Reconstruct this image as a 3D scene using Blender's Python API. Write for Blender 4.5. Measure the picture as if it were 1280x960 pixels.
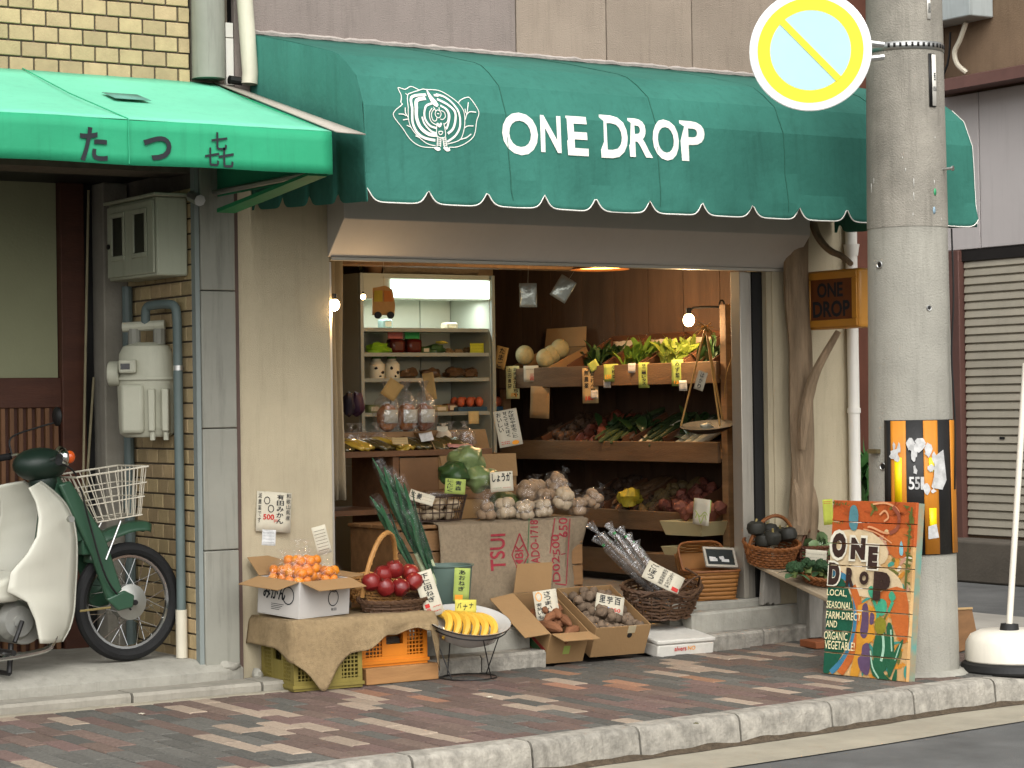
import bpy, bmesh, math, random
from mathutils import Vector, Matrix, noise as mnoise
rng = random.Random(7)
PI = math.pi
for o in list(bpy.data.objects): bpy.data.objects.remove(o)
SC = bpy.context.scene
COL = SC.collection
# ---------------------------------------------------------------- camera
FPX = 2834.0; YAW = math.radians(33.0); PIT = math.atan(26/2834); ROLL = 0.0145
CF = Vector((math.sin(YAW)*math.cos(PIT), math.cos(YAW)*math.cos(PIT), math.sin(PIT)))
CR0 = Vector((math.cos(YAW), -math.sin(YAW), 0)); CU0 = CR0.cross(CF)
CRT = CR0*math.cos(ROLL) - CU0*math.sin(ROLL); CUP = CR0*math.sin(ROLL) + CU0*math.cos(ROLL)
CAM = Vector((0.0, -10.5215, 1.42))
cd = bpy.data.cameras.new('camera'); cam = bpy.data.objects.new('camera', cd); COL.objects.link(cam)
cd.sensor_width = 36; cd.lens = 36*FPX/1280; cd.clip_end = 400; cd.clip_start = 0.1
Mc = Matrix((CRT, CUP, -CF)).transposed().to_4x4(); Mc.translation = CAM
cam.matrix_world = Mc; SC.camera = cam
# ---------------------------------------------------------------- sky, sun, exposure
SUN_EL, SUN_AZ = math.radians(46), math.radians(203)      # azimuth clockwise from +y
W = bpy.data.worlds.new('World'); SC.world = W; W.use_nodes = True
nt = W.node_tree; bg = nt.nodes['Background']
sky = nt.nodes.new('ShaderNodeTexSky'); sky.sky_type = 'NISHITA'; sky.sun_disc = False
sky.sun_elevation = SUN_EL; sky.sun_rotation = SUN_AZ; sky.dust_density = 4.0; sky.air_density = 1.0; sky.ozone_density = 1.0
hs = nt.nodes.new('ShaderNodeHueSaturation'); hs.inputs['Saturation'].default_value = 0.12
nt.links.new(sky.outputs[0], hs.inputs['Color']); nt.links.new(hs.outputs[0], bg.inputs['Color'])
bg.inputs['Strength'].default_value = 0.15
sd = bpy.data.lights.new('sun', 'SUN'); sd.energy = 1.4; sd.angle = math.radians(100); sd.color = (1.0, 0.975, 0.94)
so = bpy.data.objects.new('sun', sd); COL.objects.link(so)
sv = Vector((math.sin(SUN_AZ)*math.cos(SUN_EL), math.cos(SUN_AZ)*math.cos(SUN_EL), math.sin(SUN_EL)))
so.rotation_euler = sv.to_track_quat('Z', 'Y').to_euler(); so.location = (0, -8, 12)
SC.view_settings.view_transform = 'Standard'; SC.view_settings.look = 'None'; SC.view_settings.gamma = 1.0
SC.view_settings.use_curve_mapping = False; SC.view_settings.exposure = 0.62
SC.render.engine = 'CYCLES'; SC.cycles.max_bounces = 8; SC.cycles.transparent_max_bounces = 16; SC.cycles.use_denoising = True
SC.cycles.caustics_reflective = False; SC.cycles.caustics_refractive = False
# ---------------------------------------------------------------- measuring: photograph pixel -> place in the world on a plane
def at(px, py, y=None, z=None, x=None):
    d = CF + CRT*((px-640)/FPX) - CUP*((py-480)/FPX)
    if y is not None: t = (y-CAM.y)/d.y
    elif z is not None: t = (z-CAM.z)/d.z
    else: t = (x-CAM.x)/d.x
    return CAM + d*t
def ppm(p): return FPX/((Vector(p)-CAM).dot(CF))          # pixels per metre there
# ---------------------------------------------------------------- materials
def hexc(h):
    h = h.lstrip('#'); r = []
    for i in (0, 2, 4):
        c = int(h[i:i+2], 16)/255; r.append(c/12.92 if c <= .04045 else ((c+.055)/1.055)**2.4)
    return tuple(r)
MATS = {}
def mat(name, col, rough=.65, var=.18, sc=5, bump=.15, bsc=45, metal=0, rnd=0, spec=.35, st=(1,1,1), col2=None, streak=0, coat=0, hue=0, bdist=.01, det=6):
    if name in MATS: return MATS[name]
    m = bpy.data.materials.new(name); m.use_nodes = True; MATS[name] = m
    n = m.node_tree.nodes; L = m.node_tree.links; b = n['Principled BSDF']
    c = hexc(col) if isinstance(col, str) else col
    lo = tuple(x*(1-var) for x in c); hi = tuple(min(1, x*(1+var*.8)) for x in c)
    if col2: hi = hexc(col2) if isinstance(col2, str) else col2; lo = c
    tc = n.new('ShaderNodeTexCoord'); mp = n.new('ShaderNodeMapping'); mp.inputs['Scale'].default_value = st
    L.new(tc.outputs['Object'], mp.inputs['Vector'])
    oi = n.new('ShaderNodeObjectInfo'); mu = n.new('ShaderNodeMath'); mu.operation = 'MULTIPLY'; mu.inputs[1].default_value = 40
    L.new(oi.outputs['Random'], mu.inputs[0])
    nz = n.new('ShaderNodeTexNoise'); nz.noise_dimensions = '4D'; nz.inputs['Scale'].default_value = sc; nz.inputs['Detail'].default_value = det; nz.inputs['Roughness'].default_value = .62
    L.new(mp.outputs[0], nz.inputs['Vector']); L.new(mu.outputs[0], nz.inputs['W'])
    mr = n.new('ShaderNodeMapRange'); mr.inputs[1].default_value = .3; mr.inputs[2].default_value = .7
    L.new(nz.outputs['Fac'], mr.inputs[0])
    mx = n.new('ShaderNodeMix'); mx.data_type = 'RGBA'; mx.inputs[6].default_value = (*lo, 1); mx.inputs[7].default_value = (*hi, 1)
    L.new(mr.outputs[0], mx.inputs[0]); out = mx.outputs[2]
    if streak:
        m2 = n.new('ShaderNodeMapping'); m2.inputs['Scale'].default_value = (9, 9, .7); L.new(tc.outputs['Object'], m2.inputs['Vector'])
        n2 = n.new('ShaderNodeTexNoise'); n2.inputs['Scale'].default_value = 2.2; n2.inputs['Detail'].default_value = 7; n2.inputs['Roughness'].default_value = .7; L.new(m2.outputs[0], n2.inputs['Vector'])
        r2 = n.new('ShaderNodeMapRange'); r2.inputs[1].default_value = .5; r2.inputs[2].default_value = .72; r2.inputs[3].default_value = 0; r2.inputs[4].default_value = streak
        L.new(n2.outputs['Fac'], r2.inputs[0])
        x2 = n.new('ShaderNodeMix'); x2.data_type = 'RGBA'; x2.inputs[7].default_value = (c[0]*.35, c[1]*.34, c[2]*.32, 1)
        L.new(r2.outputs[0], x2.inputs[0]); L.new(out, x2.inputs[6]); out = x2.outputs[2]
    if rnd or hue:
        hv = n.new('ShaderNodeHueSaturation'); a = n.new('ShaderNodeMapRange'); a.inputs[3].default_value = 1-rnd; a.inputs[4].default_value = 1+rnd
        L.new(oi.outputs['Random'], a.inputs[0]); L.new(a.outputs[0], hv.inputs['Value'])
        if hue:
            f = n.new('ShaderNodeMath'); f.operation = 'FRACT'; g = n.new('ShaderNodeMath'); g.operation = 'MULTIPLY'; g.inputs[1].default_value = 7.31
            L.new(oi.outputs['Random'], g.inputs[0]); L.new(g.outputs[0], f.inputs[0])
            a2 = n.new('ShaderNodeMapRange'); a2.inputs[3].default_value = .5-hue; a2.inputs[4].default_value = .5+hue; L.new(f.outputs[0], a2.inputs[0]); L.new(a2.outputs[0], hv.inputs['Hue'])
        L.new(out, hv.inputs['Color']); out = hv.outputs[0]
    L.new(out, b.inputs['Base Color'])
    b.inputs['Roughness'].default_value = rough; b.inputs['Metallic'].default_value = metal
    b.inputs['Specular IOR Level'].default_value = spec; b.inputs['Coat Weight'].default_value = coat
    if bump:
        nb = n.new('ShaderNodeTexNoise'); nb.inputs['Scale'].default_value = bsc; nb.inputs['Detail'].default_value = 5; L.new(mp.outputs[0], nb.inputs['Vector'])
        bp = n.new('ShaderNodeBump'); bp.inputs['Strength'].default_value = bump; bp.inputs['Distance'].default_value = bdist
        L.new(nb.outputs['Fac'], bp.inputs['Height']); L.new(bp.outputs[0], b.inputs['Normal'])
    return m
def emis(name, col, s):
    if name in MATS: return MATS[name]
    m = bpy.data.materials.new(name); m.use_nodes = True; MATS[name] = m; b = m.node_tree.nodes['Principled BSDF']
    b.inputs['Base Color'].default_value = (*hexc(col), 1); b.inputs['Emission Color'].default_value = (*hexc(col), 1); b.inputs['Emission Strength'].default_value = s
    return m
def clear(name, tint='#ffffff', lo=.06, hi=.45, sc=18, rough=.12, bump=.6):
    if name in MATS: return MATS[name]
    m = bpy.data.materials.new(name); m.use_nodes = True; MATS[name] = m; n = m.node_tree.nodes; L = m.node_tree.links
    n.remove(n['Principled BSDF']); o = n['Material Output']
    t = n.new('ShaderNodeBsdfTransparent'); t.inputs[0].default_value = (*hexc(tint), 1)
    g = n.new('ShaderNodeBsdfGlossy'); g.inputs['Roughness'].default_value = rough; g.inputs['Color'].default_value = (.95, .95, .95, 1)
    tc = n.new('ShaderNodeTexCoord'); nz = n.new('ShaderNodeTexNoise'); nz.inputs['Scale'].default_value = sc; nz.inputs['Detail'].default_value = 3; nz.inputs['Distortion'].default_value = 1.5
    L.new(tc.outputs['Object'], nz.inputs['Vector'])
    r = n.new('ShaderNodeMapRange'); r.inputs[1].default_value = .35; r.inputs[2].default_value = .75; r.inputs[3].default_value = lo; r.inputs[4].default_value = hi; L.new(nz.outputs['Fac'], r.inputs[0])
    bp = n.new('ShaderNodeBump'); bp.inputs['Strength'].default_value = bump; bp.inputs['Distance'].default_value = .02; L.new(nz.outputs['Fac'], bp.inputs['Height']); L.new(bp.outputs[0], g.inputs['Normal'])
    df = n.new('ShaderNodeBsdfDiffuse'); df.inputs['Color'].default_value = (.8, .8, .78, 1); gx = n.new('ShaderNodeMixShader'); gx.inputs[0].default_value = .3; L.new(g.outputs[0], gx.inputs[1]); L.new(df.outputs[0], gx.inputs[2])
    x = n.new('ShaderNodeMixShader'); L.new(r.outputs[0], x.inputs[0]); L.new(t.outputs[0], x.inputs[1]); L.new(gx.outputs[0], x.inputs[2]); L.new(x.outputs[0], o.inputs['Surface'])
    return m
# ---------------------------------------------------------------- mesh collector
def Rz(a): return Matrix.Rotation(a, 4, 'Z')
def Rx(a): return Matrix.Rotation(a, 4, 'X')
def Ry(a): return Matrix.Rotation(a, 4, 'Y')
def Tr(*p): return Matrix.Translation(Vector(p if len(p) == 3 else p[0]))
class MB:
    def __init__(s, M=None): s.v = []; s.f = []; s.m = []; s.M = M or Matrix(); s.k = 0
    def add(s, vs, fs):
        n = len(s.v); M = s.M
        s.v += [M @ Vector(p) for p in vs]; s.f += [tuple(i+n for i in q) for q in fs]; s.m += [s.k]*len(fs); return s
    def bx(s, x0, x1, y0, y1, z0, z1):
        v = [(x, y, z) for z in (z0, z1) for y in (y0, y1) for x in (x0, x1)]
        return s.add(v, [(0,2,3,1),(4,5,7,6),(0,1,5,4),(2,6,7,3),(0,4,6,2),(1,3,7,5)])
    def box(s, c, d): return s.bx(c[0]-d[0]/2, c[0]+d[0]/2, c[1]-d[1]/2, c[1]+d[1]/2, c[2]-d[2]/2, c[2]+d[2]/2)
    def prism(s, poly, d0, d1, ax='y'):
        n = len(poly)
        g = {'y': lambda a, b, d: (a, d, b), 'x': lambda a, b, d: (d, a, b), 'z': lambda a, b, d: (a, b, d)}[ax]
        v = [g(a, b, d0) for a, b in poly] + [g(a, b, d1) for a, b in poly]
        area = sum(poly[i][0]*poly[(i+1) % n][1]-poly[(i+1) % n][0]*poly[i][1] for i in range(n))
        f = [tuple(range(n)), tuple(range(2*n-1, n-1, -1))] + [(i, i+n, (i+1) % n+n, (i+1) % n) for i in range(n)]
        flip = (area > 0) == (d1 > d0)
        if ax == 'y': flip = not flip
        if flip: f = [q[::-1] for q in f] if False else [tuple(reversed(q)) for q in f]
        return s.add(v, f)
    def tube(s, pts, r, n=8, closed=False, cap=True):
        pts = [Vector(p) for p in pts]; k = len(pts)
        rr = r if isinstance(r, (list, tuple)) else [r]*k
        tans = []
        for i in range(k):
            a = pts[(i-1) % k] if (closed or i) else pts[0]; b = pts[(i+1) % k] if (closed or i < k-1) else pts[-1]
            t = b-a; tans.append(t.normalized() if t.length > 1e-9 else Vector((0, 0, 1)))
        u = tans[0].orthogonal().normalized(); vs = []
        for i in range(k):
            t = tans[i]; u = (u-t*u.dot(t)); u = u.normalized() if u.length > 1e-6 else t.orthogonal().normalized(); w = t.cross(u)
            for j in range(n):
                a = 2*PI*j/n; vs.append(pts[i]+(u*math.cos(a)+w*math.sin(a))*rr[i])
        fs = []
        for i in range(k if closed else k-1):
            i2 = (i+1) % k
            for j in range(n): fs.append((i*n+j, i*n+(j+1) % n, i2*n+(j+1) % n, i2*n+j))
        if cap and not closed: fs += [tuple(range(n-1, -1, -1)), tuple(range((k-1)*n, k*n))]
        return s.add(vs, fs)
    def lathe(s, prof, n=24, sx=1, sy=1, a0=0, a1=2*PI):
        vs = []; fs = []; full = abs(a1-a0-2*PI) < 1e-6; m = n if full else n+1
        for r, z in prof:
            for j in range(m):
                a = a0+(a1-a0)*j/n; vs.append((r*sx*math.cos(a), r*sy*math.sin(a), z))
        for i in range(len(prof)-1):
            for j in range(n):
                j2 = (j+1) % m; fs.append((i*m+j, i*m+j2, (i+1)*m+j2, (i+1)*m+j))
        return s.add(vs, fs)
    def ball(s, c, r, nu=10, nv=7, R=None, jit=0, seed=0):
        r = r if isinstance(r, (tuple, list)) else (r, r, r); R = R or Matrix(); c = Vector(c); vs = []; fs = []
        def pt(x, y, z):
            d = Vector((x, y, z)); k = 1+(jit*mnoise.noise(d*1.7+Vector((seed*3.1, seed*1.7, 5))) if jit else 0)
            return c+(R @ Vector((d.x*r[0]*k, d.y*r[1]*k, d.z*r[2]*k)))
        vs.append(pt(0, 0, -1))
        for i in range(1, nv):
            t = PI*i/nv
            for j in range(nu): a = 2*PI*j/nu; vs.append(pt(math.sin(t)*math.cos(a), math.sin(t)*math.sin(a), -math.cos(t)))
        vs.append(pt(0, 0, 1)); top = len(vs)-1
        for j in range(nu): fs.append((0, 1+(j+1) % nu, 1+j))
        for i in range(nv-2):
            for j in range(nu): a = 1+i*nu; fs.append((a+j, a+(j+1) % nu, a+nu+(j+1) % nu, a+nu+j))
        a = 1+(nv-2)*nu
        for j in range(nu): fs.append((a+j, a+(j+1) % nu, top))
        return s.add(vs, fs)
    def grid(s, fn, nu, nv):
        vs = [fn(i/nu, j/nv) for j in range(nv+1) for i in range(nu+1)]
        return s.add(vs, [(j*(nu+1)+i, j*(nu+1)+i+1, (j+1)*(nu+1)+i+1, (j+1)*(nu+1)+i) for j in range(nv) for i in range(nu)])
    def flat(s, polys, fn):                                # 2-D polygons (verts, faces) laid on a surface by fn(a, b)
        for v, f in polys: s.add([fn(a, b) for a, b in v], f)
        return s
    def build(s, name, m, parent=None, smooth=35, bevel=0, solid=0, world=False, sub=0, seg=2):
        me = bpy.data.meshes.new(name)
        vs = s.v
        if world and parent is not None:
            inv = parent.matrix_basis.inverted(); p = parent.parent
            while p is not None: inv = inv @ p.matrix_basis.inverted(); p = p.parent
            vs = [inv @ v for v in vs]
        me.from_pydata([tuple(v) for v in vs], [], s.f)
        ms = m if isinstance(m, (list, tuple)) else [m]
        for q in ms: me.materials.append(q)
        if len(ms) > 1: me.polygons.foreach_set('material_index', s.m)
        if smooth: me.polygons.foreach_set('use_smooth', [True]*len(me.polygons)); me.update(); me.set_sharp_from_angle(angle=math.radians(smooth))
        me.update()
        o = bpy.data.objects.new(name, me); COL.objects.link(o)
        if parent is not None: o.parent = parent
        if solid: d = o.modifiers.new('solid', 'SOLIDIFY'); d.thickness = solid; d.offset = 0
        if bevel: d = o.modifiers.new('bevel', 'BEVEL'); d.width = bevel; d.segments = seg; d.limit_method = 'ANGLE'; d.angle_limit = math.radians(40)
        if sub: d = o.modifiers.new('sub', 'SUBSURF'); d.levels = d.render_levels = sub
        return o
def tag(o, label, cat, group=None):
    o['label'] = label; o['category'] = cat
    if group: o['group'] = group
    return o
def thing(name, label, cat, loc=(0,0,0), rz=0, group=None, rot=None):
    o = bpy.data.objects.new(name, None); o.empty_display_size = .1; COL.objects.link(o)
    R = rot if rot is not None else Rz(rz)
    o.matrix_basis = Tr(loc) @ R
    return tag(o, label, cat, group)
def struct(o): o['kind'] = 'structure'; return o
def copy_tree(o, parent=None):
    c = o.copy(); COL.objects.link(c); c.parent = parent
    for ch in list(o.children): copy_tree(ch, c)
    return c
def dup(o, M, label=None, group=None):
    c = copy_tree(o); c.matrix_basis = M
    if label: c['label'] = label
    if group: c['group'] = group
    return c
# ---------------------------------------------------------------- flat drawing: text and strokes as polygons
_T = {}
def text(body, size=1.0, bold=0.0, res=3):
    k = (body, bold, res)
    if k not in _T:
        cu = bpy.data.curves.new('t', 'FONT'); cu.body = body; cu.offset = bold; cu.resolution_u = res; cu.fill_mode = 'FRONT'; cu.size = 1
        ob = bpy.data.objects.new('t', cu); COL.objects.link(ob); dg = bpy.context.evaluated_depsgraph_get(); dg.update()
        me = bpy.data.meshes.new_from_object(ob.evaluated_get(dg)); 
        _T[k] = ([(v.co.x, v.co.y) for v in me.vertices], [tuple(p.vertices) for p in me.polygons])
        bpy.data.objects.remove(ob); bpy.data.curves.remove(cu); bpy.data.meshes.remove(me)
    v, f = _T[k]; return ([(a*size, b*size) for a, b in v], f)
def fit(poly, x0, x1, y0, y1, shear=0, rot=0):             # text scaled into a rectangle
    v, f = poly
    if not v: return poly
    a0 = min(p[0] for p in v); a1 = max(p[0] for p in v); b0 = min(p[1] for p in v); b1 = max(p[1] for p in v)
    w = max(a1-a0, 1e-6); h = max(b1-b0, 1e-6); o = []
    for a, b in v:
        p = (a-a0)/w; q = (b-b0)/h; o.append((x0+(x1-x0)*p+shear*q, y0+(y1-y0)*q+rot*(p-.5)))
    return (o, f)
def stroke(pts, w):
    n = len(pts); ws = w if isinstance(w, (list, tuple)) else [w]*n; v = []
    for i in range(n):
        a = pts[max(i-1, 0)]; b = pts[min(i+1, n-1)]; dx, dy = b[0]-a[0], b[1]-a[1]; l = math.hypot(dx, dy) or 1
        v += [(pts[i][0]-dy/l*ws[i]/2, pts[i][1]+dx/l*ws[i]/2), (pts[i][0]+dy/l*ws[i]/2, pts[i][1]-dx/l*ws[i]/2)]
    return (v, [(2*i, 2*i+1, 2*i+3, 2*i+2) for i in range(n-1)])
def catmull(pts, k=4, closed=False):
    n = len(pts); o = []; P = [Vector(p) for p in pts]
    for i in range(n if closed else n-1):
        p0 = P[(i-1) % n] if (closed or i) else P[0]; p1 = P[i]; p2 = P[(i+1) % n]; p3 = P[(i+2) % n] if (closed or i < n-2) else P[-1]
        for j in range(k):
            t = j/k; o.append(.5*((2*p1)+(p2-p0)*t+(2*p0-5*p1+4*p2-p3)*t*t+(3*p1-p0-3*p2+p3)*t**3))
    if not closed: o.append(P[-1])
    return o
def nz(p, s=1.0, o=0): return mnoise.noise(Vector(p)*s+Vector((o*7.3, o*3.1, o*1.9)))
# ================================================================ SETTING: road, gutter, kerb, pavement
m_asph = mat('asphalt', '#5d5d5b', .9, .4, 1.6, .7, 180, bdist=.006)
m_gut = mat('gutter_concrete', '#968f7e', .9, .16, 4, .3, 150, streak=.15)
m_kerb = mat('kerb_concrete', '#928d82', .9, .42, 16, .7, 60, rnd=.07, streak=.6)
m_conc = mat('step_concrete', '#98958a', .9, .25, 5, .35, 60, streak=.3)
m_joint = mat('joint_sand', '#4a443e', .95, .3, 30, .3, 90)
m_apron = mat('apron_concrete', '#9a958b', .9, .2, 2, .3, 90)
kin = [at(0,1046,z=0), at(420,964,z=0), at(640,923,z=0), at(860,881,z=0), at(1000,859,z=0), at(1100,846,z=0), at(1185,838,z=0)]
kf = [(2.0,-2.66), (3.4,-2.64), (5.0,-2.58), (6.0,-2.50), (6.9,-2.42), (7.55,-2.33), (8.2,-2.27), (8.9,-2.3), (9.8,-2.45), (11,-2.7), (13,-3.2)]
kf = [(p.x, p.y) for p in catmull([Vector((a, b, 0)) for a, b in kf], 5)]
def off(path, d):
    o = []
    for i in range(len(path)):
        a = path[max(i-1, 0)]; b = path[min(i+1, len(path)-1)]; t = Vector((b[0]-a[0], b[1]-a[1])).normalized(); o.append((path[i][0]-t.y*d, path[i][1]+t.x*d))
    return o
kb = off(kf, .15)
ZR = -.14
def sheet(name, poly, z, m):
    b = MB(); b.add([(x, y, z) for x, y in poly], [tuple(range(len(poly)))]); return struct(b.build(name, m, smooth=0))
sheet('road', [(-60,-40), (90,-40), (90,70), (-60,70)], ZR, m_asph)
g0 = off(kf, -.012); g1 = off(kf, -.42)
b = MB(); b.add([(x, y, ZR+.006) for x, y in g0+g1], [(i, len(g0)+i, len(g0)+i+1, i+1) for i in range(len(g0)-1)]); struct(b.build('gutter', m_gut, smooth=0))
# pavement bed: up to the kerb in front, to the buildings behind, wrapping the corner into the side street
bed = [(x, y) for x, y in kb if x < 10.9] + [(10.9, 9), (9.45, 9), (9.45, 6), (-4, 6), (-4, kb[0][1])]
pav = MB(); n = len(bed); pav.add([(x, y, -.012) for x, y in bed]+[(x, y, ZR+.003) for x, y in bed], [tuple(range(n))]+[(i, i+n, (i+1) % n+n, (i+1) % n) for i in range(n)])
pavement = struct(pav.build('pavement', m_joint, smooth=0))
b = MB(); ap = [(x, y) for x, y in kb if 9.35 < x < 10.85] + [(10.85, 8.9), (9.32, 8.9), (9.32, -.15)]
b.add([(x, y, -.002) for x, y in ap], [tuple(range(len(ap)))]); struct(b.build('concrete_apron', m_apron, smooth=0))
# pavers 0.1 x 0.3, long side away from the shops, colours in clumps
pm = {'r': mat('paver_brown', '#69574f', .9, .4, 70, .6, 160, rnd=.2, hue=.012), 'g': mat('paver_grey', '#5a5852', .9, .4, 70, .6, 160, rnd=.2),
      'l': mat('paver_pale', '#988877', .9, .3, 70, .5, 160, rnd=.12), 'o': mat('paver_orange', '#8e6a54', .9, .3, 70, .5, 160, rnd=.12, hue=.006)}
def inside(x, y):
    for i in range(len(kb)-1):
        if kb[i][0] <= x <= kb[i+1][0]:
            t = (x-kb[i][0])/(kb[i+1][0]-kb[i][0]); return y-(kb[i][1]+t*(kb[i+1][1]-kb[i][1]))
    return -1
pl = []
NX = 72
for i in range(NX):
    x = 2.2+i*.1
    o = [0, .15, .07, .22, .11, .26, .04, .18][i % 8]
    for j in range(-9, 2):
        y0 = -.36+j*.3+o; y1 = y0+.3
        y1 = min(y1, -.315 if x < 5.3 else (-.01 if x < 5.93 else (-.27 if x < 8.25 else -.14))); low = inside(x+.05, 0); kbm = max(-inside(x, 0), -inside(x+.1, 0))
        y0 = max(y0, kbm+.006)
        if y1-y0 < .05 or x > 9.35: continue
        q = nz((x*.9, y0*.8, 3), 1.0); h = rng.random()
        if h < .15: c = 'o' if (5.2 < x < 7.2 and rng.random() < .3) else 'l'
        elif h < .18 and pl and pl[-1][4] in 'lo': c = pl[-1][4]
        else: c = 'g' if q*.7+rng.uniform(-.45,.45) > .02 else 'r'
        pl.append((x, y0, x+.1, y1, c))
pl.sort(key=lambda p: (Vector(((p[0]+p[2])/2, (p[1]+p[3])/2, 0))-CAM).length if p[0] > 3.0 else 99)
pmesh = {}
def paver_mesh(b, x0, y0, x1, y1, dz=0, tx=0, ty=0):
    e = .003; c = .005; w = x1-x0-2*e; d = y1-y0-2*e
    v = [(sx*(w/2-k), sy*(d/2-k), z) for z, k in ((-.03, 0), (-c, 0), (0, c)) for sy in (-1, 1) for sx in (-1, 1)]
    M = Tr((x0+x1)/2, (y0+y1)/2, dz) @ Rx(tx) @ Ry(ty); s = b.M; b.M = M
    b.add(v, [(8,9,11,10)]+[q for k in (0, 4) for q in ((k,k+1,k+5,k+4),(k+1,k+3,k+7,k+5),(k+3,k+2,k+6,k+7),(k+2,k,k+4,k+6))]); b.M = s
rest = {k: MB() for k in pm}
for i, (x0, y0, x1, y1, c) in enumerate(pl):
    a = (rng.uniform(-.0025, .0015), rng.uniform(-.006, .006), rng.uniform(-.012, .012))
    if i < 300:
        key = (round(y1-y0, 2), c)
        if key not in pmesh:
            t = MB(); paver_mesh(t, -.05, -(y1-y0)/2, .05, (y1-y0)/2); ob = t.build('paver', pm[c], pavement, smooth=0); pmesh[key] = ob.data
        else:
            ob = bpy.data.objects.new('paver', pmesh[key]); COL.objects.link(ob); ob.parent = pavement
        ob.matrix_basis = Tr((x0+x1)/2, (y0+y1)/2, a[0]) @ Rx(a[1]) @ Ry(a[2])
    else: paver_mesh(rest[c], x0, y0, x1, y1, *a)
rb = MB()
for k, c in enumerate(pm):
    rb.k = k; rb.add(rest[c].v, rest[c].f)
o = rb.build('paver_field', [pm[c] for c in pm], pavement, smooth=0); o['kind'] = 'stuff'
# kerb stones
kerb = MB(); kerb.add([(x, y, ZR+.004) for x, y in off(kf, .02)+off(kf, .13)], [(i, i+1, len(kf)+i+1, len(kf)+i) for i in range(len(kf)-1)])
kerb = struct(kerb.build('kerb', m_joint, smooth=0))
def klen(path): return [0]+[sum(math.dist(path[j], path[j+1]) for j in range(i+1)) for i in range(len(path)-1)]
KL = klen(kf)
def kpt(s):
    for i in range(len(kf)-1):
        if KL[i] <= s <= KL[i+1]:
            t = (s-KL[i])/(KL[i+1]-KL[i]); a, b2 = Vector(kf[i]), Vector(kf[i+1]); d = (b2-a).normalized(); return a.lerp(b2, t), d
    return Vector(kf[-1]), Vector((1, 0))
s = .25
while s < KL[-1]-.7:
    b = MB(); N = 6; g = .006; ln = .6
    top = lambda x: 0.004 if x < 8.25 else max(-.085, .004-(x-8.25)*.085)
    def prof(i):
        p, d = kpt(s+g+(ln-2*g)*i/N); nn = Vector((-d.y, d.x)); zt = top(p.x)
        r = .006*nz((p.x*9, 0, 0))
        return [(p.x+nn.x*k, p.y+nn.y*k, z) for k, z in ((.0+r*.3, ZR+.002), (.012+r, zt-.028), (.022+r, zt-.01), (.042, zt), (.145, zt), (.15, ZR+.002))]
    v = []; 
    for i in range(N+1): v += prof(i)
    f = [(i*6+j, (i+1)*6+j, (i+1)*6+j+1, i*6+j+1) for i in range(N) for j in range(5)] + [tuple(range(6)), tuple(range(N*6+5, N*6-1, -1))]
    b.add(v, f); b.build('kerb_stone', m_kerb, kerb, smooth=40); s += ln

# soil and grime washed up along the foot of the kerb
b = MB(); gp_ = off(kf, -.004); gq_ = off(kf, -.03); v = []
for i in range(len(kf)*4-3):
    k_, f_ = divmod(i, 4); 
    if k_ >= len(kf)-1: break
    lerp = lambda P_: (P_[k_][0]+(P_[k_+1][0]-P_[k_][0])*f_/4, P_[k_][1]+(P_[k_+1][1]-P_[k_][1])*f_/4)
    a_, c_ = lerp(gp_), lerp(gq_); h_ = .028+.016*nz((a_[0]*6, 0, 1)); w_ = .6+.5*nz((a_[0]*4, 3, 1))
    v += [(a_[0], a_[1]+.006, ZR+h_), (a_[0], a_[1], ZR+h_*.6), (a_[0]+(c_[0]-a_[0])*w_, a_[1]+(c_[1]-a_[1])*w_, ZR+.0085)]
n_ = len(v)//3
b.add(v, [(i*3+j, i*3+j+1, (i+1)*3+j+1, (i+1)*3+j) for i in range(n_-1) for j in range(2)])
o = b.build('kerb_soil', mat('gutter_soil', '#4d4234', .95, .4, 30, .8, 120)); o['kind'] = 'stuff'; tag(o, 'dark soil and grime gathered along the foot of the kerb', 'soil')
# ================================================================ THE GREENGROCER'S BUILDING
m_cream = mat('cream_stucco', '#b5a98e', .9, .13, 1.8, .4, 200, streak=.2)
m_beige = mat('beige_wall', '#98897a', .9, .16, 1.6, .5, 130, streak=.3)
m_mauve = mat('mauve_wall', '#8b7f78', .9, .2, 1.4, .5, 130, streak=.35)
m_hood = mat('hood_metal', '#bfb9b0', .5, .07, 1.2, .06, 30, streak=.06)
m_alu = mat('aluminium', '#b9b3a6', .38, .08, 4, .05, 60, metal=.65)
m_dark = mat('dark_gap', '#1c1815', .8, .2, 5, 0)
m_iwall = mat('inner_wall', '#a08a6c', .85, .15, 2, .3, 60, streak=.2)
m_brownw = mat('brown_board', '#4c392b', .85, .35, 2, .3, 40, st=(4,4,.6), streak=.2)
m_ceil = mat('inner_ceiling', '#8d7860', .9, .2, 2, .2, 50)
m_floor = mat('shop_floor', '#78726a', .9, .2, 4, .25, 60)
m_wood = mat('shelf_wood', '#8a6a48', .7, .3, 2.5, .35, 30, st=(1,1,7), rnd=.12)
m_woodx = mat('shelf_wood_long', '#8a6a48', .7, .3, 2.5, .35, 30, st=(7,1,7), rnd=.12)
m_steel = mat('steel', '#b8b8b4', .35, .1, 6, .05, 80, metal=.9)
m_white = mat('white_enamel', '#dedad0', .35, .05, 5, .04, 40)
m_black = mat('black_paint', '#171615', .5, .2, 8, .1, 60)
shop = thing('shop_building', 'beige two-tone shop building housing the open fronted greengrocer', 'building', (7.2, .1, 0))
def part(name, m, fn, parent=shop, **k):
    b = MB(); fn(b); return b.build(name, m, parent, world=True, **k)
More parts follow.
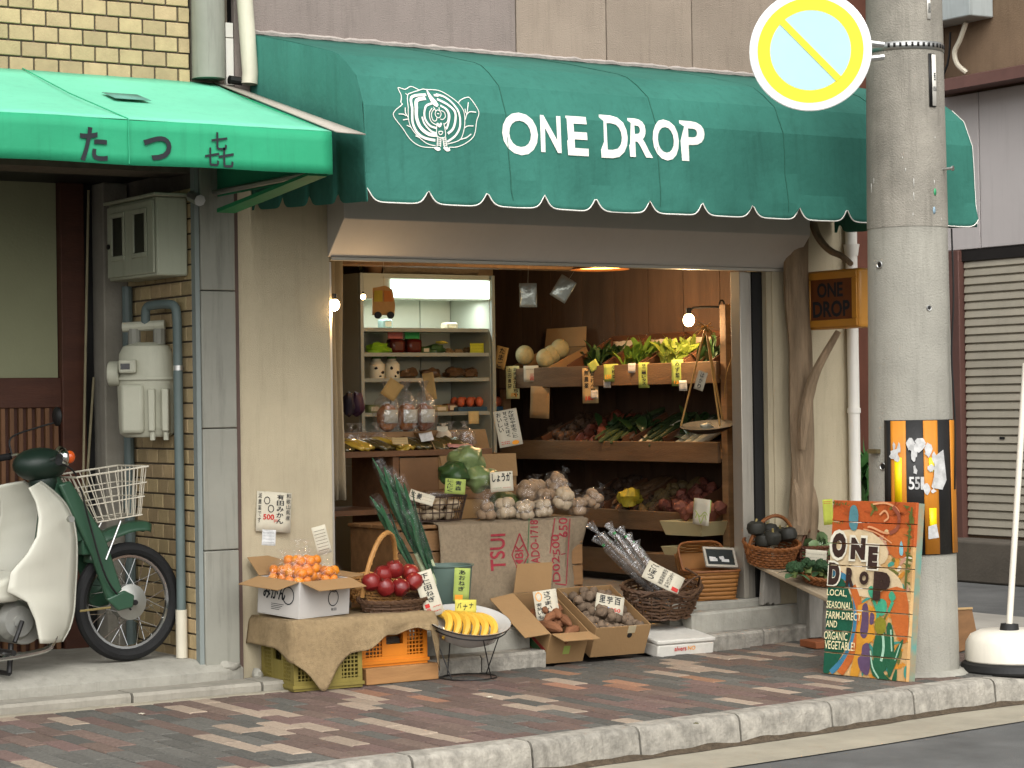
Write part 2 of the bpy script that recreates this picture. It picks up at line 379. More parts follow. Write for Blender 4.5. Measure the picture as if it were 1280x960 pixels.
part('wall', m_dark, lambda b: (b.bx(5.702, 8.698, .035, .24, 2.22, 5.2), b.bx(5.162, 5.701, .036, .24, 2.937, 5.2), b.bx(8.699, 9.30, .036, .24, 2.937, 5.2)))
xs = [5.158]+[at(p, 30, y=0).x for p in (645, 758, 865, 975)]+[9.31]
for i in range(len(xs)-1):
    part('wall_panel', m_mauve if i < 1 else m_beige, lambda b: b.bx(xs[i]+.003, xs[i+1]-.003, -.0, .034, 2.94, 5.2), bevel=.004)
part('mortar_bead', mat('ragged_mortar', '#a59c94', .95, .2, 12, .6, 60), lambda b: b.tube([(5.22+3.98*i/130, -.006, 3.362+.006*nz((i*.35,0,2))) for i in range(131)], [.014+.010*nz((i*.5,1,0)) for i in range(131)], 6))
part('side_wall', m_beige, lambda b: b.bx(9.14, 9.305, .252, 6.0, 0, 5.2))
part('left_pillar', m_cream, lambda b: b.bx(5.16, 5.70, .0, .24, 0, 2.935), bevel=.006)
part('right_pillar', m_cream, lambda b: b.bx(8.70, 9.31, .002, .24, .0, 2.935), bevel=.006)
part('edge_strip', mat('brown_strip', '#5a4840', .7), lambda b: b.bx(5.132, 5.157, -.02, .1, .02, 2.75))
# slanted shutter hood
part('shutter_hood', m_hood, lambda b: b.prism([(-.012,2.213),(-.19,2.40),(-.19,2.95),(-.003,2.95),(-.003,2.213)], 5.685, 8.84, 'x'), smooth=0, bevel=.004)
part('hood_lip', m_alu, lambda b: b.bx(5.70, 8.82, -.02, .03, 2.195, 2.211))
# sliding door frame
dx = lambda p, y=0: at(p, 500, y=y).x
def jam(b):
    for x0, x1, y0 in ((8.475, 8.515, .03), (8.52, 8.556, .045), (8.559, 8.585, .06)): b.bx(x0, x1, y0, y0+.09, .251, 2.194)
part('door_jamb', m_alu, jam, bevel=.003)
part('door_channel', m_black, lambda b: b.bx(8.587, 8.66, .05, .14, .251, 2.194))
part('door_post', m_cream, lambda b: b.bx(8.66, 8.698, .01, .155, .206, 2.194))
part('left_jamb', m_alu, lambda b: (b.bx(5.703, 5.735, .05, .2, .2, 2.19)))
# shell of the room
part('floor', m_floor, lambda b: b.bx(5.71, 9.13, .16, 3.9, .0, .25))
part('back_wall', m_iwall, lambda b: b.bx(5.2, 9.13, 3.75, 3.9, .2, 2.75))
part('inner_left_wall', m_iwall, lambda b: b.bx(5.2, 5.35, .25, 3.75, .0, 2.75))
for i in range(9):
    part('wall_board', m_brownw, lambda b: b.bx(9.112, 9.136, .25+i*.39, .25+i*.39+.383, .2, 2.5))
part('ceiling', m_ceil, lambda b: b.bx(5.2, 9.138, .245, 3.9, 2.52, 2.6))
part('ceiling_beam', m_woodx, lambda b: b.bx(6.6, 9.1, 2.15, 2.3, 2.33, 2.5), bevel=.006)
# front step of two concrete courses; edge stones
def strip(b, pts, z0, z1, back):
    n = len(pts); v = []
    for x, y in pts: v += [(x, y+.004, z0), (x, y, z1-.015), (x, y+.015, z1), (x, back, z1)]
    b.add(v, [(i*4+j, (i+1)*4+j, (i+1)*4+j+1, i*4+j+1) for i in range(n-1) for j in range(3)]+[(0,1,2,3), tuple(range(n*4-1, n*4-5, -1))])
def sfy(x):
    for (a, c), (d, e) in zip(SF, SF[1:]):
        if a <= x <= d: return c+(e-c)*(x-a)/(d-a)
    return SF[-1][1]
SF = [(5.9,-.30), (6.5,-.30), (7.1,-.29), (7.7,-.27), (8.3,-.23), (8.62,-.19), (8.95,-.12), (9.15,-.04)]
for x0, x1 in ((5.98,6.42), (6.42,6.84), (8.0,8.42), (8.42,8.84), (8.84,9.15)):
    part('edge_stone', m_kerb, lambda b: strip(b, [(x0+.004+(x1-x0-.008)*t/4, sfy(x0+(x1-x0)*t/4)) for t in range(5)], -.02, .088, -.002))
part('step', m_conc, lambda b: strip(b, [(5.72, -.12), (6.3, -.125), (6.84, -.13)], .0, .205, .158))
part('step', m_conc, lambda b: strip(b, [(7.96, -.125), (8.3, -.11), (8.72, -.07), (9.0, -.02)], .0, .205, .0))
part('sill', m_conc, lambda b: strip(b, [(7.9, .002), (8.3, .003), (8.69, .004)], .0, .25, .158))
# white corner downpipe
dp = thing('downpipe', 'white plastic downpipe at the right corner of the greengrocer', 'pipe', (9.29, -.05, 0))
part('pipe', m_white, lambda b: b.tube([(9.29,-.045,.02), (9.29,-.045,2.6)], .036, 14), dp)
part('collar', m_white, lambda b: b.tube([(9.29,-.045,1.34),(9.29,-.045,1.37)], .042, 14), dp)
part('socket', m_white, lambda b: b.tube([(9.29,-.045,2.30),(9.29,-.045,2.37)], [.04,.05], 14), dp)
# ================================================================ DARK GREEN AWNING
m_green = mat('green_canvas', '#346c5f', .8, .24, 1.3, .4, 22, spec=.15, bdist=.012, streak=.26)
m_wpaint = mat('white_print', '#e6e3da', .7, .05, 20, 0)
aw = thing('awning', 'dark green canvas awning with white shop lettering and scalloped hem', 'awning', (7.2, 0, 2.4))
XL, XR = 5.24, 9.18
PR = [(0,3.352), (-.45,3.25), (-.89,3.14), (-.96,3.115), (-1.04,3.065), (-1.135,2.99), (-1.168,2.915), (-1.199,2.845), (-1.207,2.74), (-1.212,2.63), (-1.218,2.52), (-1.225,2.47), (-1.23,2.40)]
def prof_y(z):
    for (a, b), (c, d) in zip(PR[2:], PR[3:]):
        if d <= z <= b: return a+(c-a)*(b-z)/(b-d)
    return -1.2
NX0 = at(460,256,y=-1.23).x; pitch = (at(1058,278,y=-1.23).x-NX0)/9
def notch(x):                                                # height of the hem above its lowest line
    u = ((x-NX0)/pitch) % 1.0; d = min(u, 1-u)*pitch
    return .068*math.exp(-(d/.028)**1.3)
def wr(x, z):                                                # sag and drag folds of the loose valance
    k = max(0, min(1, (2.72-z)/.2))
    return k*(.026*nz((x*2.2, z*3, 1))+.018*nz((x*5+z*5, z*5-x*2, 2)))+.003*nz((x*1.5, z*2, 4))
def canopy(b):
    nu = 330; rows = []
    for (y, z) in PR[:-1]: rows.append((y, z))
    for q in (.25, .5, .75, 1): rows.append((None, q))
    v = []
    for r, (y, z) in enumerate(rows):
        for i in range(nu+1):
            x = XL+(XR-XL)*i/nu
            if y is None:
                z1 = 2.385+notch(x); zz = 2.47+(z1-2.47)*z; yy = -1.225-.008*z-wr(x, zz)
            else: zz = z+(.004*nz((x*2, y*3, 7)) if 0 < r < 4 else 0); yy = y-wr(x, z) if r > 4 else y
            v.append((x, yy, zz))
    b.add(v, [(r*(nu+1)+i, (r+1)*(nu+1)+i, (r+1)*(nu+1)+i+1, r*(nu+1)+i+1) for r in range(len(rows)-1) for i in range(nu)])
part('canopy', m_green, canopy, aw, smooth=9, solid=.003)
def side(x):
    def fn(b):
        top = [(y, z) for y, z in PR]; N = 60; low = []
        for i in range(N+1):
            y = -1.23+1.21*i/N; u = ((y+1.23)/.29) % 1; d = min(u, 1-u)*.29
            low.append((y, 2.385+.055*(i/N)+(.06*math.exp(-(d/.022)**1.3) if 2 < i < N-1 else 0)))
        import bisect
        v = []; f = []
        tz = lambda y: next((b1+(d1-b1)*(y-a1)/(c1-a1) for (a1, b1), (c1, d1) in zip(PR, PR[1:]) if c1 <= y <= a1), 2.47)
        for y, z in low: v += [(x, y, z), (x+.004*nz((y*4, 0, 0)), y, (z+tz(y))/2), (x, y, max(tz(y), z+.002))]
        f = [(i*3+j, (i+1)*3+j, (i+1)*3+j+1, i*3+j+1) for i in range(N) for j in range(2)]
        b.add(v, f)
    return fn
part('side_panel', m_green, side(XL), aw, smooth=30, solid=.003); part('side_panel', m_green, side(XR), aw, smooth=30, solid=.003)
def hem(b):
    pts = [(XL+(XR-XL)*i/330, -1.2345-wr(XL+(XR-XL)*i/330, 2.4), 2.384+notch(XL+(XR-XL)*i/330)) for i in range(331)]
    b.tube(pts, .0032, 5)
part('hem_piping', m_wpaint, hem, aw)
part('end_piping', m_wpaint, lambda b: b.tube([(XR+.002, y-.003, z) for y, z in PR[4:]], .0022, 5), aw)
for xs_ in (6.05, 6.95, 7.80, 8.55):
    part('seam', mat('green_seam', '#2a5f50', .8, .1, 5, 0), lambda b: b.tube([(xs_+.02*nz((y*2, xs_, 0)), y-wr(xs_, z)-.0035, z+.002) for y, z in PR[:-1]]+[(xs_, -1.233-wr(xs_, 2.42), 2.42+notch(xs_)*.5)], .0022, 4), aw)
part('frame', m_steel, lambda b: [b.tube([(x, -.02, 3.30), (x, -.88, 3.11), (x, -1.10, 2.97), (x, -1.185, 2.62)], .012, 6) for x in (5.3, 6.6, 7.9, 9.12)] + [b.tube([(5.3, -1.19, 2.62), (9.12, -1.19, 2.62)], .012, 6)], aw)
def onaw(e=.006):
    return lambda x, z: (x, prof_y(z)-wr(x, z)-e, z)
# hand-painted letters, each placed from its own box
def glyph(ch, px0, px1, py0, py1, bold=.0, lean=0):
    a = at(px0, py1, y=-1.21); c = at(px1, py0, y=-1.21)
    return fit(text(ch, 1, bold, 4), a.x, c.x, a.z, c.z, lean)
def dice(poly, k=.03): return poly
for ch, a, b_, c, d, ln in (('O',628,672,142,193,0), ('N',676,701,145,190,.004), ('E',710,735,146,194,-.004), ('D',752,784,145,197,0), ('R',787,814,149,196,.0), ('O',816,848,150,200,0), ('P',851,880,152,201,.006)):
    bb = MB(); bb.flat([glyph(ch, a, b_, c, d, .026, ln)], onaw()); bb.build('lettering', m_wpaint, aw, world=True, smooth=0)
# cabbage emblem, drawn as brush strokes
def em(zx, zy): p = at(480+zx*140/1222, 90+zy*110/960, y=-1.2); return (p.x, p.z)
EM = [([(530,830),(380,815),(270,740),(190,620),(95,485),(115,420),(200,352),(190,330),(212,250),(197,160),(270,178),(345,145),(425,185)],5),
 ([(425,188),(470,175),(510,180),(640,190),(740,250),(825,335),(865,430),(870,560),(845,680),(800,750),(670,790)],6),
 ([(540,810),(440,780),(330,680),(265,570),(255,430),(280,255),(340,215),(425,190)],6),
 ([(825,335),(860,300),(930,270),(975,285),(1030,430),(1000,540),(970,690),(890,770),(780,820),(690,825)],6),
 ([(265,225),(285,250)],8), ([(225,390),(225,450),(255,500)],10), ([(150,460),(200,462),(230,480)],9), ([(195,525),(255,515)],9), ([(235,585),(280,605)],9), ([(325,700),(375,720)],9),
 ([(940,325),(900,440),(878,520)],8), ([(885,400),(885,450)],8), ([(1000,440),(930,435),(890,470)],9), ([(965,590),(900,592),(860,615)],9), ([(935,680),(880,720),(810,740)],10),
 ([(490,240),(370,250),(310,290),(300,420),(300,560),(350,670),(430,725),(540,750)],26),
 ([(475,280),(380,300),(350,370),(345,500),(385,610),(470,680),(560,690)],36),
 ([(530,340),(460,370),(432,440),(440,520),(490,590),(560,615)],20), ([(405,490),(430,570),(500,650),(560,670)],18),
 ([(600,235),(690,265),(770,350),(815,470),(815,600),(760,700),(670,765)],20), ([(600,290),(700,350),(765,430),(770,520),(740,620),(680,675)],24),
 ([(620,365),(680,410),(705,480),(690,560),(670,620)],20), ([(520,395),(490,440),(490,510),(515,555),(560,580)],9), ([(660,400),(690,460),(680,540),(640,575)],8),
 ([(545,400),(515,440),(510,490),(530,535),(560,530),(565,500)],8), ([(610,420),(650,440),(660,490),(630,520),(605,515)],8),
 ([(510,185),(530,260),(560,330),(590,370)],[8,40,66,30]), ([(575,245),(625,250)],22),
 ([(560,425),(580,415),(605,430),(615,460),(600,495),(578,500),(555,480),(550,450),(562,425)],8), ([(570,455),(595,457)],9), ([(540,380),(560,430)],7), ([(600,385),(598,430)],7),
 ([(568,560),(590,590),(615,560)],[18,34,18]), ([(565,560),(562,700),(652,708),(640,560)],7), ([(580,655),(590,685),(615,680),(622,652),(580,652)],9), ([(655,600),(670,632)],9),
 ([(565,710),(555,820)],8), ([(605,715),(595,820)],8), ([(620,715),(635,820)],8), ([(655,712),(665,820)],8)] + \
 [([(562,735+i*22),(600,737+i*22)],7) for i in range(4)]+[([(624,735+i*22),(658,737+i*22)],7) for i in range(4)]+[([(525,832),(560,845),(590,840)],[14,38,24]), ([(628,825),(665,848),(697,845)],[20,44,24])]
bb = MB()
for pts, w in EM:
    k = 140/1222/ (230); n0 = len(pts)
    pp = pts; ww = w if isinstance(w, list) else [w]*n0
    if n0 > 2:
        cp = catmull([Vector((a, c, 0)) for a, c in pts], 4); cw = []
        for i in range(n0-1): cw += [ww[i]+(ww[i+1]-ww[i])*j/4 for j in range(4)]
        cw.append(ww[-1]); pp = [(p.x, p.y) for p in cp]; ww = cw
    bb.flat([stroke([em(a, c) for a, c in pp], [max(q, 8)*k for q in ww])], onaw(.0065+.0004*rng.random()))
bb.build('emblem', m_wpaint, aw, world=True, smooth=0)
# ================================================================ TILED BUILDING ON THE LEFT
m_tile = mat('wall_tile', '#a8946f', .55, .14, 18, .2, 90, rnd=.18, hue=.006)
m_grout = mat('dark_grout', '#5f574b', .95, .2, 20, .2, 60)
m_greyp = mat('grey_panel', '#8a897e', .6, .14, 2, .15, 20, streak=.45)
m_pvc = mat('pale_pipe', '#c9c2ae', .5, .08, 6, .15, 30, streak=.2)
m_redwd = mat('red_brown_wood', '#4a2a1c', .6, .25, 3, .2, 30, st=(1,1,5), streak=.15)
m_slat = mat('slat_wood', '#6b4a30', .6, .25, 3, .2, 30, st=(8,8,1), rnd=.12)
m_lwall = mat('left_cream_wall', '#8f9072', .9, .08, 2, .15, 60)
tb = thing('tiled_building', 'building faced with small tan tiles beside the greengrocer', 'building', (4.2, .3, 0))
def lp(name, m, fn, **k): return part(name, m, fn, tb, **k)
lp('wall', m_grout, lambda b: (b.bx(2.2, 4.91, .012, .3, 2.62, 5.2), b.bx(4.922, 5.128, .012, .95, .11, 5.2)))
PX, PZ = .1275, .0783
tm = MB(); tm.bx(-.0592, .0592, -.014, 0, -.0346, .0346); t0 = tm.build('tile', m_tile, tb, smooth=0, bevel=.003); 
tiles = []
for r in range(9):
    z = 3.03+r*PZ
    for c in range(11):
        x = 4.845-c*PX-(PX/2 if r % 2 else 0)
        tiles.append(((x, .012, z), 0))
    if r % 2: tiles.append(((4.845+PX*.27, .012, z), 1))
inv = tb.matrix_basis.inverted(); first = True
half = None
def place_tile(M, me):
    global first
    if first: o = t0; first = False
    else: o = bpy.data.objects.new('tile', me); COL.objects.link(o); o.parent = tb; d = o.modifiers.new('bevel', 'BEVEL'); d.width = .003; d.segments = 1
    o.matrix_basis = inv @ M
hm = MB(); hm.bx(-.028, .028, -.014, 0, -.0346, .0346); hme = None
for (p, h) in tiles:
    if h:
        if hme is None: ho = hm.build('tile', m_tile, tb, smooth=0); hme = ho.data
        else: ho = bpy.data.objects.new('tile', hme); COL.objects.link(ho); ho.parent = tb
        ho.matrix_basis = inv @ Tr(p)
    else: place_tile(Tr(p) @ Ry(rng.uniform(-.01, .01)), t0.data)
for r in range(31):                                          # return wall of the entrance recess (faces left)
    z = .16+r*PZ
    for c in range(6):
        y = .075+c*PX+(PX/2 if r % 2 else 0)
        if y < .86: place_tile(Tr(4.922, y, z) @ Rz(-PI/2), t0.data)
    if r % 2: ho = bpy.data.objects.new('tile', hme); COL.objects.link(ho); ho.parent = tb; ho.matrix_basis = inv @ Tr(4.922, .042, z) @ Rz(-PI/2)
# grey cladding pilaster with joints, rounded upper casing
for z0, z1 in ((.112,.70), (.704,1.32), (1.324,2.02), (2.024,2.66)):
    lp('pilaster_panel', m_greyp, lambda b: b.bx(4.935, 5.128, -.045, .01, z0, z1), bevel=.006)
lp('pilaster_edge', mat('grey_edge', '#7f8682', .6, .1, 3, .1, 30, streak=.3), lambda b: b.bx(4.908, 4.932, -.035, .01, .112, 2.66))
lp('round_casing', m_greyp, lambda b: b.tube([(5.0,-.03,3.10), (5.0,-.03,5.0)], .085, 20))
lp('casing_foot', m_black, lambda b: b.tube([(5.10,-.06,3.10), (5.17,-.06,3.095)], .022, 10))
lp('white_strip', m_white, lambda b: b.bx(5.108, 5.150, -.012, .012, 3.08, 3.32))
lp('white_strip', m_white, lambda b: b.bx(5.108, 5.150, -.010, .014, 3.326, 3.40))
lp('wrapped_pipe', m_pvc, lambda b: b.tube([(5.20,-.09,3.08), (5.205,-.09,3.14), (5.19,-.085,3.4), (5.17,-.08,3.7), (5.165,-.08,4.6)], .042, 12))
# recess: back wall, dado beam, slatted screen, dark post, cement pillar
YB = .95
lp('back_wall', m_lwall, lambda b: b.bx(2.6, 4.56, YB, YB+.1, .11, 2.7))
lp('recess_ceiling', m_black, lambda b: b.bx(2.6, 4.905, .02, 1.05, 2.64, 2.7))
lp('beam', m_redwd, lambda b: b.bx(2.6, 4.66, YB-.03, YB, 1.44, 1.60), bevel=.004)
lp('screen_backing', m_redwd, lambda b: b.bx(2.6, 4.56, YB-.006, YB-.001, .11, 1.44))
for i in range(26):
    x = 4.535-i*.049
    lp('slat', m_slat, lambda b: b.bx(x-.011, x+.011, YB-.03, YB-.006, .11, 1.438))
lp('door_post', m_redwd, lambda b: b.bx(4.565, 4.70, YB-.05, YB+.05, .11, 2.64), bevel=.005)
lp('door_gap', m_black, lambda b: b.bx(4.70, 4.80, YB+.0, YB+.06, .11, 2.64))
lp('cement_pillar', mat('cement', '#8d887c', .9, .2, 4, .3, 60, streak=.2), lambda b: b.bx(4.765, 4.908, .80, YB+.04, .11, 2.64), bevel=.008)
for (a, c) in (((4.62,.80,.6),(4.71,.86,2.6)), ((4.66,.84,.9),(4.735,.88,1.6))):
    lp('bamboo_pole', mat('old_bamboo', '#8b8266', .6, .2, 8), lambda b: b.tube([a, c], .007, 6))
# ledge and edge stones
def ledge(b):
    xs_ = [2.2, 4.0, 4.7, 5.0, 5.15]; ys_ = [-.13, -.12, -.11, -.10, -.03]; v = []
    for x, y in zip(xs_, ys_): v += [(x, y, 0), (x, y, .095), (x, y+.02, .108), (x, .02, .152), (x, 1.0, .156)]
    b.add(v, [(i*5+j, (i+1)*5+j, (i+1)*5+j+1, i*5+j+1) for i in range(4) for j in range(4)]+[(20,24,23,22,21)])
lp('ledge', m_conc, ledge)
ex = [2.2, 2.95, 3.72, 4.42, 5.12, 5.3]
for i in range(5):
    lp('edge_stone', mat('pale_stone', '#928d81', .9, .2, 6, .3, 60, streak=.3), lambda b: strip(b, [(ex[i]+.006, -.31), (ex[i+1]-.006, -.305)], -.02, .05, -.09))
lp('gutter_strip', m_gut, lambda b: b.bx(2.2, 5.32, -.36, -.312, -.02, .006))
# rubble of mortar at the pilaster foot
lp('mortar_lump', m_conc, lambda b: (b.ball((5.06,-.04,.11), (.06,.035,.03), 10, 6, jit=.5, seed=2), b.ball((5.2,-.09,.06), (.03,.03,.035), 10, 6, jit=.5, seed=5)))
# ================================================================ PALE GREEN AWNING
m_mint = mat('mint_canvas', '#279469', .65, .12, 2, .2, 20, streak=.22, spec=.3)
m_ink = mat('ink', '#22262a', .8, .3, 10, 0)
la = thing('awning', 'mint green awning with three black characters on the tiled building', 'awning', (4.2, 0, 2.5))
def lap(name, m, fn, **k): return part(name, m, fn, la, **k)
X1 = 5.035
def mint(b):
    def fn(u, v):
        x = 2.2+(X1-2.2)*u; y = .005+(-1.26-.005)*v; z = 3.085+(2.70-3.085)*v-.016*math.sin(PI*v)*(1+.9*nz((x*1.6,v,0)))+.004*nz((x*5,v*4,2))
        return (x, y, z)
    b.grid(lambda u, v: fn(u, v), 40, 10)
lap('canopy', mat('mint_skylit', '#6abf9d', .65, .12, 1.6, .2, 20, streak=.14, spec=.3), mint, solid=.004)  # top coloured lighter than the valance to carry the sky light
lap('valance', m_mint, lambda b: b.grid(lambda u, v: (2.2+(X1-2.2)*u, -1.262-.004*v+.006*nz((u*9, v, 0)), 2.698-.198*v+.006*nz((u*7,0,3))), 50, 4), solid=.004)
lap('side_panel', m_mint, lambda b: b.add([(X1,0,3.08),(X1,-1.26,2.698),(X1,-1.264,2.50),(X1,0,2.50)], [(0,1,2,3)]), solid=.004)
lap('seam', mat('mint_seam', '#2f9c72', .7), lambda b: (b.tube([(4.02,-.0,3.092),(4.02,-.6,2.895),(4.02,-1.262,2.703)], .003, 5), b.tube([(4.02,-1.268,2.70),(4.02,-1.271,2.502)], .003, 5)))
lap('frame', m_steel, lambda b: (b.tube([(2.2,-1.25,2.52),(X1-.01,-1.25,2.52)], .014, 6), b.tube([(X1-.02,-1.25,2.52),(X1-.02,-.02,2.52)], .014, 6), b.tube([(4.9,-.02,2.5),(4.9,-.12,2.47)], .03, 8)))
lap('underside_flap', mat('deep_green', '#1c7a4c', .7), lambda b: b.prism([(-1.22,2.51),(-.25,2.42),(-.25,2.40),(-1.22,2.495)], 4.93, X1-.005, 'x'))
pch = at(165,125,y=-.62)
lap('patch', mat('grey_patch', '#5d8f80', .7), lambda b: b.add([(4.22,-.50,2.925),(4.40,-.50,2.925),(4.40,-.66,2.878),(4.22,-.66,2.878)], [(0,1,2,3)]), solid=.002)
fl = lap('flashing', mat('flashing_grey', '#a39c90', .6, .1, 3, .1, 30, streak=.25), lambda b: b.add([(X1+.006,.0,3.09),(X1+.14,.0,3.07),(X1+.16,-1.30,2.69),(X1+.006,-1.30,2.695)], [(0,1,2,3)]), solid=.006)
def lch(ch, px0, px1, py0, py1, bold=.01):
    a = at(px0, py1, y=-1.27); c = at(px1, py0, y=-1.27); return fit(text(ch, 1, bold, 4), a.x, c.x, a.z, c.z)
fv = lambda x, z: (x, -1.2725, z)
for q in ([lch('た', 100,134,160,201,.022)], [lch('つ', 179,214,171,200,.03)], [lch('七', 264,284,166,187,.02), lch('七', 256,274,185,207,.02), lch('七', 273,292,185,209,.02)]):
    bb = MB(); bb.flat(q, fv); bb.build('lettering', m_ink, la, world=True, smooth=0)
# ================================================================ FAR BUILDING ACROSS THE SIDE STREET
m_fwhite = mat('pale_cladding', '#bdb7b4', .7, .06, 1, .06, 20, streak=.12)
m_fbrown = mat('brown_render', '#7d6852', .9, .25, 1.5, .4, 60, streak=.25)
m_shut = mat('shutter_steel', '#a39c8b', .5, .12, 2, .06, 30, rnd=.05, streak=.12)
m_fred = mat('red_brown_steel', '#5e4038', .6, .15, 3, .1, 30, streak=.2)
XF = 14.0
fb = thing('far_building', 'pale panelled building with a roller shutter across the side street', 'building', (XF+.2, 4, ZR))
def fp(name, m, fn, **k): return part(name, m, fn, fb, **k)
fy = lambda px: at(px, 500, x=XF).y
fz = lambda px, py: at(px, py, x=XF).z
ya, yb = fy(1188), fy(1207)
zs, zc, zt = fz(1210,312), fz(1210,118), 6.5
fp('wall', m_fbrown, lambda b: b.bx(XF+.03, XF+.6, -6, 9.5, ZR, 6.5))
fp('brown_render', m_fbrown, lambda b: b.bx(XF-.0, XF+.028, -6, ya, zc+.1, 6.5))
jy = fy(1232)
for y0, y1 in ((jy+.006, ya-.01), (jy-1.5, jy-.006), (jy-3, jy-1.512)):
    fp('cladding_panel', m_fwhite, lambda b: b.bx(XF-.03, XF+.02, y0, y1, zs, zc), bevel=.006)
fp('canopy_ledge', m_fred, lambda b: b.prism([(XF-.35, zc+.0), (XF-.33, zc+.10), (XF-.01, zc+.17), (XF-.01, zc+.02)], -6, ya-.05, 'y') )
fp('corner_post', m_fred, lambda b: b.bx(XF-.06, XF+.02, yb, ya, ZR, zs-.003), bevel=.008)
fp('lintel', m_dark, lambda b: b.bx(XF-.02, XF+.02, -6, yb, zs-.1, zs-.003))
zb = fz(1215, 672)
k = 0; z = zb+.02
while z < zs-.12:
    fp('shutter_slat', m_shut, lambda b: b.prism([(XF+.012, z), (XF-.010, z+.010), (XF-.002, z+.056), (XF+.012, z+.0712)], -3, yb-.012, 'y'), smooth=0); z += .072
fp('shutter_slot', m_black, lambda b: b.bx(XF-.014, XF-.006, fy(1256), fy(1250), fz(1252,549), fz(1252,546)))
fp('sill', mat('old_sill', '#5d564c', .9, .25, 3, .3, 40), lambda b: b.bx(XF-.35, XF+.02, -6, ya+.3, ZR, zb), bevel=.02)
fp('brown_wall', mat('rust_board', '#6a4030', .8, .2, 3, .2, 40, streak=.25), lambda b: b.bx(XF-.02, XF+.02, ya+.02, 9.3, ZR+.9, 6.4))
fp('grey_dado', m_conc, lambda b: b.bx(XF-.05, XF+.025, ya+.3, 9.3, ZR, ZR+.95))
fp('rust_pipe', mat('rust_pipe', '#8a4b35', .7, .2, 6), lambda b: b.tube([(XF-.12, fy(1181), zc-.3), (XF-.12, fy(1181), 6.4)], .04, 8))
mb = thing('meter_cabinet', 'pale grey steel cabinet high on the brown rendered wall', 'electrical box', (XF-.1, fy(1220), fz(1220,25)), 0)
y0, y1 = fy(1250), fy(1188)
part('cabinet', mat('cabinet_grey', '#a9b0ae', .5, .1, 3, .05, 30, streak=.35), lambda b: b.bx(XF-.28, XF-.002, y0, y1, fz(1220,27), fz(1220,27)+.8), mb, bevel=.012)
part('conduit', m_pvc, lambda b: b.tube([(XF-.12, fy(1196), fz(1196,30)), (XF-.12, fy(1196), fz(1196,85)), (XF-.10, fy(1190), fz(1196,100)), (XF-.1, fy(1178), fz(1190,108))], .026, 8), mb)
part('conduit', m_pvc, lambda b: b.tube(catmull([(XF-.12, fy(1228), fz(1228,28)), (XF-.12, fy(1220), fz(1220,50)), (XF-.12, fy(1213), fz(1213,65)), (XF-.10, fy(1214), fz(1214,80)), (XF-.05, fy(1220), fz(1220,90))], 4), .022, 8), mb)
part('cable', m_black, lambda b: b.tube(catmull([(XF-.10, fy(1206), fz(1206,40)), (XF-.12, fy(1204), fz(1204,80)), (XF-.12, fy(1186), fz(1186,120)), (XF-.1, fy(1183), fz(1183,150))], 4), .01, 5), mb)
# ================================================================ UTILITY POLE
m_pole = mat('pole_concrete', '#98958a', .9, .18, 2.4, .45, 110, streak=.28)
m_pole2 = mat('pole_concrete_rough', '#8d887d', .9, .26, 5, .6, 120, streak=.4)
PC = at(1138, 520, y=-1.72); PCX, PCY = PC.x, PC.y
def pr(z): return .2175-.0105*(z-1.3)
ZSEAM = at(1130, 281, y=PCY-.2).z
up = thing('utility_pole', 'stout round concrete utility pole standing by the kerb', 'utility pole', (PCX, PCY, 0))
def upp(name, m, fn, parent=up, **k): return part(name, m, fn, parent, **k)
upp('lower_shaft', m_pole, lambda b: b.tube([(PCX,PCY,z) for z in (-.05,.6,1.3,2,ZSEAM)], [pr(z) for z in (-.05,.6,1.3,2,ZSEAM)], 40))
upp('upper_shaft', m_pole2, lambda b: b.tube([(PCX,PCY,z) for z in (ZSEAM,3,4,6)], [pr(z)+.003 for z in (ZSEAM,3,4,6)], 40))
upp('ground_collar', m_conc, lambda b: b.tube([(PCX,PCY,-.01),(PCX,PCY,.02)], [.30,.25], 24))
def onp(px, py, e=0):                                        # where that sight line meets the pole's skin
    d = CF+CRT*((px-640)/FPX)-CUP*((py-480)/FPX); z = at(px, py, y=PCY-.18).z; R = pr(z)+e
    ox, oy = CAM.x-PCX, CAM.y-PCY; A = d.x*d.x+d.y*d.y; B = ox*d.x+oy*d.y; C_ = ox*ox+oy*oy-R*R; D = B*B-A*C_
    t = (-B-math.sqrt(max(D, 0)))/A; p = CAM+d*t
    return math.atan2(p.y-PCY, p.x-PCX), p.z
def skin(a, z, e=.0): return (PCX+(pr(z)+e)*math.cos(a), PCY+(pr(z)+e)*math.sin(a), z)
def curved(name, m, a0, a1, z0, z1, e, parent=up, th=.004, n=6):
    return upp(name, m, lambda b: b.grid(lambda u, v: skin(a0+(a1-a0)*u, z0+(z1-z0)*v, e), n, 1), parent, solid=th)
zb0, zb1 = onp(1130, 61)[1], onp(1130, 51)[1]
curved('steel_band', m_steel, 0, 2*PI, zb0, zb1, .005, n=40)
for i in range(14): curved('band_slot', m_black, -2.75+i*.15, -2.69+i*.15, zb0+.012, zb1-.008, .009, th=.002, n=1)
a, z = onp(1160, 12); curved('number_plate', m_white, a-.055, a+.055, z-.05, z+.12, .007)
bb = MB(); bb.flat([fit(text('18', 1, .01), a-.035, a+.035, z-.02, z+.035)], lambda u, v: skin(u, v, .012)); bb.build('lettering', m_ink, up, world=True, smooth=0)
a, z = onp(1164, 101); curved('name_plate', m_black, a-.10, a+.11, z-.135, z+.14, .008)
curved('plate_face', m_white, a-.02, a+.11, z-.13, z+.135, .0125, th=.002)
bb = MB(); bb.flat([fit(text('1056', 1, .01), a-.01, a+.1, z-.055, z-.03)], lambda u, v: skin(u, v, .016)); bb.build('lettering', m_ink, up, world=True, smooth=0)
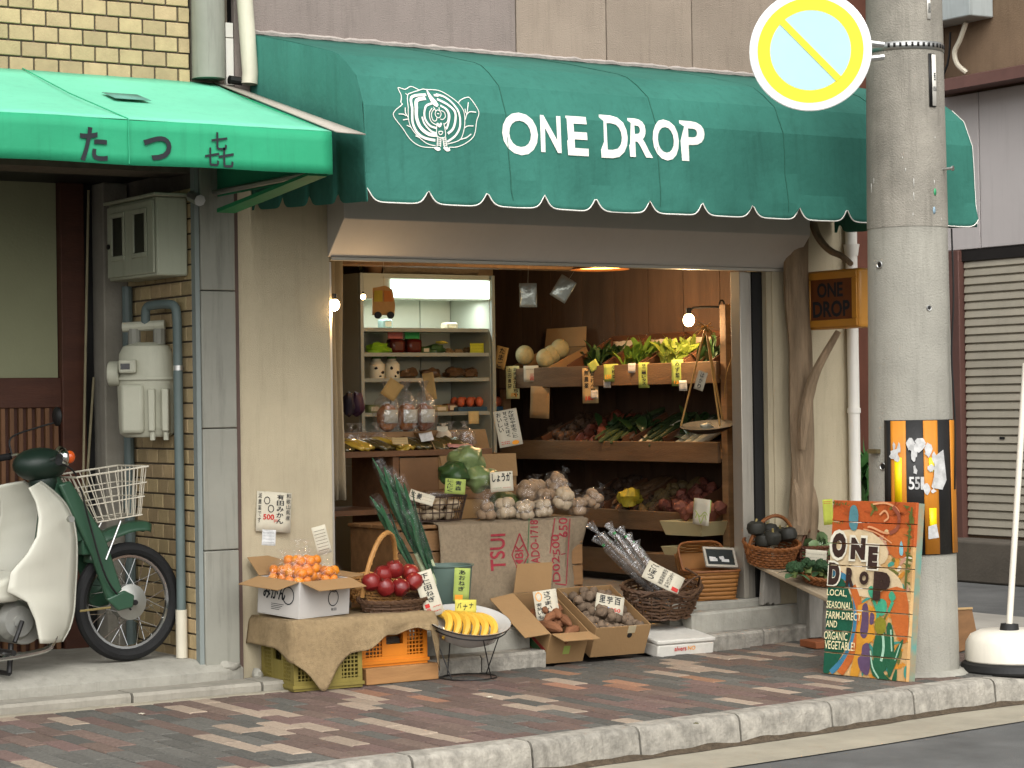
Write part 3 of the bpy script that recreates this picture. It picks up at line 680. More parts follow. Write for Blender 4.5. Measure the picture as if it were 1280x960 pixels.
bb = MB(); bb.flat([fit(text('西', 1, .02), a+.02, a+.08, z+.0, z+.04)], lambda u, v: skin(u, v, .016)); bb.build('lettering', m_ink, up, world=True, smooth=0)
for px, py, r in ((1100,331,.017), (1161,385,.012), (1104,583,.018)):
    a, z = onp(px, py); ring = upp('step_socket', m_black, lambda b: b.tube([skin(a,z,-.01), skin(a,z,.004)], r, 12))
    upp('socket_rim', m_steel, lambda b: b.tube([(Vector(skin(a,z,.004))+Vector((-math.sin(a)*math.cos(t)*r, math.cos(a)*math.cos(t)*r, math.sin(t)*r))) for t in [2*PI*i/14 for i in range(14)]], .003, 5, closed=True), ring)
a, z = onp(1176, 211); upp('step_bolt', m_steel, lambda b: b.tube([skin(a+.1,z,-.02), skin(a+.1,z,.05), skin(a+.1,z,.051), skin(a+.1,z,.06)], [.007,.007,.013,.013], 8))
for px, py, c in ((1168,240,'#3f9d6a'), (1167,263,'#8fa9b8')):
    a, z = onp(px, py); upp('sticker', mat('sticker'+c[1:], c, .4, .2, 60, 0), lambda b: b.add([skin(a+.045*math.cos(t)*.9, z+.019*math.sin(t), .005) for t in [2*PI*i/14 for i in range(14)]], [tuple(range(14))]), solid=.002)
m_flake = mat('white_flakes', '#d8d6cf', .8, .1, 40, .1, 60)
for px, py, h in ((1142,228,.05), (1142,245,.04), (1132,212,.02), (1128,197,.01), (1141,268,.02), (1168,172,.01), (1167,228,.03), (1090,235,.05), (1176,275,.02), (1093,226,.03)):
    a, z = onp(px, py); upp('paint_flake', m_flake, lambda b: b.add([skin(a-.008, z-h/2, .0045), skin(a+.006, z-h*.4, .0045), skin(a+.010, z+h*.3, .0045), skin(a-.002, z+h/2, .0045)], [(0,1,2,3)]), solid=.001)
# striped reflective guard round the foot
m_gor = mat('guard_orange', '#c07a22', .5, .18, 5, .05, 40, streak=.2)
zg0, zg1 = onp(1140, 694)[1], onp(1140, 525)[1]
guard = upp('guard', m_black, lambda b: b.grid(lambda u, v: skin(onp(1107,600)[0]+(1.5+2.0)*u, zg0+(zg1-zg0)*v, .006), 30, 1), solid=.004)
edges = [onp(p, 600, .01)[0] for p in (1114, 1133, 1155, 1173)]
for a0, a1 in ((edges[0], edges[1]), (edges[2], edges[3]), (edges[3]+.42, edges[3]+.75), (edges[3]+1.1, edges[3]+1.4)):
    curved('orange_stripe', m_gor, a0, a1, zg0+.004, zg1-.004, .0105, guard, .002)
m_yel = mat('reflective_yellow', '#f2d614', .35, .06, 20, .05, 40)
for p, q0, q1 in ((1123,572,628), (1166,635,668), (1165,572,590)):
    a0, z0 = onp(p-4, q1, .01); a1, z1 = onp(p+4, q0, .01)
    curved('reflector', m_yel, a0, a1, z0, z1, .0135, guard, .002, 2)
m_paper = mat('torn_paper', '#b9b8b5', .9, .35, 22, .15, 50, rnd=.15)
def scrap(pts, e=.016):
    an = [onp(px, py, .012) for px, py in pts]; ca = sum(p[0] for p in an)/len(an); cz = sum(p[1] for p in an)/len(an)
    upp('paper_scrap', m_paper, lambda b: b.add([skin(ca, cz, e)]+[skin(a, z, e) for a, z in an], [(0, i+1, (i+1) % len(an)+1) for i in range(len(an))]), guard)
_r = random.Random(9)
for k_ in range(26):
    cx_, cy_ = (_r.uniform(1137,1154), _r.uniform(548,592)) if k_ < 10 else ((_r.uniform(1158,1181), _r.uniform(550,615)) if k_ < 20 else (_r.uniform(1116,1131), _r.uniform(552,574)))
    s1, s2 = _r.uniform(2, 6), _r.uniform(3, 11); n_ = _r.randint(6, 9)
    scrap([(cx_+s1*math.cos(2*PI*i/n_)*_r.uniform(.5,1.2), cy_+s2*math.sin(2*PI*i/n_)*_r.uniform(.5,1.2)) for i in range(n_)], .0155+.0001*k_)
scrap([(1168,570),(1178,562),(1182,600),(1177,612),(1166,610)], .0185); scrap([(1160,658),(1170,655),(1173,672),(1160,674)], .0182)
bb = MB()
for ch, p0, p1 in (('5',1136,1143), ('5',1143.5,1150), ('1',1151,1155)):
    a0, z0 = onp(p0, 612, .015); a1, z1 = onp(p1, 596, .015); bb = MB(); bb.flat([fit(text(ch, 1, .02), a0, a1, z0, z1)], lambda u, v: skin(u, v, .0165)); bb.build('lettering', m_paper, guard, world=True, smooth=0)
upp('strap_buckle', mat('buckle', '#8a7f60', .4, .2, 8, .1, 40, metal=.8), lambda b: [b.box(skin(onp(1095,564)[0]+t, onp(1095,564)[1], .012), (.03,.03,.022)) for t in (-.12, .0, .1)], smooth=0)
# ================================================================ ROUND TRAFFIC SIGN
sc = at(1013, 63, y=-1.98); dirc = (CAM-sc); dirc.z = 0; dirc.normalize()
sg = thing('traffic_sign', 'round no-parking sign with flash-washed yellow ring and slash on the pole', 'traffic sign', sc, rot=dirc.to_track_quat('Z', 'Y').to_matrix().to_4x4())
k = 76/ppm(sc)
def ring(b, r0, r1, z, n=64):
    v = [(r*math.cos(2*PI*i/n), r*math.sin(2*PI*i/n), z) for r in (r0, r1) for i in range(n)]
    b.add(v, [(i, n+i, n+(i+1) % n, (i+1) % n) for i in range(n)])
b = MB(); b.lathe([(0,-.012),(k*.98,-.012),(k,-.006),(k,.0),(k*.985,.004),(0,.004)], 64); b.build('disc', mat('sign_white', '#eeeeec', .3, .02, 4, 0), sg)
b = MB(); ring(b, k*.66, k*.865, .0055); b.build('ring', mat('sign_flash_yellow', '#e6d82c', .5, .03, 4, 0), sg, smooth=0)  # flash glare put into the colour: red ring and slash turn yellow
b = MB(); b.add([(k*.655*math.cos(2*PI*i/48), k*.655*math.sin(2*PI*i/48), .0055) for i in range(48)], [tuple(range(48))]); b.build('centre', mat('sign_flash_cyan', '#a9d2d6', .5, .03, 8, 0), sg, smooth=0)  # blue centre turned pale cyan, flash washout put into its colour
b = MB(); b.M = Rz(math.radians(-47)); b.bx(-k*.67, k*.67, -k*.055, k*.055, .007, .009); b.build('slash', MATS['sign_flash_yellow'], sg, smooth=0)
b = MB(); b.tube([(0,.05,-.02),(.2,.05,-.06),(.36,.03,-.1)], .016, 8); b.tube([(0,-.05,-.02),(.2,-.05,-.06),(.36,-.03,-.1)], .016, 8); b.build('bracket', m_steel, sg)
# ================================================================ PAINTED PLANK BOARD leaning on the pole
bl = at(1029, 842, z=0); br = at(1133, 853, z=0); wv = (br-bl); BW = wv.length; wv.normalize(); nv = Vector((-wv.y, wv.x, 0));
if nv.dot(CAM-bl) < 0: nv = -nv
tilt = math.radians(6.5); uv = Vector((0, 0, math.cos(tilt)))-nv*math.sin(tilt); n3 = wv.cross(uv); 
if n3.dot(CAM-bl) < 0: n3 = -n3
Mb = Matrix((wv, uv, n3)).transposed().to_4x4(); Mb.translation = bl
bo = thing('painted_board', 'painted plank board lettered with the shop name leaning on the pole', 'sign board', bl, rot=Mb.to_3x3().to_4x4())
BH = .905; NPK = 8; pk = BH/NPK
m_bt = mat('board_tan', '#b98d55', .75, .2, 9, .3, 50, rnd=.08, col2='#c9a978'); m_bo = mat('board_orange', '#b04f22', .75, .2, 9, .3, 50, col2='#a8531f')
for i in range(NPK):
    b = MB(); b.bx(.0015*rng.random(), BW-.002*rng.random(), i*pk+.002, (i+1)*pk-.002, -.022, rng.uniform(-.001, .0008)); b.build('plank', m_bo if i >= 6 else m_bt, bo, smooth=0, bevel=.002)
b = MB(); b.bx(.03, .07, .01, BH-.01, -.045, -.0225); b.build('batten', m_wood, bo)
b = MB(); b.bx(BW-.045, BW-.004, .004, BH-.004, -.07, -.0225); b.build('side_batten', mat('board_side', '#4f8f86', .75, .3, 6, .2, 40, col2='#b8793f'), bo)
def zz(x, y): v = (y-65)/830; l = 128-62*v; r = 505-40*v; return ((x-l)/(r-l)*BW, (1-v)*BH)
def clip(poly, lo, hi):
    for s_, lim in ((1, lo), (-1, -hi)):
        o = []
        for i in range(len(poly)):
            p, q = poly[i], poly[(i+1) % len(poly)]; dp_, dq = s_*p[1]-lim, s_*q[1]-lim
            if dp_ >= 0: o.append(p)
            if dp_*dq < 0: t = dp_/(dp_-dq); o.append((p[0]+(q[0]-p[0])*t, lim*s_))
        poly = o
        if len(poly) < 3: return []
    return poly
_lay = [.0018]
def paint(name, polys, m, parent=bo, join=False):
    if len(polys) > 1 and not join:
        for p_ in polys: paint(name, [p_], m, parent, True)
        return
    bb = MB(); _lay[0] += .00018
    for v, f in polys:
        for q in f:
            pl_ = [(min(max(v[i][0], .002), BW-.003), min(max(v[i][1], .002), BH-.002)) for i in q]
            for i in range(NPK):
                c = clip(pl_, i*pk+.0035, (i+1)*pk-.0035)
                if len(c) >= 3: bb.add([(a, d, _lay[0]) for a, d in c], [tuple(range(len(c)))])
    if bb.f: return bb.build(name, m, parent, smooth=0)
def blob(pts, sm=3):
    p = [zz(*q) for q in pts]
    if sm: p = [(q.x, q.y) for q in catmull([Vector((a, c, 0)) for a, c in p], sm, True)]
    cx = sum(a for a, _ in p)/len(p); cy = sum(c for _, c in p)/len(p)
    return ([(cx, cy)]+p, [(0, i+1, (i+1) % len(p)+1) for i in range(len(p))])
def line(pts, w):
    c = catmull([Vector((*zz(*q), 0)) for q in pts], 4); return stroke([(q.x, q.y) for q in c], w*.0013)
pt = lambda n, c, v=.15: mat('paint_'+n, c, .7, v, 14, .25, 60)
_r = random.Random(21)
for nm_, c_, nn, (xa, xb, ya_, yb_) in (('rust', '#9c4a1e', 34, (120,500,70,330)), ('sand', '#c8ae80', 60, (90,490,200,560)), ('amber', '#c7842e', 55, (200,480,330,900)), ('rose', '#b98a72', 30, (230,470,200,700)), ('teal', '#3f8a7c', 22, (230,490,330,880)), ('olive', '#66662c', 24, (250,490,80,900)), ('white', '#d2cbb8', 26, (110,470,200,560))):
    ds = []
    for _ in range(nn):
        x_, y_ = _r.uniform(xa, xb), _r.uniform(ya_, yb_); a_ = _r.uniform(0, 3.1); l_ = _r.uniform(10, 38); w_ = _r.uniform(4, 13)
        ds.append(blob([(x_+l_*math.cos(a_)*u_-w_*math.sin(a_)*v_, y_+l_*math.sin(a_)*u_+w_*math.cos(a_)*v_) for u_, v_ in ((-1,0),(-.4,.8),(.5,1),(1,.1),(.3,-.7),(-.5,-1))], 2))
    paint('brush_dabs', ds, mat('paint_'+nm_, c_, .7, .2, 14, .25, 60), bo, True)['kind'] = 'stuff'
paint('painted_cream', [blob([(108,240),(200,205),(310,215),(380,300),(330,370),(110,365)]), blob([(100,360),(330,365),(430,420),(440,500),(300,520),(95,480)])], pt('cream', '#cdb893'))
paint('painted_orange', [blob([(330,500),(460,470),(470,700),(420,690),(380,560)]), blob([(385,215),(480,190),(478,300),(420,330),(380,290)]), blob([(90,420),(160,400),(215,480),(100,470)])], pt('orange', '#b9622a'))
paint('painted_green', [blob([(95,425),(170,440),(215,560),(205,700),(160,800),(95,890),(66,885),(80,650)])], pt('green', '#14523c'))
paint('painted_blue', [line([(120,412),(190,440),(228,540),(222,690),(180,800),(105,888)], 24)], pt('blue', '#3c7894'))
paint('painted_orange', [line([(215,470),(250,590),(240,700),(205,800),(150,890)], 34)], pt('orange', '#b9622a'))
paint('painted_ochre', [blob([(240,640),(300,620),(320,700),(270,760),(240,890),(200,890),(230,760)]), blob([(240,560),(310,560),(330,620),(260,640)])], pt('ochre', '#c98d2c'))
for q in ([(262,560),(285,550),(292,620),(285,690),(268,712),(250,690),(258,620)], [(262,745),(292,735),(298,820),(285,880),(250,860),(238,810),(255,790)], [(300,590),(318,600),(312,640),(295,640)]):
    paint('painted_aubergine', [blob(q)], pt('purple', '#5a4560'))
paint('painted_leaf', [blob([(322,700),(345,660),(375,690),(385,800),(360,860),(320,830),(310,760)]), blob([(375,650),(400,640),(410,740),(400,860),(380,860)]), blob([(440,710),(450,720),(400,860),(380,830)]), blob([(300,800),(330,830),(395,900),(385,920),(310,880)]), blob([(415,845),(425,850),(418,915),(395,915)])], pt('leaf', '#1f5a3c'))
paint('painted_shine', [line([(352,640),(362,740),(350,810)], 12), line([(395,660),(400,760)], 7), line([(440,720),(415,800)], 5), line([(300,765),(310,840),(340,890)], 7)], pt('shine', '#9dc2a8'))
paint('painted_frog', [blob([(335,540),(350,520),(375,535),(372,585),(345,600),(332,570)]), blob([(385,505),(400,480),(418,510),(400,530)]), blob([(290,480),(310,465),(325,520),(300,515)]), line([(315,530),(335,590),(330,640),(345,680)], 14), line([(405,530),(385,580)], 14)], pt('frog', '#3d9a77'))
paint('painted_squash', [blob([(325,620),(350,605),(372,625),(370,670),(345,690),(322,665)])], pt('squash', '#7d7a22'))
paint('painted_bird', [blob([(212,100),(235,90),(248,130),(240,200),(215,205),(203,170)]), line([(215,100),(208,150)], 8)], pt('bird', '#4f7f86'))
paint('painted_drop', [blob([(443,245),(452,285),(448,315),(436,310),(434,280)], 2)], pt('drop', '#7fb6bf'))
paint('painted_swirl', [line([(315,80),(380,75),(430,110),(425,180),(380,215),(310,190),(290,190)], 8), line([(345,130),(370,110),(385,140),(365,160)], 8), line([(270,200),(330,215),(400,260)], 5)], pt('swirl', '#cf9468'))
paint('painted_swirl', [line([(405,90),(432,130),(425,190),(390,215)], 16)], pt('darkswirl', '#8a4a35'))
paint('painted_vine', [line([(490,90),(480,200),(470,330),(462,470)], 10)]+[blob([(470+10*((i*7) % 5-2), 80+i*27), (482+6*((i*5) % 3), 86+i*27), (476+8*((i*3) % 4-1), 100+i*27)], 0) for i in range(15)], pt('vine', '#56602a'))
paint('painted_vine', [blob([(130+i*14, 75+(i % 3)*9), (142+i*14, 72+(i % 2)*10), (138+i*14, 92)], 0) for i in range(6)]+[blob([(135+i*12, 165+(i % 3)*8), (146+i*12, 162), (142+i*12, 180)], 0) for i in range(4)], pt('vine', '#56602a'))
def bt(s, x0, x1, y0, y1, bold=.02, drop=0):
    a = zz(x0, y1); c = zz(x1, y0); return fit(text(s, 1, bold, 3), a[0], c[0], a[1], c[1], 0, drop)
m_bdark = pt('dark_brown', '#33211a')
paint('letter_halo', [bt('O',108,204,206,356,.12), bt('N',203,294,230,354,.12), bt('E',284,349,266,392,.12), bt('D',97,172,356,480,.12)], pt('halo', '#d8d3c0'))
paint('lettering', [bt('O',122,197,222,342,.085), bt('N',212,286,242,345,.085), bt('E',292,342,280,385,.085), bt('D',104,165,365,472,.085), bt('R',188,232,385,475,.07), bt('O',252,300,398,462,.085), bt('P',315,400,395,530,.09)], m_bdark)
paint('lettering', [bt(s, x0, x1, y0, y1, .01) for s, x0, x1, y0, y1 in (('LOCAL,',98,196,492,527), ('SEASONAL,',95,222,548,588), ('FARM-DIRECT',93,262,596,632), ('AND',92,148,640,672), ('ORGANIC',82,198,692,730), ('VEGETABLE!',84,232,735,775))], pt('letter_cream', '#e6dcae', .05))
# ================================================================ SIGN STAND, LOOSE PLANK
st = at(1266, 838, z=-.002); ss = thing('sign_stand', 'white water-filled stand base with slim white pole on black foot', 'sign stand', (st.x, st.y, -.002))
m_wplas = mat('white_plastic', '#d9d3c4', .4, .05, 3, .04, 20, streak=.12)
b = MB(); b.lathe([(0,.045),(.235,.045),(.245,.06),(.24,.15),(.215,.19),(.17,.21),(.0,.215)], 40); b.build('water_tank', m_wplas, ss)
b = MB(); b.lathe([(0,.0),(.265,.0),(.27,.012),(.262,.042),(.24,.055),(0,.055)], 40); b.build('foot', mat('black_rubber', '#1d1d1c', .6, .2, 8), ss)
b = MB(); b.tube([(-.02,0,.21),(-.018,0,.245)], [.05,.045], 20); b.build('collar', MATS['black_rubber'], ss)
b = MB(); b.tube([(-.02,0,.24),(.13,-.0,1.6)], .0165, 12); b.build('pole', m_wplas, ss)
q = at(1208, 812, z=0); wp = thing('wooden_plank', 'short brown plank standing on edge behind the utility pole', 'plank', q, rz=math.radians(25))
b = MB(); b.M = Rx(math.radians(-8)); b.prism([(-.16,0),(.16,0),(.13,.215),(-.16,.235)], -.02, .02, 'y'); b.build('plank', mat('raw_plank', '#83603f', .8, .25, 4, .2, 40, st=(1,6,6)), wp, bevel=.004)
b = MB(); b.M = Rx(math.radians(-8)); b.prism([(-.16,.236),(.13,.216),(.128,.228),(-.16,.248)], -.024, .05, 'y'); b.build('pale_lath', mat('pale_lath', '#b99a6c', .8, .2, 6), wp)

a_, _z = onp(1180, 400); upp('cable', m_black, lambda b: b.tube(catmull([skin(a_+.25, 2.30, .03), skin(a_+.2, 1.95, .035), skin(a_+.16, 1.65, .02), skin(a_+.2, 1.3, .025), skin(a_+.2, .95, .015)], 6), .005, 5))
# ================================================================ METER BOX, GAS METER, PIPES in the recess
m_mbox = mat('meter_box_grey', '#a5a894', .6, .1, 3, .1, 30, streak=.3)
mx = thing('meter_box', 'dusty grey-green electric meter cabinet with two small windows', 'meter box', (4.83, .35, 2.08))
def mp_(name, m, fn, **k): return part(name, m, fn, mx, **k)
z0, z1 = 2.10, 2.50
mp_('cabinet', m_mbox, lambda b: b.bx(4.735, 4.905, .04, .66, z0, z1), bevel=.01)
mp_('roof', m_mbox, lambda b: b.bx(4.715, 4.905, .02, .68, z1+.001, z1+.018), bevel=.004)
mp_('door', m_mbox, lambda b: b.bx(4.722, 4.734, .06, .645, z0+.015, z1-.015), bevel=.004)
for y in (.50, .22):
    w = mp_('window_frame', m_mbox, lambda b: (b.bx(4.714,4.7215,y-.09,y+.09,2.20,2.225), b.bx(4.714,4.7215,y-.09,y+.09,2.425,2.45), b.bx(4.714,4.7215,y-.09,y-.065,2.2255,2.4245), b.bx(4.714,4.7215,y+.065,y+.09,2.2255,2.4245)), bevel=.003)
    part('pane', mat('dark_glass', '#15181a', .15, .1, 5, 0, spec=.6), lambda b: b.bx(4.719,4.7213,y-.064,y+.064,2.226,2.424), w)
mp_('lock', m_black, lambda b: b.tube([(4.722,.62,2.28),(4.712,.62,2.28)], .014, 10))
m_gas = mat('gas_meter_paint', '#b3b29f', .55, .1, 4, .12, 40, streak=.18)
gp = at(160, 460, y=.30); gm = thing('gas_meter', 'pale two-lobed gas meter hanging from grey pipes on the tiled wall', 'gas meter', (4.80, .34, 1.28), rz=math.radians(-35))
GS = 1.0
def gpart(name, m, fn, parent=gm, **k): b = MB(); fn(b); return b.build(name, m, parent, **k)
gpart('lower_case', m_gas, lambda b: b.lathe([(0,0),(.11,0),(.135,.02),(.14,.06),(.145,.27),(.15,.30),(.0,.30)], 20, 1.05, .62), bevel=.004)
gpart('upper_case', m_gas, lambda b: b.lathe([(.0,.305),(.15,.305),(.14,.33),(.135,.43),(.115,.47),(.06,.49),(0,.49)], 20, 1.05, .62))
gpart('flange', m_gas, lambda b: b.lathe([(0,.296),(.165,.296),(.165,.310),(0,.310)], 20, 1.05, .64))
gpart('front_cover', m_gas, lambda b: b.bx(-.115, .005, -.118, -.05, .02, .275), bevel=.02)
gpart('dial_box', m_gas, lambda b: b.bx(-.12, -.03, -.125, -.06, .33, .40), bevel=.01)
gpart('dial', MATS['dark_glass'], lambda b: b.bx(-.108, -.06, -.1275, -.1252, .35, .38))
gpart('side_lobe', m_gas, lambda b: b.tube([(-.13,-.02,.33),(-.19,-.02,.33)], .065, 14), bevel=.004)
for x in (.045, .115): 
    gpart('rib', m_gas, lambda b: b.bx(x-.018, x+.018, -.115, -.05, .03, .25), bevel=.008)
    gpart('foot_nut', m_gas, lambda b: b.tube([(x,-.085,.03),(x,-.085,-.015)], .014, 8))
gpart('inlet', m_greyp, lambda b: (b.tube([(-.06,.0,.48),(-.06,.0,.56)], .032, 10)))
gpart('outlet', m_greyp, lambda b: (b.tube([(.07,.0,.48),(.07,.0,.56)], .032, 10)))
gpart('valve_body', m_gas, lambda b: b.tube([(-.12,.0,.57),(.10,.0,.58)], .026, 10))
m_gpipe = mat('grey_gas_pipe', '#5d6a68', .5, .15, 6, .1, 40)
gq = thing('gas_pipe', 'grey gas pipe bending down the tiled wall into a beige sleeve', 'pipe', (4.86, .12, .15))
part('pipe', m_gpipe, lambda b: b.tube(catmull([(4.80,.34,1.86), (4.80,.33,1.945), (4.82,.28,1.96), (4.85,.16,1.96), (4.868,.12,1.94), (4.872,.11,1.86)], 4)+[Vector((4.874,.11,.4)), Vector((4.874,.11,.16))], .024, 12), gq)
part('sleeve', m_pvc, lambda b: b.tube([(4.874,.11,.155),(4.874,.11,.40)], .03, 12), gq)
part('wall_clip', m_steel, lambda b: b.tube([(4.874,.11,1.62),(4.874,.11,1.645)], .027, 12), gq)
dq = thing('drain_pipe', 'dark grey drain pipe beside the cement pillar in the recess', 'pipe', (4.87, .72, .15))
part('pipe', m_gpipe, lambda b: b.tube([(4.87,.735,.155),(4.87,.735,2.08)], .028, 10), dq)
part('joint', m_gpipe, lambda b: b.tube([(4.87,.735,.9),(4.87,.735,.98)], .034, 10), dq)
# ================================================================ MOTORBIKE (front axle at the origin of x, facing +x)
m_bgreen = mat('bike_green', '#2c4a37', .35, .1, 3, .03, 20, coat=.3)
m_bwhite = mat('bike_shield', '#c4c2b3', .4, .06, 3, .03, 20, streak=.06)
m_chrome = mat('chrome', '#c9c9c6', .18, .05, 5, 0, metal=1)
m_rub = mat('tyre_rubber', '#161616', .75, .2, 20, .2, 60)
m_eng = mat('engine_alloy', '#a3a39c', .4, .12, 8, .1, 40, metal=.7)
wc = at(158, 752, y=.16)
bk = thing('motorbike', 'green and white step-through motorbike with wire front basket', 'motorbike', (wc.x, .15, .155), rz=math.radians(7))
R_ = .30
def kp(name, m, fn, parent=bk, **k): b = MB(); fn(b); return b.build(name, m, parent, **k)
def wheel(x):
    w = kp('wheel', m_chrome, lambda b: b.tube([(x+.232*math.cos(t), 0, R_+.232*math.sin(t)) for t in [2*PI*i/40 for i in range(40)]], .012, 6, closed=True))
    kp('tyre', m_rub, lambda b: b.tube([(x+.268*math.cos(t), 0, R_+.268*math.sin(t)) for t in [2*PI*i/48 for i in range(48)]], .032, 10, closed=True), w)
    kp('hub', m_eng, lambda b: (setattr(b, 'M', Tr(x,0,R_) @ Rx(PI/2)), b.lathe([(0,-.05),(.05,-.05),(.085,-.035),(.09,0),(.09,.035),(.06,.045),(.02,.06),(0,.06)], 28)), w)
    kp('axle_nut', m_black, lambda b: b.tube([(x,-.085,R_),(x,.075,R_)], .014, 8), w)
    for i in range(28):
        t = 2*PI*i/28; s_ = (.55 if (i//2) % 2 else -.55); yy = .03 if i % 2 else -.03
        kp('spoke', m_chrome, lambda b: b.tube([(x+.085*math.cos(t+s_), yy, R_+.085*math.sin(t+s_)), (x+.224*math.cos(t), 0, R_+.224*math.sin(t))], .0022, 4), w)
wheel(0); wheel(-1.25)
X = lambda px: (px-158)/213.0
Z = lambda py: R_-(py-752)/247.0
for s_ in (-1, 1):
    kp('fork_leg', m_bgreen, lambda b: b.prism([(X(66),Z(602)),(X(80),Z(598)),(X(120),Z(668)),(X(140),Z(735)),(X(122),Z(748)),(X(104),Z(690))], s_*.075, s_*.105, 'y'), bevel=.01)
    kp('leading_link', m_bgreen, lambda b: b.prism([(X(118),Z(744)),(X(140),Z(735)),(X(152),Z(742)),(X(150),Z(757)),(X(132),Z(760))], s_*.106, s_*.125, 'y'), bevel=.008)
kp('steering_head', m_bgreen, lambda b: b.tube([(X(62),0,Z(590)),(X(100),0,Z(668))], [.055,.075], 14))
kp('fork_bridge', m_bgreen, lambda b: b.bx(X(96), X(112), -.074, .074, Z(690), Z(655)), bevel=.01)
def fend(b):
    pts = [(X(108),Z(700)), (X(112),Z(676)), (X(124),Z(664)), (X(142),Z(657)), (X(160),Z(652)), (X(178),Z(652)), (X(188),Z(656))]
    pts = [(p.x, p.y) for p in catmull([Vector((a, c, 0)) for a, c in pts], 4)]; v = []
    for i, (x, z) in enumerate(pts):
        a = pts[max(i-1,0)]; c = pts[min(i+1,len(pts)-1)]; n = Vector((-(c[1]-a[1]), c[0]-a[0])).normalized()
        w_ = .062*(1-.5*max(0, (i-20)/4)**2)
        for t in (-1, -.9, -.5, 0, .5, .9, 1):
            d = -.05*abs(t)**3; v.append((x+n.x*d, t*w_, z+n.y*d))
    b.add(v, [(i*7+j, i*7+j+1, (i+1)*7+j+1, (i+1)*7+j) for i in range(len(pts)-1) for j in range(6)])
kp('front_fender', m_bgreen, fend, solid=.004)
kp('fender_stay', m_chrome, lambda b: b.tube([(X(140),-.09,Z(650)),(X(119),-.112,Z(696))], .005, 6))
kp('fender_stay', m_chrome, lambda b: b.tube([(X(140),.09,Z(650)),(X(119),.112,Z(696))], .005, 6))
kp('torque_rod', mat('brass_rod', '#9a8a5c', .4, .1, 5, metal=.6), lambda b: b.tube([(X(90),-.09,Z(757)),(X(124),-.11,Z(755))], .006, 6))
def shield(s_):
    fr = [(54,598),(64,606),(80,622),(90,640),(95,668),(95,700),(93,730),(91,756),(86,776),(77,792)]; bk_ = [(40,604),(48,622),(51,640),(48,662),(36,682),(15,700),(-25,716),(-40,728),(-18,738),(4,739)]
    bk2 = [(40,604),(48,622),(51,640),(48,662),(36,682),(18,702),(14,724),(36,738),(45,760),(50,788)]
    def fn(u, v):
        t = u*9; i = min(int(t), 8); q = t-i
        f_ = [fr[i][k]+(fr[i+1][k]-fr[i][k])*q for k in (0,1)]; r_ = [bk2[i][k]+(bk2[i+1][k]-bk2[i][k])*q for k in (0,1)]
        px = f_[0]+(r_[0]-f_[0])*v; py = f_[1]+(r_[1]-f_[1])*v
        yo = .085+.15*math.sin(v*PI/2)*(.55+.45*min(1,u*2))
        return (X(px-100*yo), s_*yo, Z(py))
    return lambda b: b.grid(fn, 36, 8)
kp('leg_shield', m_bwhite, shield(-1), solid=.008, smooth=60); kp('leg_shield', m_bwhite, shield(1), solid=.008, smooth=60)
for s_ in (-1, 1):
    kp('shield_trim', mat('trim_grey', '#a8a79a', .4), lambda b: b.tube([(X(px_-100*.085)+.004, s_*.085, Z(py_)) for px_, py_ in [(q_.x, q_.y) for q_ in catmull([Vector((a_, c_, 0)) for a_, c_ in [(54,598),(64,606),(80,622),(90,640),(95,668),(95,700),(93,730),(91,756),(86,776),(77,792)]], 3)]], .006, 6))
kp('brake_cable', m_black, lambda b: b.tube(catmull([(X(56),-.16,Z(575)),(X(80),-.15,Z(590)),(X(98),-.13,Z(650)),(X(118),-.13,Z(720)),(X(150),-.10,Z(760))], 5), .005, 6))
kp('brake_cable', m_black, lambda b: b.tube(catmull([(X(56),.16,Z(575)),(X(86),.10,Z(585)),(X(92),.06,Z(630)),(X(104),.0,Z(680))], 5), .005, 6))
kp('shield_skirt', m_bwhite, lambda b: b.prism([(X(16),Z(702)),(X(-30),Z(718)),(X(-120),Z(728)),(X(-120),Z(742)),(X(12),Z(738))], -.19, .19, 'y'), bevel=.035, seg=4)
kp('shield_bolt', m_eng, lambda b: b.tube([(X(66),-.20,Z(643)),(X(66),-.225,Z(643))], .016, 12))
kp('handle_cowl', mat('dark_green_plastic', '#1a2a21', .4, .15, 4, .04, 20), lambda b: (b.ball((X(56),0,Z(578)), (.14,.11,.085), 16, 10), b.ball((X(60),0,Z(600)), (.075,.07,.08), 14, 8)))
kp('headlight', m_chrome, lambda b: b.ball((X(80),0,Z(572)), (.035,.065,.065), 16, 10))
for s_ in (-1, 1):
    kp('indicator', mat('orange_lens', '#c8521a', .2, .08, 6, 0, coat=.4), lambda b: b.ball((X(76),s_*.125,Z(569)), (.028,.028,.032), 12, 8))
    kp('indicator_rim', m_chrome, lambda b: b.ball((X(70),s_*.118,Z(569)), (.030,.036,.04), 12, 8))
    kp('handlebar', m_chrome, lambda b: b.tube([(X(58),s_*.08,Z(572)),(X(54),s_*.22,Z(567)),(X(46),s_*.30,Z(570))], .012, 8))
    kp('grip', m_rub, lambda b: b.tube([(X(50),s_*.25,Z(568)),(X(36),s_*.36,Z(573))], .018, 10))
    if s_ < 0: continue
    kp('mirror_stalk', m_black, lambda b: b.tube(catmull([(X(50),s_*.24,Z(565)),(X(52),s_*.26,Z(545)),(X(86),s_*.27,Z(533)),(X(104),s_*.27,Z(528))], 4), .005, 6))
    kp('mirror', m_black, lambda b: b.ball((X(108),s_*.27,Z(520)), (.018,.045,.05), 12, 8))
m_wire = mat('wire_white', '#c2bba9', .5, .1, 9, .05, 40)
bas = kp('basket', m_wire, lambda b: b.tube([(X(80),-.16,Z(594)),(X(167),-.15,Z(583)),(X(167),.15,Z(583)),(X(80),.16,Z(594))], .005, 6, closed=True))
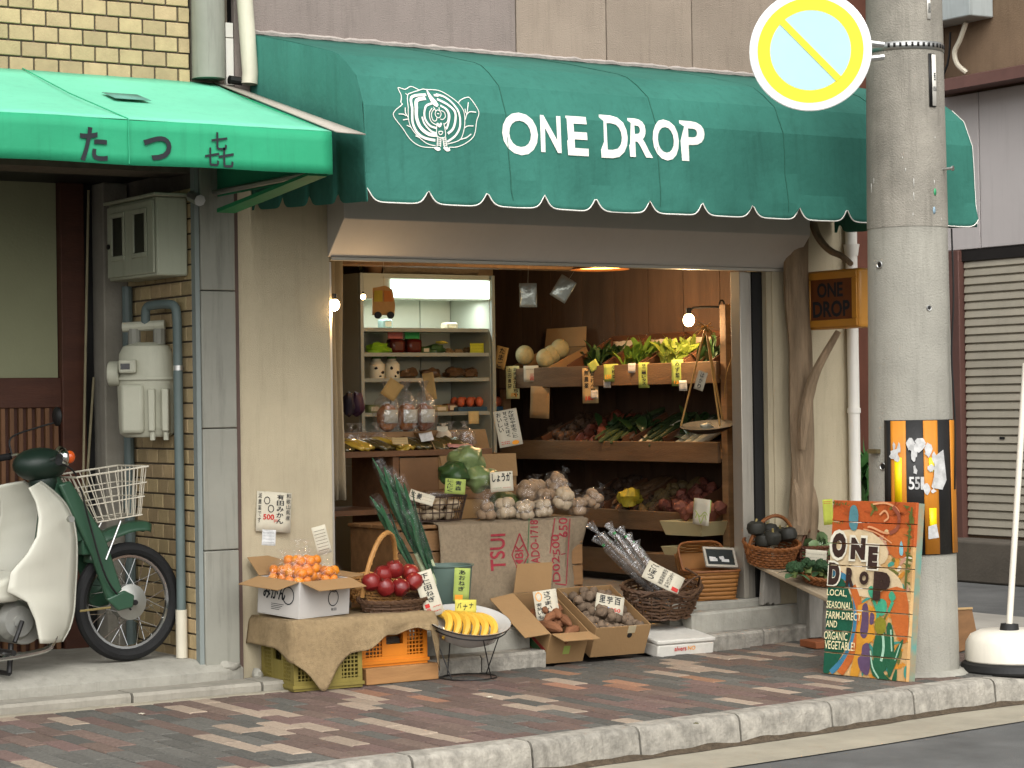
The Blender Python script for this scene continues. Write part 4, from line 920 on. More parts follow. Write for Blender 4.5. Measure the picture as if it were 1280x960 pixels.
def bp_(u, v):                                               # u round the basket 0..4, v from rim to floor
    top = [(X(80),-.16,Z(594)),(X(167),-.15,Z(583)),(X(167),.15,Z(583)),(X(80),.16,Z(594))]; bot = [(X(110),-.11,Z(650)),(X(164),-.11,Z(643)),(X(164),.11,Z(643)),(X(110),.11,Z(650))]
    i = int(u) % 4; q = u-int(u); a = Vector(top[i]).lerp(Vector(top[(i+1) % 4]), q); c = Vector(bot[i]).lerp(Vector(bot[(i+1) % 4]), q); return a.lerp(c, v)
for v in (.33, .62, 1): kp('wire', m_wire, lambda b: b.tube([bp_(u, v) for u in (0, 1, 2, 3)], .0035, 5, closed=True), bas)
for i in range(30): kp('wire', m_wire, lambda b: b.tube([bp_(i*4/30, 0), bp_(i*4/30, 1)], .003, 5), bas)
for i in range(6): kp('wire', m_wire, lambda b: b.tube([bp_(.1+.8*i/5, 1), bp_(2.9-.8*i/5, 1)], .003, 5), bas)
kp('engine', m_eng, lambda b: (b.tube([(X(22),-.13,Z(765)),(X(22),.12,Z(765))], .105, 20), b.tube([(X(20),0,Z(765)),(X(62),0,Z(760))], [.075,.065], 14)), bevel=.006)
kp('engine_cover', m_eng, lambda b: (b.tube([(X(12),-.16,Z(762)),(X(12),-.12,Z(762))], [.075,.10], 20), b.tube([(X(12),-.165,Z(762)),(X(12),-.158,Z(762))], .03, 12)))
kp('kick_lever', m_black, lambda b: b.tube([(X(14),-.17,Z(762)),(X(8),-.19,Z(772)),(X(2),-.20,Z(785))], .012, 8))
kp('exhaust', m_chrome, lambda b: b.tube(catmull([(X(50),-.04,Z(770)),(X(56),-.12,Z(775)),(X(50),-.16,Z(790)),(X(30),-.17,Z(800)),(X(-60),-.17,Z(803)),(X(-330),-.17,Z(790))], 5), [.014]*21+[.03]*5, 8))
kp('frame', m_bgreen, lambda b: b.tube(catmull([(X(66),0,Z(612)),(X(50),0,Z(700)),(X(0),0,Z(728)),(X(-110),0,Z(700)),(X(-210),0,Z(690))], 5), .045, 12))
kp('tail', m_bgreen, lambda b: b.ball((X(-150),0,Z(690)), (.32,.08,.10), 16, 10))
kp('seat', m_black, lambda b: b.ball((X(-110),0,Z(640)), (.33,.11,.07), 18, 10))
kp('rear_fender', m_bgreen, lambda b: b.tube([(-1.25+.34*math.cos(t), 0, R_+.34*math.sin(t)) for t in [math.radians(40+i*12) for i in range(13)]], .05, 8))
for s_ in (-1, 1): kp('shock_absorber', m_chrome, lambda b: b.tube([(-1.25,s_*.11,R_),(-1.15,s_*.10,Z(670))], .028, 10))
kp('step_bar', m_black, lambda b: b.tube([(X(-10),-.30,Z(795)),(X(-10),.30,Z(795))], .014, 8))
kp('stand', m_black, lambda b: (b.tube([(X(10),-.09,Z(790)),(X(2),-.14,.012)], .014, 8), b.tube([(X(10),.09,Z(790)),(X(2),.14,.012)], .014, 8), b.tube([(X(2),-.14,.012),(X(2),.14,.012)], .012, 8)))
# ================================================================ BUILDERS FOR GOODS
m_card = mat('card_white', '#bfb8a4', .85, .05, 10, .05, 40); m_cardg = mat('card_green', '#97a655', .85, .06, 10, .05, 40); m_cardy = mat('card_yellow', '#c0b650', .85, .06, 10, .05, 40)
m_red = mat('red_ink', '#b8322c', .8, .1, 10, 0); m_orink = mat('orange_ink', '#e0932c', .8, .1, 10, 0); m_bluei = mat('blue_ink', '#6d7fb0', .8, .1, 10, 0)
m_film = clear('plastic_film', '#ffffff', .01, .12, 26, .08); m_film2 = clear('plastic_film_dense', '#fafafa', .04, .38, 24, .1)
m_cb = mat('cardboard', '#957650', .85, .1, 4, .15, 60, rnd=.07); m_cbi = mat('cardboard_dark', '#8a6a42', .85, .1, 4, .15, 60)
m_burl = mat('burlap', '#95846c', .95, .2, 55, 1.0, 300, bdist=.008)
m_wick = mat('wicker_tan', '#a97b45', .6, .25, 14, .2, 50); m_wickd = mat('wicker_dark', '#4f3826', .65, .3, 14, .2, 50); m_wickb = mat('wicker_brown', '#7d4c26', .55, .25, 12, .2, 50)
TG = 'handwritten price cards'
def vcol(s, x0, x1, y0, y1, bold=.015):                       # a column of characters, top to bottom
    n = len(s); h = (y1-y0)/n; return [fit(text(c, 1, bold, 2), x0, x1, y1-(i+1)*h+h*.1, y1-i*h-h*.06) for i, c in enumerate(s)]
def price(px, py, w, h, y, label, cols=(), m=None, yaw=-25, roll=0, pitch=0, x=None, name='price_tag'):
    p = at(px, py, y=y) if x is None else at(px, py, x=x); k = ppm(p); W_, H_ = w/k, h/k
    t = thing(name, label, 'price tag', p, group=TG, rot=Rz(math.radians(yaw)) @ Rx(math.radians(pitch)) @ Ry(math.radians(roll)))
    b = MB(); b.grid(lambda u, v: (W_*(u-.5), .003*math.sin(u*5)+.002*nz((u*3, v*3, px)), H_*(v-.5)), 4, 4); b.build('card', m or m_card, t, solid=.0012)
    by = {}
    for polys, mm in cols: by.setdefault(mm.name, [mm, []])[1].extend(polys)
    for mm, ps in by.values():
        bb = MB(); bb.flat([([(W_*(a-.5), H_*(c-.5)) for a, c in v], f) for v, f in ps], lambda a, c: (a, .003*math.sin((a/W_+.5)*5)-.0035, c)); bb.build('writing', mm, t, smooth=0)
    return t
def scrib(n, x0, x1, y0, y1, seed=1):                          # rows of tiny print, too small to read
    r = random.Random(seed); o = []
    for i in range(n):
        y = y1-(y1-y0)*(i+.5)/n; x = x0
        while x < x1-.03: w = r.uniform(.02, .07); o.append(stroke([(x, y), (min(x+w, x1), y+r.uniform(-.008, .008))], .02)); x += w+.025
    return o
def bag(b, r, h, neck=.35, seed=0, n=22):                      # crumpled bag: belly, tied neck, flared frill
    prof = [(0,0),(.75,.02),(1,.18),(1.02,.4),(.85,.6),(.5,.74),(.16,.82),(.14,.85),(.3,.93),(.45,1.0)]
    v = []
    for i, (q, z) in enumerate(prof):
        for j in range(n):
            a = 2*PI*j/n; k = 1+.16*nz((math.cos(a)*2, math.sin(a)*2, z*4+seed))+.05*math.sin(a*7+seed+z*5)
            v.append((r*q*k*math.cos(a), r*q*k*math.sin(a), h*z+(.04*h*nz((a*3, seed, 1)) if i == len(prof)-1 else 0)))
    b.add(v, [(i*n+j, i*n+(j+1) % n, (i+1)*n+(j+1) % n, (i+1)*n+j) for i in range(len(prof)-1) for j in range(n)])
def weave(b, prof, n, th, sx=1, sy=1, seed=0, rag=0):          # woven rows + ribs between (r, z) profile points
    for i, (r, z) in enumerate(prof):
        pts = []
        for j in range(n):
            a = 2*PI*j/n; k = (1 if (j+i) % 2 else -1)*th*.7; rr = r+k+rag*nz((a*3, i, seed)); pts.append((rr*sx*math.cos(a), rr*sy*math.sin(a), z+rag*.6*nz((a*4, i, seed+5))))
        b.tube(pts, th, 4, closed=True)
    for j in range(0, n):
        a = 2*PI*j/n
        if j % 2 == 0: b.tube([(r*sx*math.cos(a), r*sy*math.sin(a), z) for r, z in prof], th*.8, 4)
def basket(name, label, loc, rx, ry, h, rows, m, flare=1.25, th=.006, n=40, rz=0, handle=None, rot=None, rag=0, hm=None, group=None):
    t = thing(name, label, 'basket', loc, rot=rot if rot is not None else Rz(rz), group=group)
    b = MB(); weave(b, [(rx*(1/flare+(1-1/flare)*i/(rows-1)), .006+h*i/(rows-1)) for i in range(rows)], n, th, 1, ry/rx, rag=rag); b.build('weave', m, t)
    b = MB(); b.lathe([(0,.004),(rx/flare,.004),(rx/flare,.008),(0,.008)], 28, 1, ry/rx); b.build('base', m, t)
    b = MB()
    for k in range(2): b.tube([((rx+.004*math.sin(a*14+k*PI))*math.cos(a), (rx+.004*math.sin(a*14+k*PI))*ry/rx*math.sin(a), h+.004+.006*math.cos(a*14+k*PI)) for a in [2*PI*i/60 for i in range(60)]], th*1.25, 5, closed=True)
    b.build('rim', m, t)
    if handle:
        hh, ha, hr = handle; b = MB()
        pts = [(rx*math.cos(a)*.98, 0, h*.6+(hh-h*.6)*math.sin(a)) for a in [PI*i/22 for i in range(23)]]
        b.M = Rz(ha); b.tube(pts, hr, 8)
        b.tube([Vector(p)+Vector((0, hr*1.1*math.cos(i*2.2), hr*.9*math.sin(i*2.2))) for i, p in enumerate(catmull(pts, 3))], hr*.35, 4)
        b.build('handle', hm or m, t)
    return t
def carton(name, label, loc, w, d, h, m, rot, flaps=(), t_=.005, cat='box', mi=None):
    t = thing(name, label, cat, loc, rot=rot)                  # origin: middle of the bottom; flaps: (side, length, angle from level out)
    b = MB(); b.bx(-w/2, w/2, -d/2, d/2, 0, t_); b.bx(-w/2, w/2, -d/2, -d/2+t_, t_+.0002, h); b.bx(-w/2, w/2, d/2-t_, d/2, t_+.0002, h); b.bx(-w/2, -w/2+t_, -d/2+t_, d/2-t_, t_+.0002, h); b.bx(w/2-t_, w/2, -d/2+t_, d/2-t_, t_+.0002, h)
    b.build('body', m, t, bevel=.0015)
    for sd_, ln, an in flaps:
        b = MB(); a = math.radians(an); M = {'f': Tr(0,-d/2,h) @ Rz(-PI/2), 'b': Tr(0,d/2,h) @ Rz(PI/2), 'l': Tr(-w/2,0,h) @ Rz(PI), 'r': Tr(w/2,0,h)}[sd_]; L_ = (w if sd_ in 'fb' else d)/2-.004
        b.M = M @ Ry(-a); b.prism([(.003,-L_), (ln,-L_*.96), (ln,L_*.96), (.003,L_)], 0, .004, 'z'); b.build('flap', mi or m, t)
    return t
def leaf(b, p, d, up, L_, w, curl=.4, fold=.25):
    d = Vector(d).normalized(); s_ = d.cross(Vector(up)); s_ = s_.normalized() if s_.length > 1e-4 else Vector((1,0,0)); n_ = s_.cross(d); p = Vector(p); v = []
    for i, (t, q) in enumerate(((0,.18), (.3,.75), (.65,1), (.9,.6), (1,.12))):
        c = p+d*(L_*t*(1-.15*curl*t))-n_*(curl*L_*t*t*.5)
        for k in (-1, 0, 1): v.append(c+s_*(k*w*q/2)+n_*(fold*w*q*.5*abs(k)+(.06*w*math.sin(t*9+k*3) if k else 0)))
    b.add(v, [(i*3+k, i*3+k+1, (i+1)*3+k+1, (i+1)*3+k) for i in range(4) for k in range(2)])
def greens(b, c, r, n, L_, w, seed, lean=(0,-.4,1)):           # leafy bunch: stems gathered at c, leaves fanning out
    q = random.Random(seed)
    for i in range(n):
        d = Vector(lean)+Vector((q.uniform(-1,1), q.uniform(-1,1), q.uniform(-.5,.8)))*.75
        leaf(b, Vector(c)+Vector((q.uniform(-r,r), q.uniform(-r,r), q.uniform(-r,r)*.5)), d, (q.uniform(-1,1), q.uniform(-1,1), 1), L_*q.uniform(.6,1.1), w*q.uniform(.6,1.2), q.uniform(.2,1.0))
def one(name, label, cat, m, fn, loc=(0,0,0), rot=None, group=None, **k):   # a thing that is a single mesh
    b = MB(); fn(b); o = b.build(name, m, **k); o.matrix_basis = Tr(loc) @ (rot if rot is not None else Matrix()); return tag(o, label, cat, group)
def again(o, M):
    c = o.copy(); COL.objects.link(c); c.matrix_basis = M; return c
def rr_(s_=None): q = s_ or rng; return Matrix.Rotation(q.uniform(0, 6.3), 4, Vector((q.uniform(-1,1), q.uniform(-1,1), q.uniform(-1,1)+.01)).normalized())
def bulb(label, loc, w, rad=.03, cat='lamp', name='light_bulb'):
    t = thing(name, label, cat, loc)
    b = MB(); b.ball((0,0,0), (rad,rad,rad*1.15), 14, 10); b.build('glass', emis('bulb_glow', '#ffd9a0', 22), t)
    b = MB(); b.tube([(0,0,rad*1.0),(0,0,rad*2.1)], rad*.5, 10); b.build('socket', m_black, t)
    l = bpy.data.lights.new('bulb_light', 'POINT'); l.energy = w; l.color = (1, .68, .36); l.shadow_soft_size = rad*1.3
    lo_ = bpy.data.objects.new('bulb_light', l); COL.objects.link(lo_); lo_.parent = t; lo_.location = (0, 0, -rad*1.6) if name == 'light_bulb' else (0, 0, -rad*2)
    return t
# ================================================================ INSIDE THE SHOP
# --- refrigerated case
FX0, FX1, FY, FZ0 = 7.50, 8.585, 2.9, .25
fr = thing('display_fridge', 'open-front refrigerated case with lit header and steel shelves', 'fridge', (8.04, 3.2, .25))
def fq(name, m, fn, parent=fr, **k): return part(name, m, fn, parent, **k)
m_fin = mat('fridge_liner', '#a9ada0', .45, .06, 4, .03, 30)
fq('base', m_fin, lambda b: b.bx(FX0, FX1, FY, 3.62, FZ0, 1.02), bevel=.006)
fq('side', m_fin, lambda b: b.bx(FX0, FX0+.03, FY+.03, 3.62, 1.021, 2.33)); fq('side', m_fin, lambda b: b.bx(FX1-.03, FX1, FY+.03, 3.62, 1.021, 2.33))
fq('top', m_fin, lambda b: b.bx(FX0+.031, FX1-.031, FY+.03, 3.62, 2.30, 2.33))
for i in range(4): fq('back_panel', m_fin, lambda b: b.bx(FX0+.032+i*.256, FX0+.032+i*.256+.25, 3.45, 3.47, 1.021, 2.298), bevel=.004)
for x in (FX0, FX1-.028): fq('front_post', mat('post_grey', '#8f958f', .4, .06, 4, .03, 30), lambda b: b.bx(x, x+.028, FY, FY+.029, 1.021, 2.33), bevel=.004)
hd = fq('header', m_fin, lambda b: b.bx(FX0+.03, FX1-.03, FY+.005, FY+.10, 2.155, 2.299))
part('lit_panel', emis('fluorescent', '#e6fff4', 2.6), lambda b: b.bx(FX0+.24, FX1-.05, FY-.004, FY+.004, 2.165, 2.29), hd)
sl = bpy.data.lights.new('case_light', 'AREA'); sl.energy = 5; sl.color = (.92, 1, .96); sl.shape = 'RECTANGLE'; sl.size = .9; sl.size_y = .05
slo = bpy.data.objects.new('case_light', sl); COL.objects.link(slo); slo.parent = fr; slo.matrix_basis = fr.matrix_basis.inverted() @ Tr(8.04, FY+.16, 2.15)
SH = (1.955, 1.785, 1.61, 1.375, 1.10)
for z in SH:
    s_ = fq('shelf', m_fin, lambda b: b.bx(FX0+.031, FX1-.031, FY+.06, 3.44, z-.012, z))
    part('shelf_edge', mat('shelf_edge_grey', '#8f958f', .5, .06, 4, .03, 30), lambda b: b.bx(FX0+.031, FX1-.031, FY+.045, FY+.0595, z-.022, z+.004), s_)
def onsh(px, k): return at(px, 400, y=FY+.2).x, FY+.2, SH[k]
m_jar = mat('red_preserve', '#4a1712', .25, .3, 14, .05, 30, coat=.4)
for px, c, nm in ((493,'#a8605c','pink'), (514,'#2f9a55','green')):
    x, y, z = onsh(px, 1); t = thing('preserve_pack', 'dark red preserve pack under a %s header card in the fridge' % nm, 'packet', (x, y, z))
    b = MB(); b.bx(-.058, .058, -.06, .04, .0, .105); b.build('pack', m_jar, t, bevel=.025)
    b = MB(); b.bx(-.058, .058, -.012, -.002, .106, .15); b.build('header_card', mat('header_'+nm, c, .7), t)
x, y, z = onsh(543, 1); one('wrapped_greens', 'small film-wrapped green bundle beside the red packs in the fridge', 'vegetables', mat('dark_leaf', '#3b5a36', .35, .4, 20, .2, 40, coat=.4), lambda b: b.ball((0,0,.035), (.085,.06,.035), 14, 8, jit=.4), (x, y, z))
x, y, z = onsh(548, 1); one('yellow_sachet', 'pale yellow sachet lying on the wrapped greens in the fridge', 'packet', m_cardy, lambda b: b.ball((0,0,.01), (.05,.03,.012), 10, 6, jit=.4), (x+.01, y-.02, z+.07))
tn = mat('tan_packet', '#8c7350', .4, .35, 20, .2, 30, coat=.3)
fst = None
for px, k, sz, lb in ((560,1,.045,0), (572,1,.04,0), (584,1,.05,0), (512,2,.09,1), (540,2,.09,1), (568,2,.10,1), (592,2,.085,1), (607,2,.09,1), (605,1,.09,0)):
    x, y, z = onsh(px, k); nm = 'small tan wrapped packet on the upper fridge shelf' if lb == 0 else 'brown film-wrapped bundle on the middle fridge shelf'
    one('food_packet', nm, 'packet', tn if lb == 0 else mat('brown_packet', '#5c4632', .35, .4, 22, .25, 30, coat=.4), lambda b: b.ball((0,0,sz*.42), (sz*.8,sz*.6,sz*.42), 14, 8, jit=.7, seed=px), (x, y+.03*(k == 2), z), group='packets in the fridge' if lb == 0 else 'bundles on the middle fridge shelf')
x, y, z = onsh(596, 1); t = price(596, 436, 20, 14, FY+.10, 'lime green printed card standing on the upper fridge shelf', [(scrib(3,.1,.9,.1,.9,4), m_ink)], mat('lime_card', '#b5b832', .7), 0)
m_carton = mat('milk_white', '#d2cdb9', .5, .05, 6, .03, 20)
for px, nm in ((470,'left'), (489,'right')):
    x, y, z = onsh(px, 2); t = thing('drink_bottle', 'small white bottle with dark printed spots in the fridge', 'bottle', (x, y, z), group='spotted bottles in the fridge')
    b = MB(); b.lathe([(0,0),(.05,0),(.055,.02),(.055,.10),(.03,.13),(.03,.14),(0,.14)], 16); b.build('bottle', m_carton, t)
    b = MB(); b.lathe([(.031,.141),(.034,.142),(.034,.165),(0,.167)], 14); b.build('cap', mat('green_cap', '#3f6b3a', .5), t)
    for a, z_, s_ in ((-2.1,.075,.016), (-1.25,.045,.02), (-1.6,.02,.012)): b = MB(); b.ball((.047*math.cos(a), .047*math.sin(a), z_), (s_,.012,s_*.8), 8, 6, jit=.4, seed=px); b.build('spot', m_ink, t)
x, y, z = onsh(467, 1); one('green_packet', 'bright green packet at the end of the upper fridge shelf', 'packet', mat('bright_green_pack', '#7fae2c', .35, .25, 12, .2, 30, coat=.4), lambda b: b.ball((0,0,.035), (.10,.05,.045), 14, 8, jit=.5), (x, y-.05, z))
# eggs
x0, y0, z0 = onsh(590, 3); eg = thing('egg_tray', 'blue tray holding a row of brown eggs in the fridge', 'tray', (x0, y0-.03, z0))
b = MB(); b.bx(-.20, .20, -.09, .09, 0, .035); b.build('tray', mat('blue_tray', '#2f4f66', .6), eg, bevel=.008)
me_ = mat('brown_egg', '#b0583a', .5, .08, 10, .02, 30, rnd=.08)
e0 = one('egg', 'brown egg standing in the blue fridge tray', 'egg', me_, lambda b: b.ball((0,0,0), (.030,.030,.037), 12, 9), (x0-.155, y0-.08, z0+.069), group='eggs in the fridge tray')
for i in range(1, 10): again(e0, Tr(x0-.155+(i % 5)*.077, y0-.08+(i//5)*.08, z0+.069))
price(592, 522, 15, 16, FY-.0, 'blank cream card clipped below the egg shelf', [], mat('old_card', '#b9a97c', .8), 0)
# on top: burlap roll, twig arrangement
one('burlap_roll', 'rolled burlap cloth lying on top of the fridge', 'cloth', m_burl, lambda b: b.tube(catmull([(7.80,3.15,2.40),(8.0,3.14,2.41),(8.3,3.15,2.405),(8.57,3.14,2.41)], 4), [.075+.008*math.sin(i*2.1) for i in range(13)], 10))
tw = thing('dried_twigs', 'pot of dry leafy twigs on top of the fridge', 'plant', (7.72, 3.1, 2.331))
b = MB(); b.lathe([(0,0),(.05,0),(.07,.09),(.06,.09),(0,.08)], 14); b.build('pot', mat('old_pot', '#7a5a3c', .7), tw)
b = MB(); q = random.Random(3)
for i in range(14): d = Vector((q.uniform(-1.4,.5), q.uniform(-.4,.4), q.uniform(.05,.6))); b.tube([(0,0,.06), d*.12+Vector((0,0,.06)), d*.25+Vector((0,0,.04))], .004, 4)
b.build('twigs', m_wickd, tw)
b = MB()
for i in range(26): leaf(b, (q.uniform(-.25,.12), q.uniform(-.1,.1), q.uniform(.05,.16)), (q.uniform(-1,1), q.uniform(-1,1), q.uniform(-.2,1)), (0,0,1), .06, .025)
b.build('leaves', mat('dry_leaf', '#5c5a35', .7, .3, 9, .1, 20), tw)
# van-shaped card
vc = at(480, 380, y=2.0); va = thing('van_cutout', 'hanging cardboard cut-out shaped like a small delivery van', 'ornament', vc, rz=math.radians(-20))
kk = 1/ppm(vc)
vp_ = [(-15*kk,-14*kk),(13*kk,-14*kk),(14*kk,-2*kk),(11*kk,18*kk),(2*kk,23*kk),(-14*kk,20*kk)]
b = MB(); b.prism(vp_, -.004, .004, 'y'); b.build('body', mat('van_cream', '#c99b5e', .7), va)
b = MB(); b.prism([(-13*kk,3*kk),(-2*kk,3*kk),(-2*kk,17*kk),(-12*kk,17*kk)], -.0062, -.0045, 'y'); b.build('painted_window', mat('van_yellow', '#c8b23e', .7), va)
b = MB(); b.prism([(0,3*kk),(11*kk,3*kk),(9*kk,16*kk),(0,17*kk)], -.0064, -.0045, 'y'); b.build('painted_panel', mat('van_orange', '#cf7f3a', .7), va)
for x in (-8, 8): b = MB(); b.tube([(x*kk,-.012,-14*kk),(x*kk,.004,-14*kk)], 4.5*kk, 14); b.build('wheel', m_black, va)
b = MB(); b.tube([(0,0,20*kk),(0,0,.32)], .0015, 4); b.build('string', m_card, va)
# curtain and the lamps
one('curtain', 'pale beige curtain gathered at the left side of the shop opening', 'curtain', mat('curtain_cloth', '#a3977f', .9, .1, 4, .2, 50), lambda b: b.grid(lambda u, v: (6.02+.13*u, .7+.03*math.sin(u*19)+.012*math.sin(v*7+u*5), .9+1.5*v), 24, 12), solid=.003)
bulb('bare bulb glowing at the edge of the cream left pillar', at(418, 381, y=.02), 7, .028)
bulb('small bare bulb glowing in front of the fridge post', at(454, 371, y=2.2), 1.2, .016)
bl_ = bulb('bare bulb on a bracket above the vegetable shelves', at(861, 400, x=8.62), 12, .036)
b = MB(); b.tube([(0,0,.05),(.02,-.02,.075),(.10,-.08,.08),(.2,-.14,.075)], .008, 6); b.build('bracket', m_black, bl_)
b = MB(); b.tube([(.16+.02*math.cos(t), -.13, .09+.03*math.sin(t)) for t in [i*.7 for i in range(9)]], .006, 5); b.build('clamp', m_black, bl_)
dl = thing('pendant_lamp', 'shallow lamp shade glowing orange below the shop ceiling', 'lamp', at(750, 337, y=1.3))
b = MB(); b.lathe([(.19,0),(.15,.03),(.05,.06),(.03,.10),(.0,.10)], 24); b.build('shade', mat('copper_shade', '#8a5428', .4, .1, 5, metal=.6), dl, solid=.003)
b = MB(); b.lathe([(0,.012),(.16,.012)], 24); b.build('diffuser', emis('warm_disc', '#ffb45e', 3.0), dl)
l = bpy.data.lights.new('pendant_light', 'POINT'); l.energy = 22; l.color = (1,.7,.4); l.shadow_soft_size = .08; lo_ = bpy.data.objects.new('pendant_light', l); COL.objects.link(lo_); lo_.parent = dl; lo_.location = (0,0,-.06)
for px, py, rl, nm in ((660,369,0,'upright'), (704,361,32,'tilted')):
    p = at(px, py, y=.6); k = 1/ppm(p); t = thing('hanging_pouch', 'silvery water pouch hanging %s in the shop opening' % nm, 'pouch', p, rot=Rz(math.radians(-25)) @ Ry(math.radians(rl)))
    b = MB(); b.grid(lambda u, v: (22*k*(u-.5), -.012*math.sin(PI*u)*math.sin(PI*v)+.003*nz((u*5, v*5, px)), 30*k*(v-.5)), 8, 8); b.build('pouch', mat('silver_film', '#aeb3aa', .2, .25, 9, .4, 30, metal=.5), t, solid=.006)
    b = MB(); b.tube([(0,0,14*k),(.01,0,.3)], .001, 4); b.build('string', m_card, t)
# --- counter on the left with loaves and packets
ct = thing('counter', 'tall wooden counter carrying loaves and packets inside the shop', 'counter', (6.6, 1.1, .25))
def cq(name, m, fn, **k): return part(name, m, fn, ct, **k)
m_wdark = mat('counter_wood', '#6b4a30', .65, .28, 3, .25, 30, st=(1,6,6))
cq('top', m_wdark, lambda b: b.bx(5.95, 7.22, .82, 1.35, 1.13, 1.165), bevel=.004)
cq('lower_shelf', m_wdark, lambda b: b.bx(5.95, 7.2, .84, 1.33, .80, .83))
for x in (5.97, 6.55, 7.15): cq('upright', m_wdark, lambda b: b.bx(x, x+.04, .84, 1.33, .25, 1.129))
cq('front_panel', mat('panel_wood', '#7d5c3e', .7, .22, 3, .2, 30), lambda b: b.bx(6.6, 7.14, .845, .86, .26, 1.12))
cq('riser', m_wood, lambda b: b.bx(6.3, 7.0, 1.06, 1.3, 1.166, 1.27))
pk_m = [mat('olive_pack', '#4a4226', .25, .3, 10, .3, 30, coat=.6), mat('gold_pack', '#b09238', .22, .3, 10, .3, 30, coat=.7)]
for i in range(13):
    px = 424+i*12.5; p = at(px, 545, y=.9+.04*(i % 2)); lb = 'glossy gold foil packet lying on the wooden counter' if i in (1,2,5,6) else 'glossy dark packet lying on the wooden counter'
    one('foil_packet', lb, 'packet', pk_m[1] if i in (1,2,5,6) else pk_m[0], lambda b: b.grid(lambda u, v: (.11*(u-.5), .22*(v-.5), .02+.025*math.sin(PI*u)*math.sin(PI*v)+.012*nz((u*4, v*4, i))), 7, 7), (p.x, .95, 1.175+.004*(i % 3)), Rz(.5+rng.uniform(-.25,.25)) @ Rx(.22) @ Ry(rng.uniform(-.2,.2)), 'packets on the counter', solid=.02)
m_bread = mat('bread_crust', '#a5672f', .6, .25, 9, .2, 30)
for i, (px, top) in enumerate(((488,'#d9cfb8'), (512,'#c98a46'), (534,'#8a4a22'))):
    p = at(px, 508, y=1.12); t = thing('bread_bag', ['bagged loaf with a white paper band on the counter', 'bagged golden loaf with a white label on the counter', 'bagged dark brown loaf at the end of the counter'][i], 'bread', (p.x, 1.16, 1.271))
    b = MB(); b.ball((0,0,.085), (.065,.06,.085), 14, 10, jit=.15, seed=i); b.build('loaf', m_bread if i != 2 else mat('dark_crust', '#7a451f', .6, .25, 9), t)
    b = MB(); bag(b, .082, .30, seed=i*3); b.build('bag', m_film2, t)
    b = MB(); b.grid(lambda u, v: (.075*math.cos(-2.3+1.3*u), .073*math.sin(-2.3+1.3*u), .05+.08*v), 6, 1); b.build('label', m_card, t, solid=.001)
one('waxed_bag', 'small pale bag with a red stamp beside the loaves', 'packet', mat('pale_bag', '#c7b9a4', .5, .2, 12, .2, 30), lambda b: bag(b, .05, .15, seed=9), at(554, 515, y=1.0).xy.to_3d()+Vector((0,.0,1.166)))
price(490, 487, 20, 24, 1.0, 'tan card leaning in front of the white banded loaf', [], mat('kraft_card', '#a98a55', .85), -20, 35)
price(537, 483, 14, 34, 1.25, 'tall tan card standing behind the dark loaf', [], mat('kraft_card', '#a98a55', .85), -20, -8)
price(553, 536, 14, 8, .84, 'small cream card lying on the counter edge', [(scrib(2,.1,.9,.2,.8,3), m_ink)], None, -15, 5, -40)
price(533, 546, 17, 12, .83, 'pale blank card on the packets at the counter edge', [], m_paper, -15, -8, -30)
price(575, 557, 32, 8, .8, 'pink paper sheet sticking out over the counter edge', [], mat('pink_paper', '#b9837a', .85), -10, 8, -60)
cl = thing('oil_bottles', 'dark bottles on a rack behind the curtain', 'bottles', at(440, 505, y=2.6)) if False else None
for i, (px, c) in enumerate(((436,'#2a2430'), (446,'#3a2038'))):
    p = at(px, 505, y=2.3); one('dark_bag', ['black bag hung behind the counter', 'dark purple bag hung behind the counter'][i], 'bag', mat('bag_'+c[1:], c, .6, .2, 6), lambda b: b.ball((0,0,0), (.05,.04,.08), 12, 10, jit=.3, seed=i), p)
# --- vegetable racks along the right wall
rk = thing('vegetable_rack', 'tall brown wooden rack of three sloping tiers along the right wall', 'shelf', (8.9, 1.7, .25))
def rq(name, m, fn, **k): return part(name, m, fn, rk, **k)
m_rack = mat('rack_wood', '#6b543c', .75, .3, 2.5, .3, 30, st=(7,1,7))
TI = ((1.535,1.672), (1.042,1.172), (.60,.725))
for z0, z1 in TI:
    rq('front_board', m_rack, lambda b: b.bx(8.66, 8.685, .50, 2.98, z0, z1), bevel=.004)
    rq('tier', m_rack, lambda b: b.prism([(8.686, z0+.02), (9.10, z0+.20), (9.10, z0+.18), (8.686, z0)], .51, 2.97, 'y'))
for y in (.47, 2.99): rq('post', m_wood, lambda b: b.bx(8.69, 8.745, y-.03, y+.03, .251, 1.53 if y != .47 else 2.02), bevel=.004)
rq('lower_board', m_rack, lambda b: b.bx(8.70, 8.72, .5, 2.95, .30, .46))
def tier(k, px, dx=.06): z0, z1 = TI[k]; p = at(px, 450+k*100, x=8.68+dx); return Vector((8.68+dx, p.y, z0+.02+dx*.43))
# melons in an open carton
m_mel = mat('melon_rind', '#a39a72', .6, .14, 30, .3, 60)
tl = tier(0, 672, .12); carton('melon_carton', 'open cardboard carton of pale melons on the top tier', (tl.x+.12, tl.y, tl.z+.03), .36, .52, .12, m_cb, Ry(math.radians(-24)), (('r', .14, 60),))
m0 = one('melon', 'pale netted melon on the top tier of the rack', 'melon', m_mel, lambda b: b.ball((0,0,0), (.066,.066,.07), 16, 11), at(656, 444, x=8.74), group='melons on the rack')
for px, py, dx in ((682,448,.09), (700,436,.19), (690,443,.14)): p = at(px, py, x=8.68+dx); again(m0, Tr(p) @ rr_())
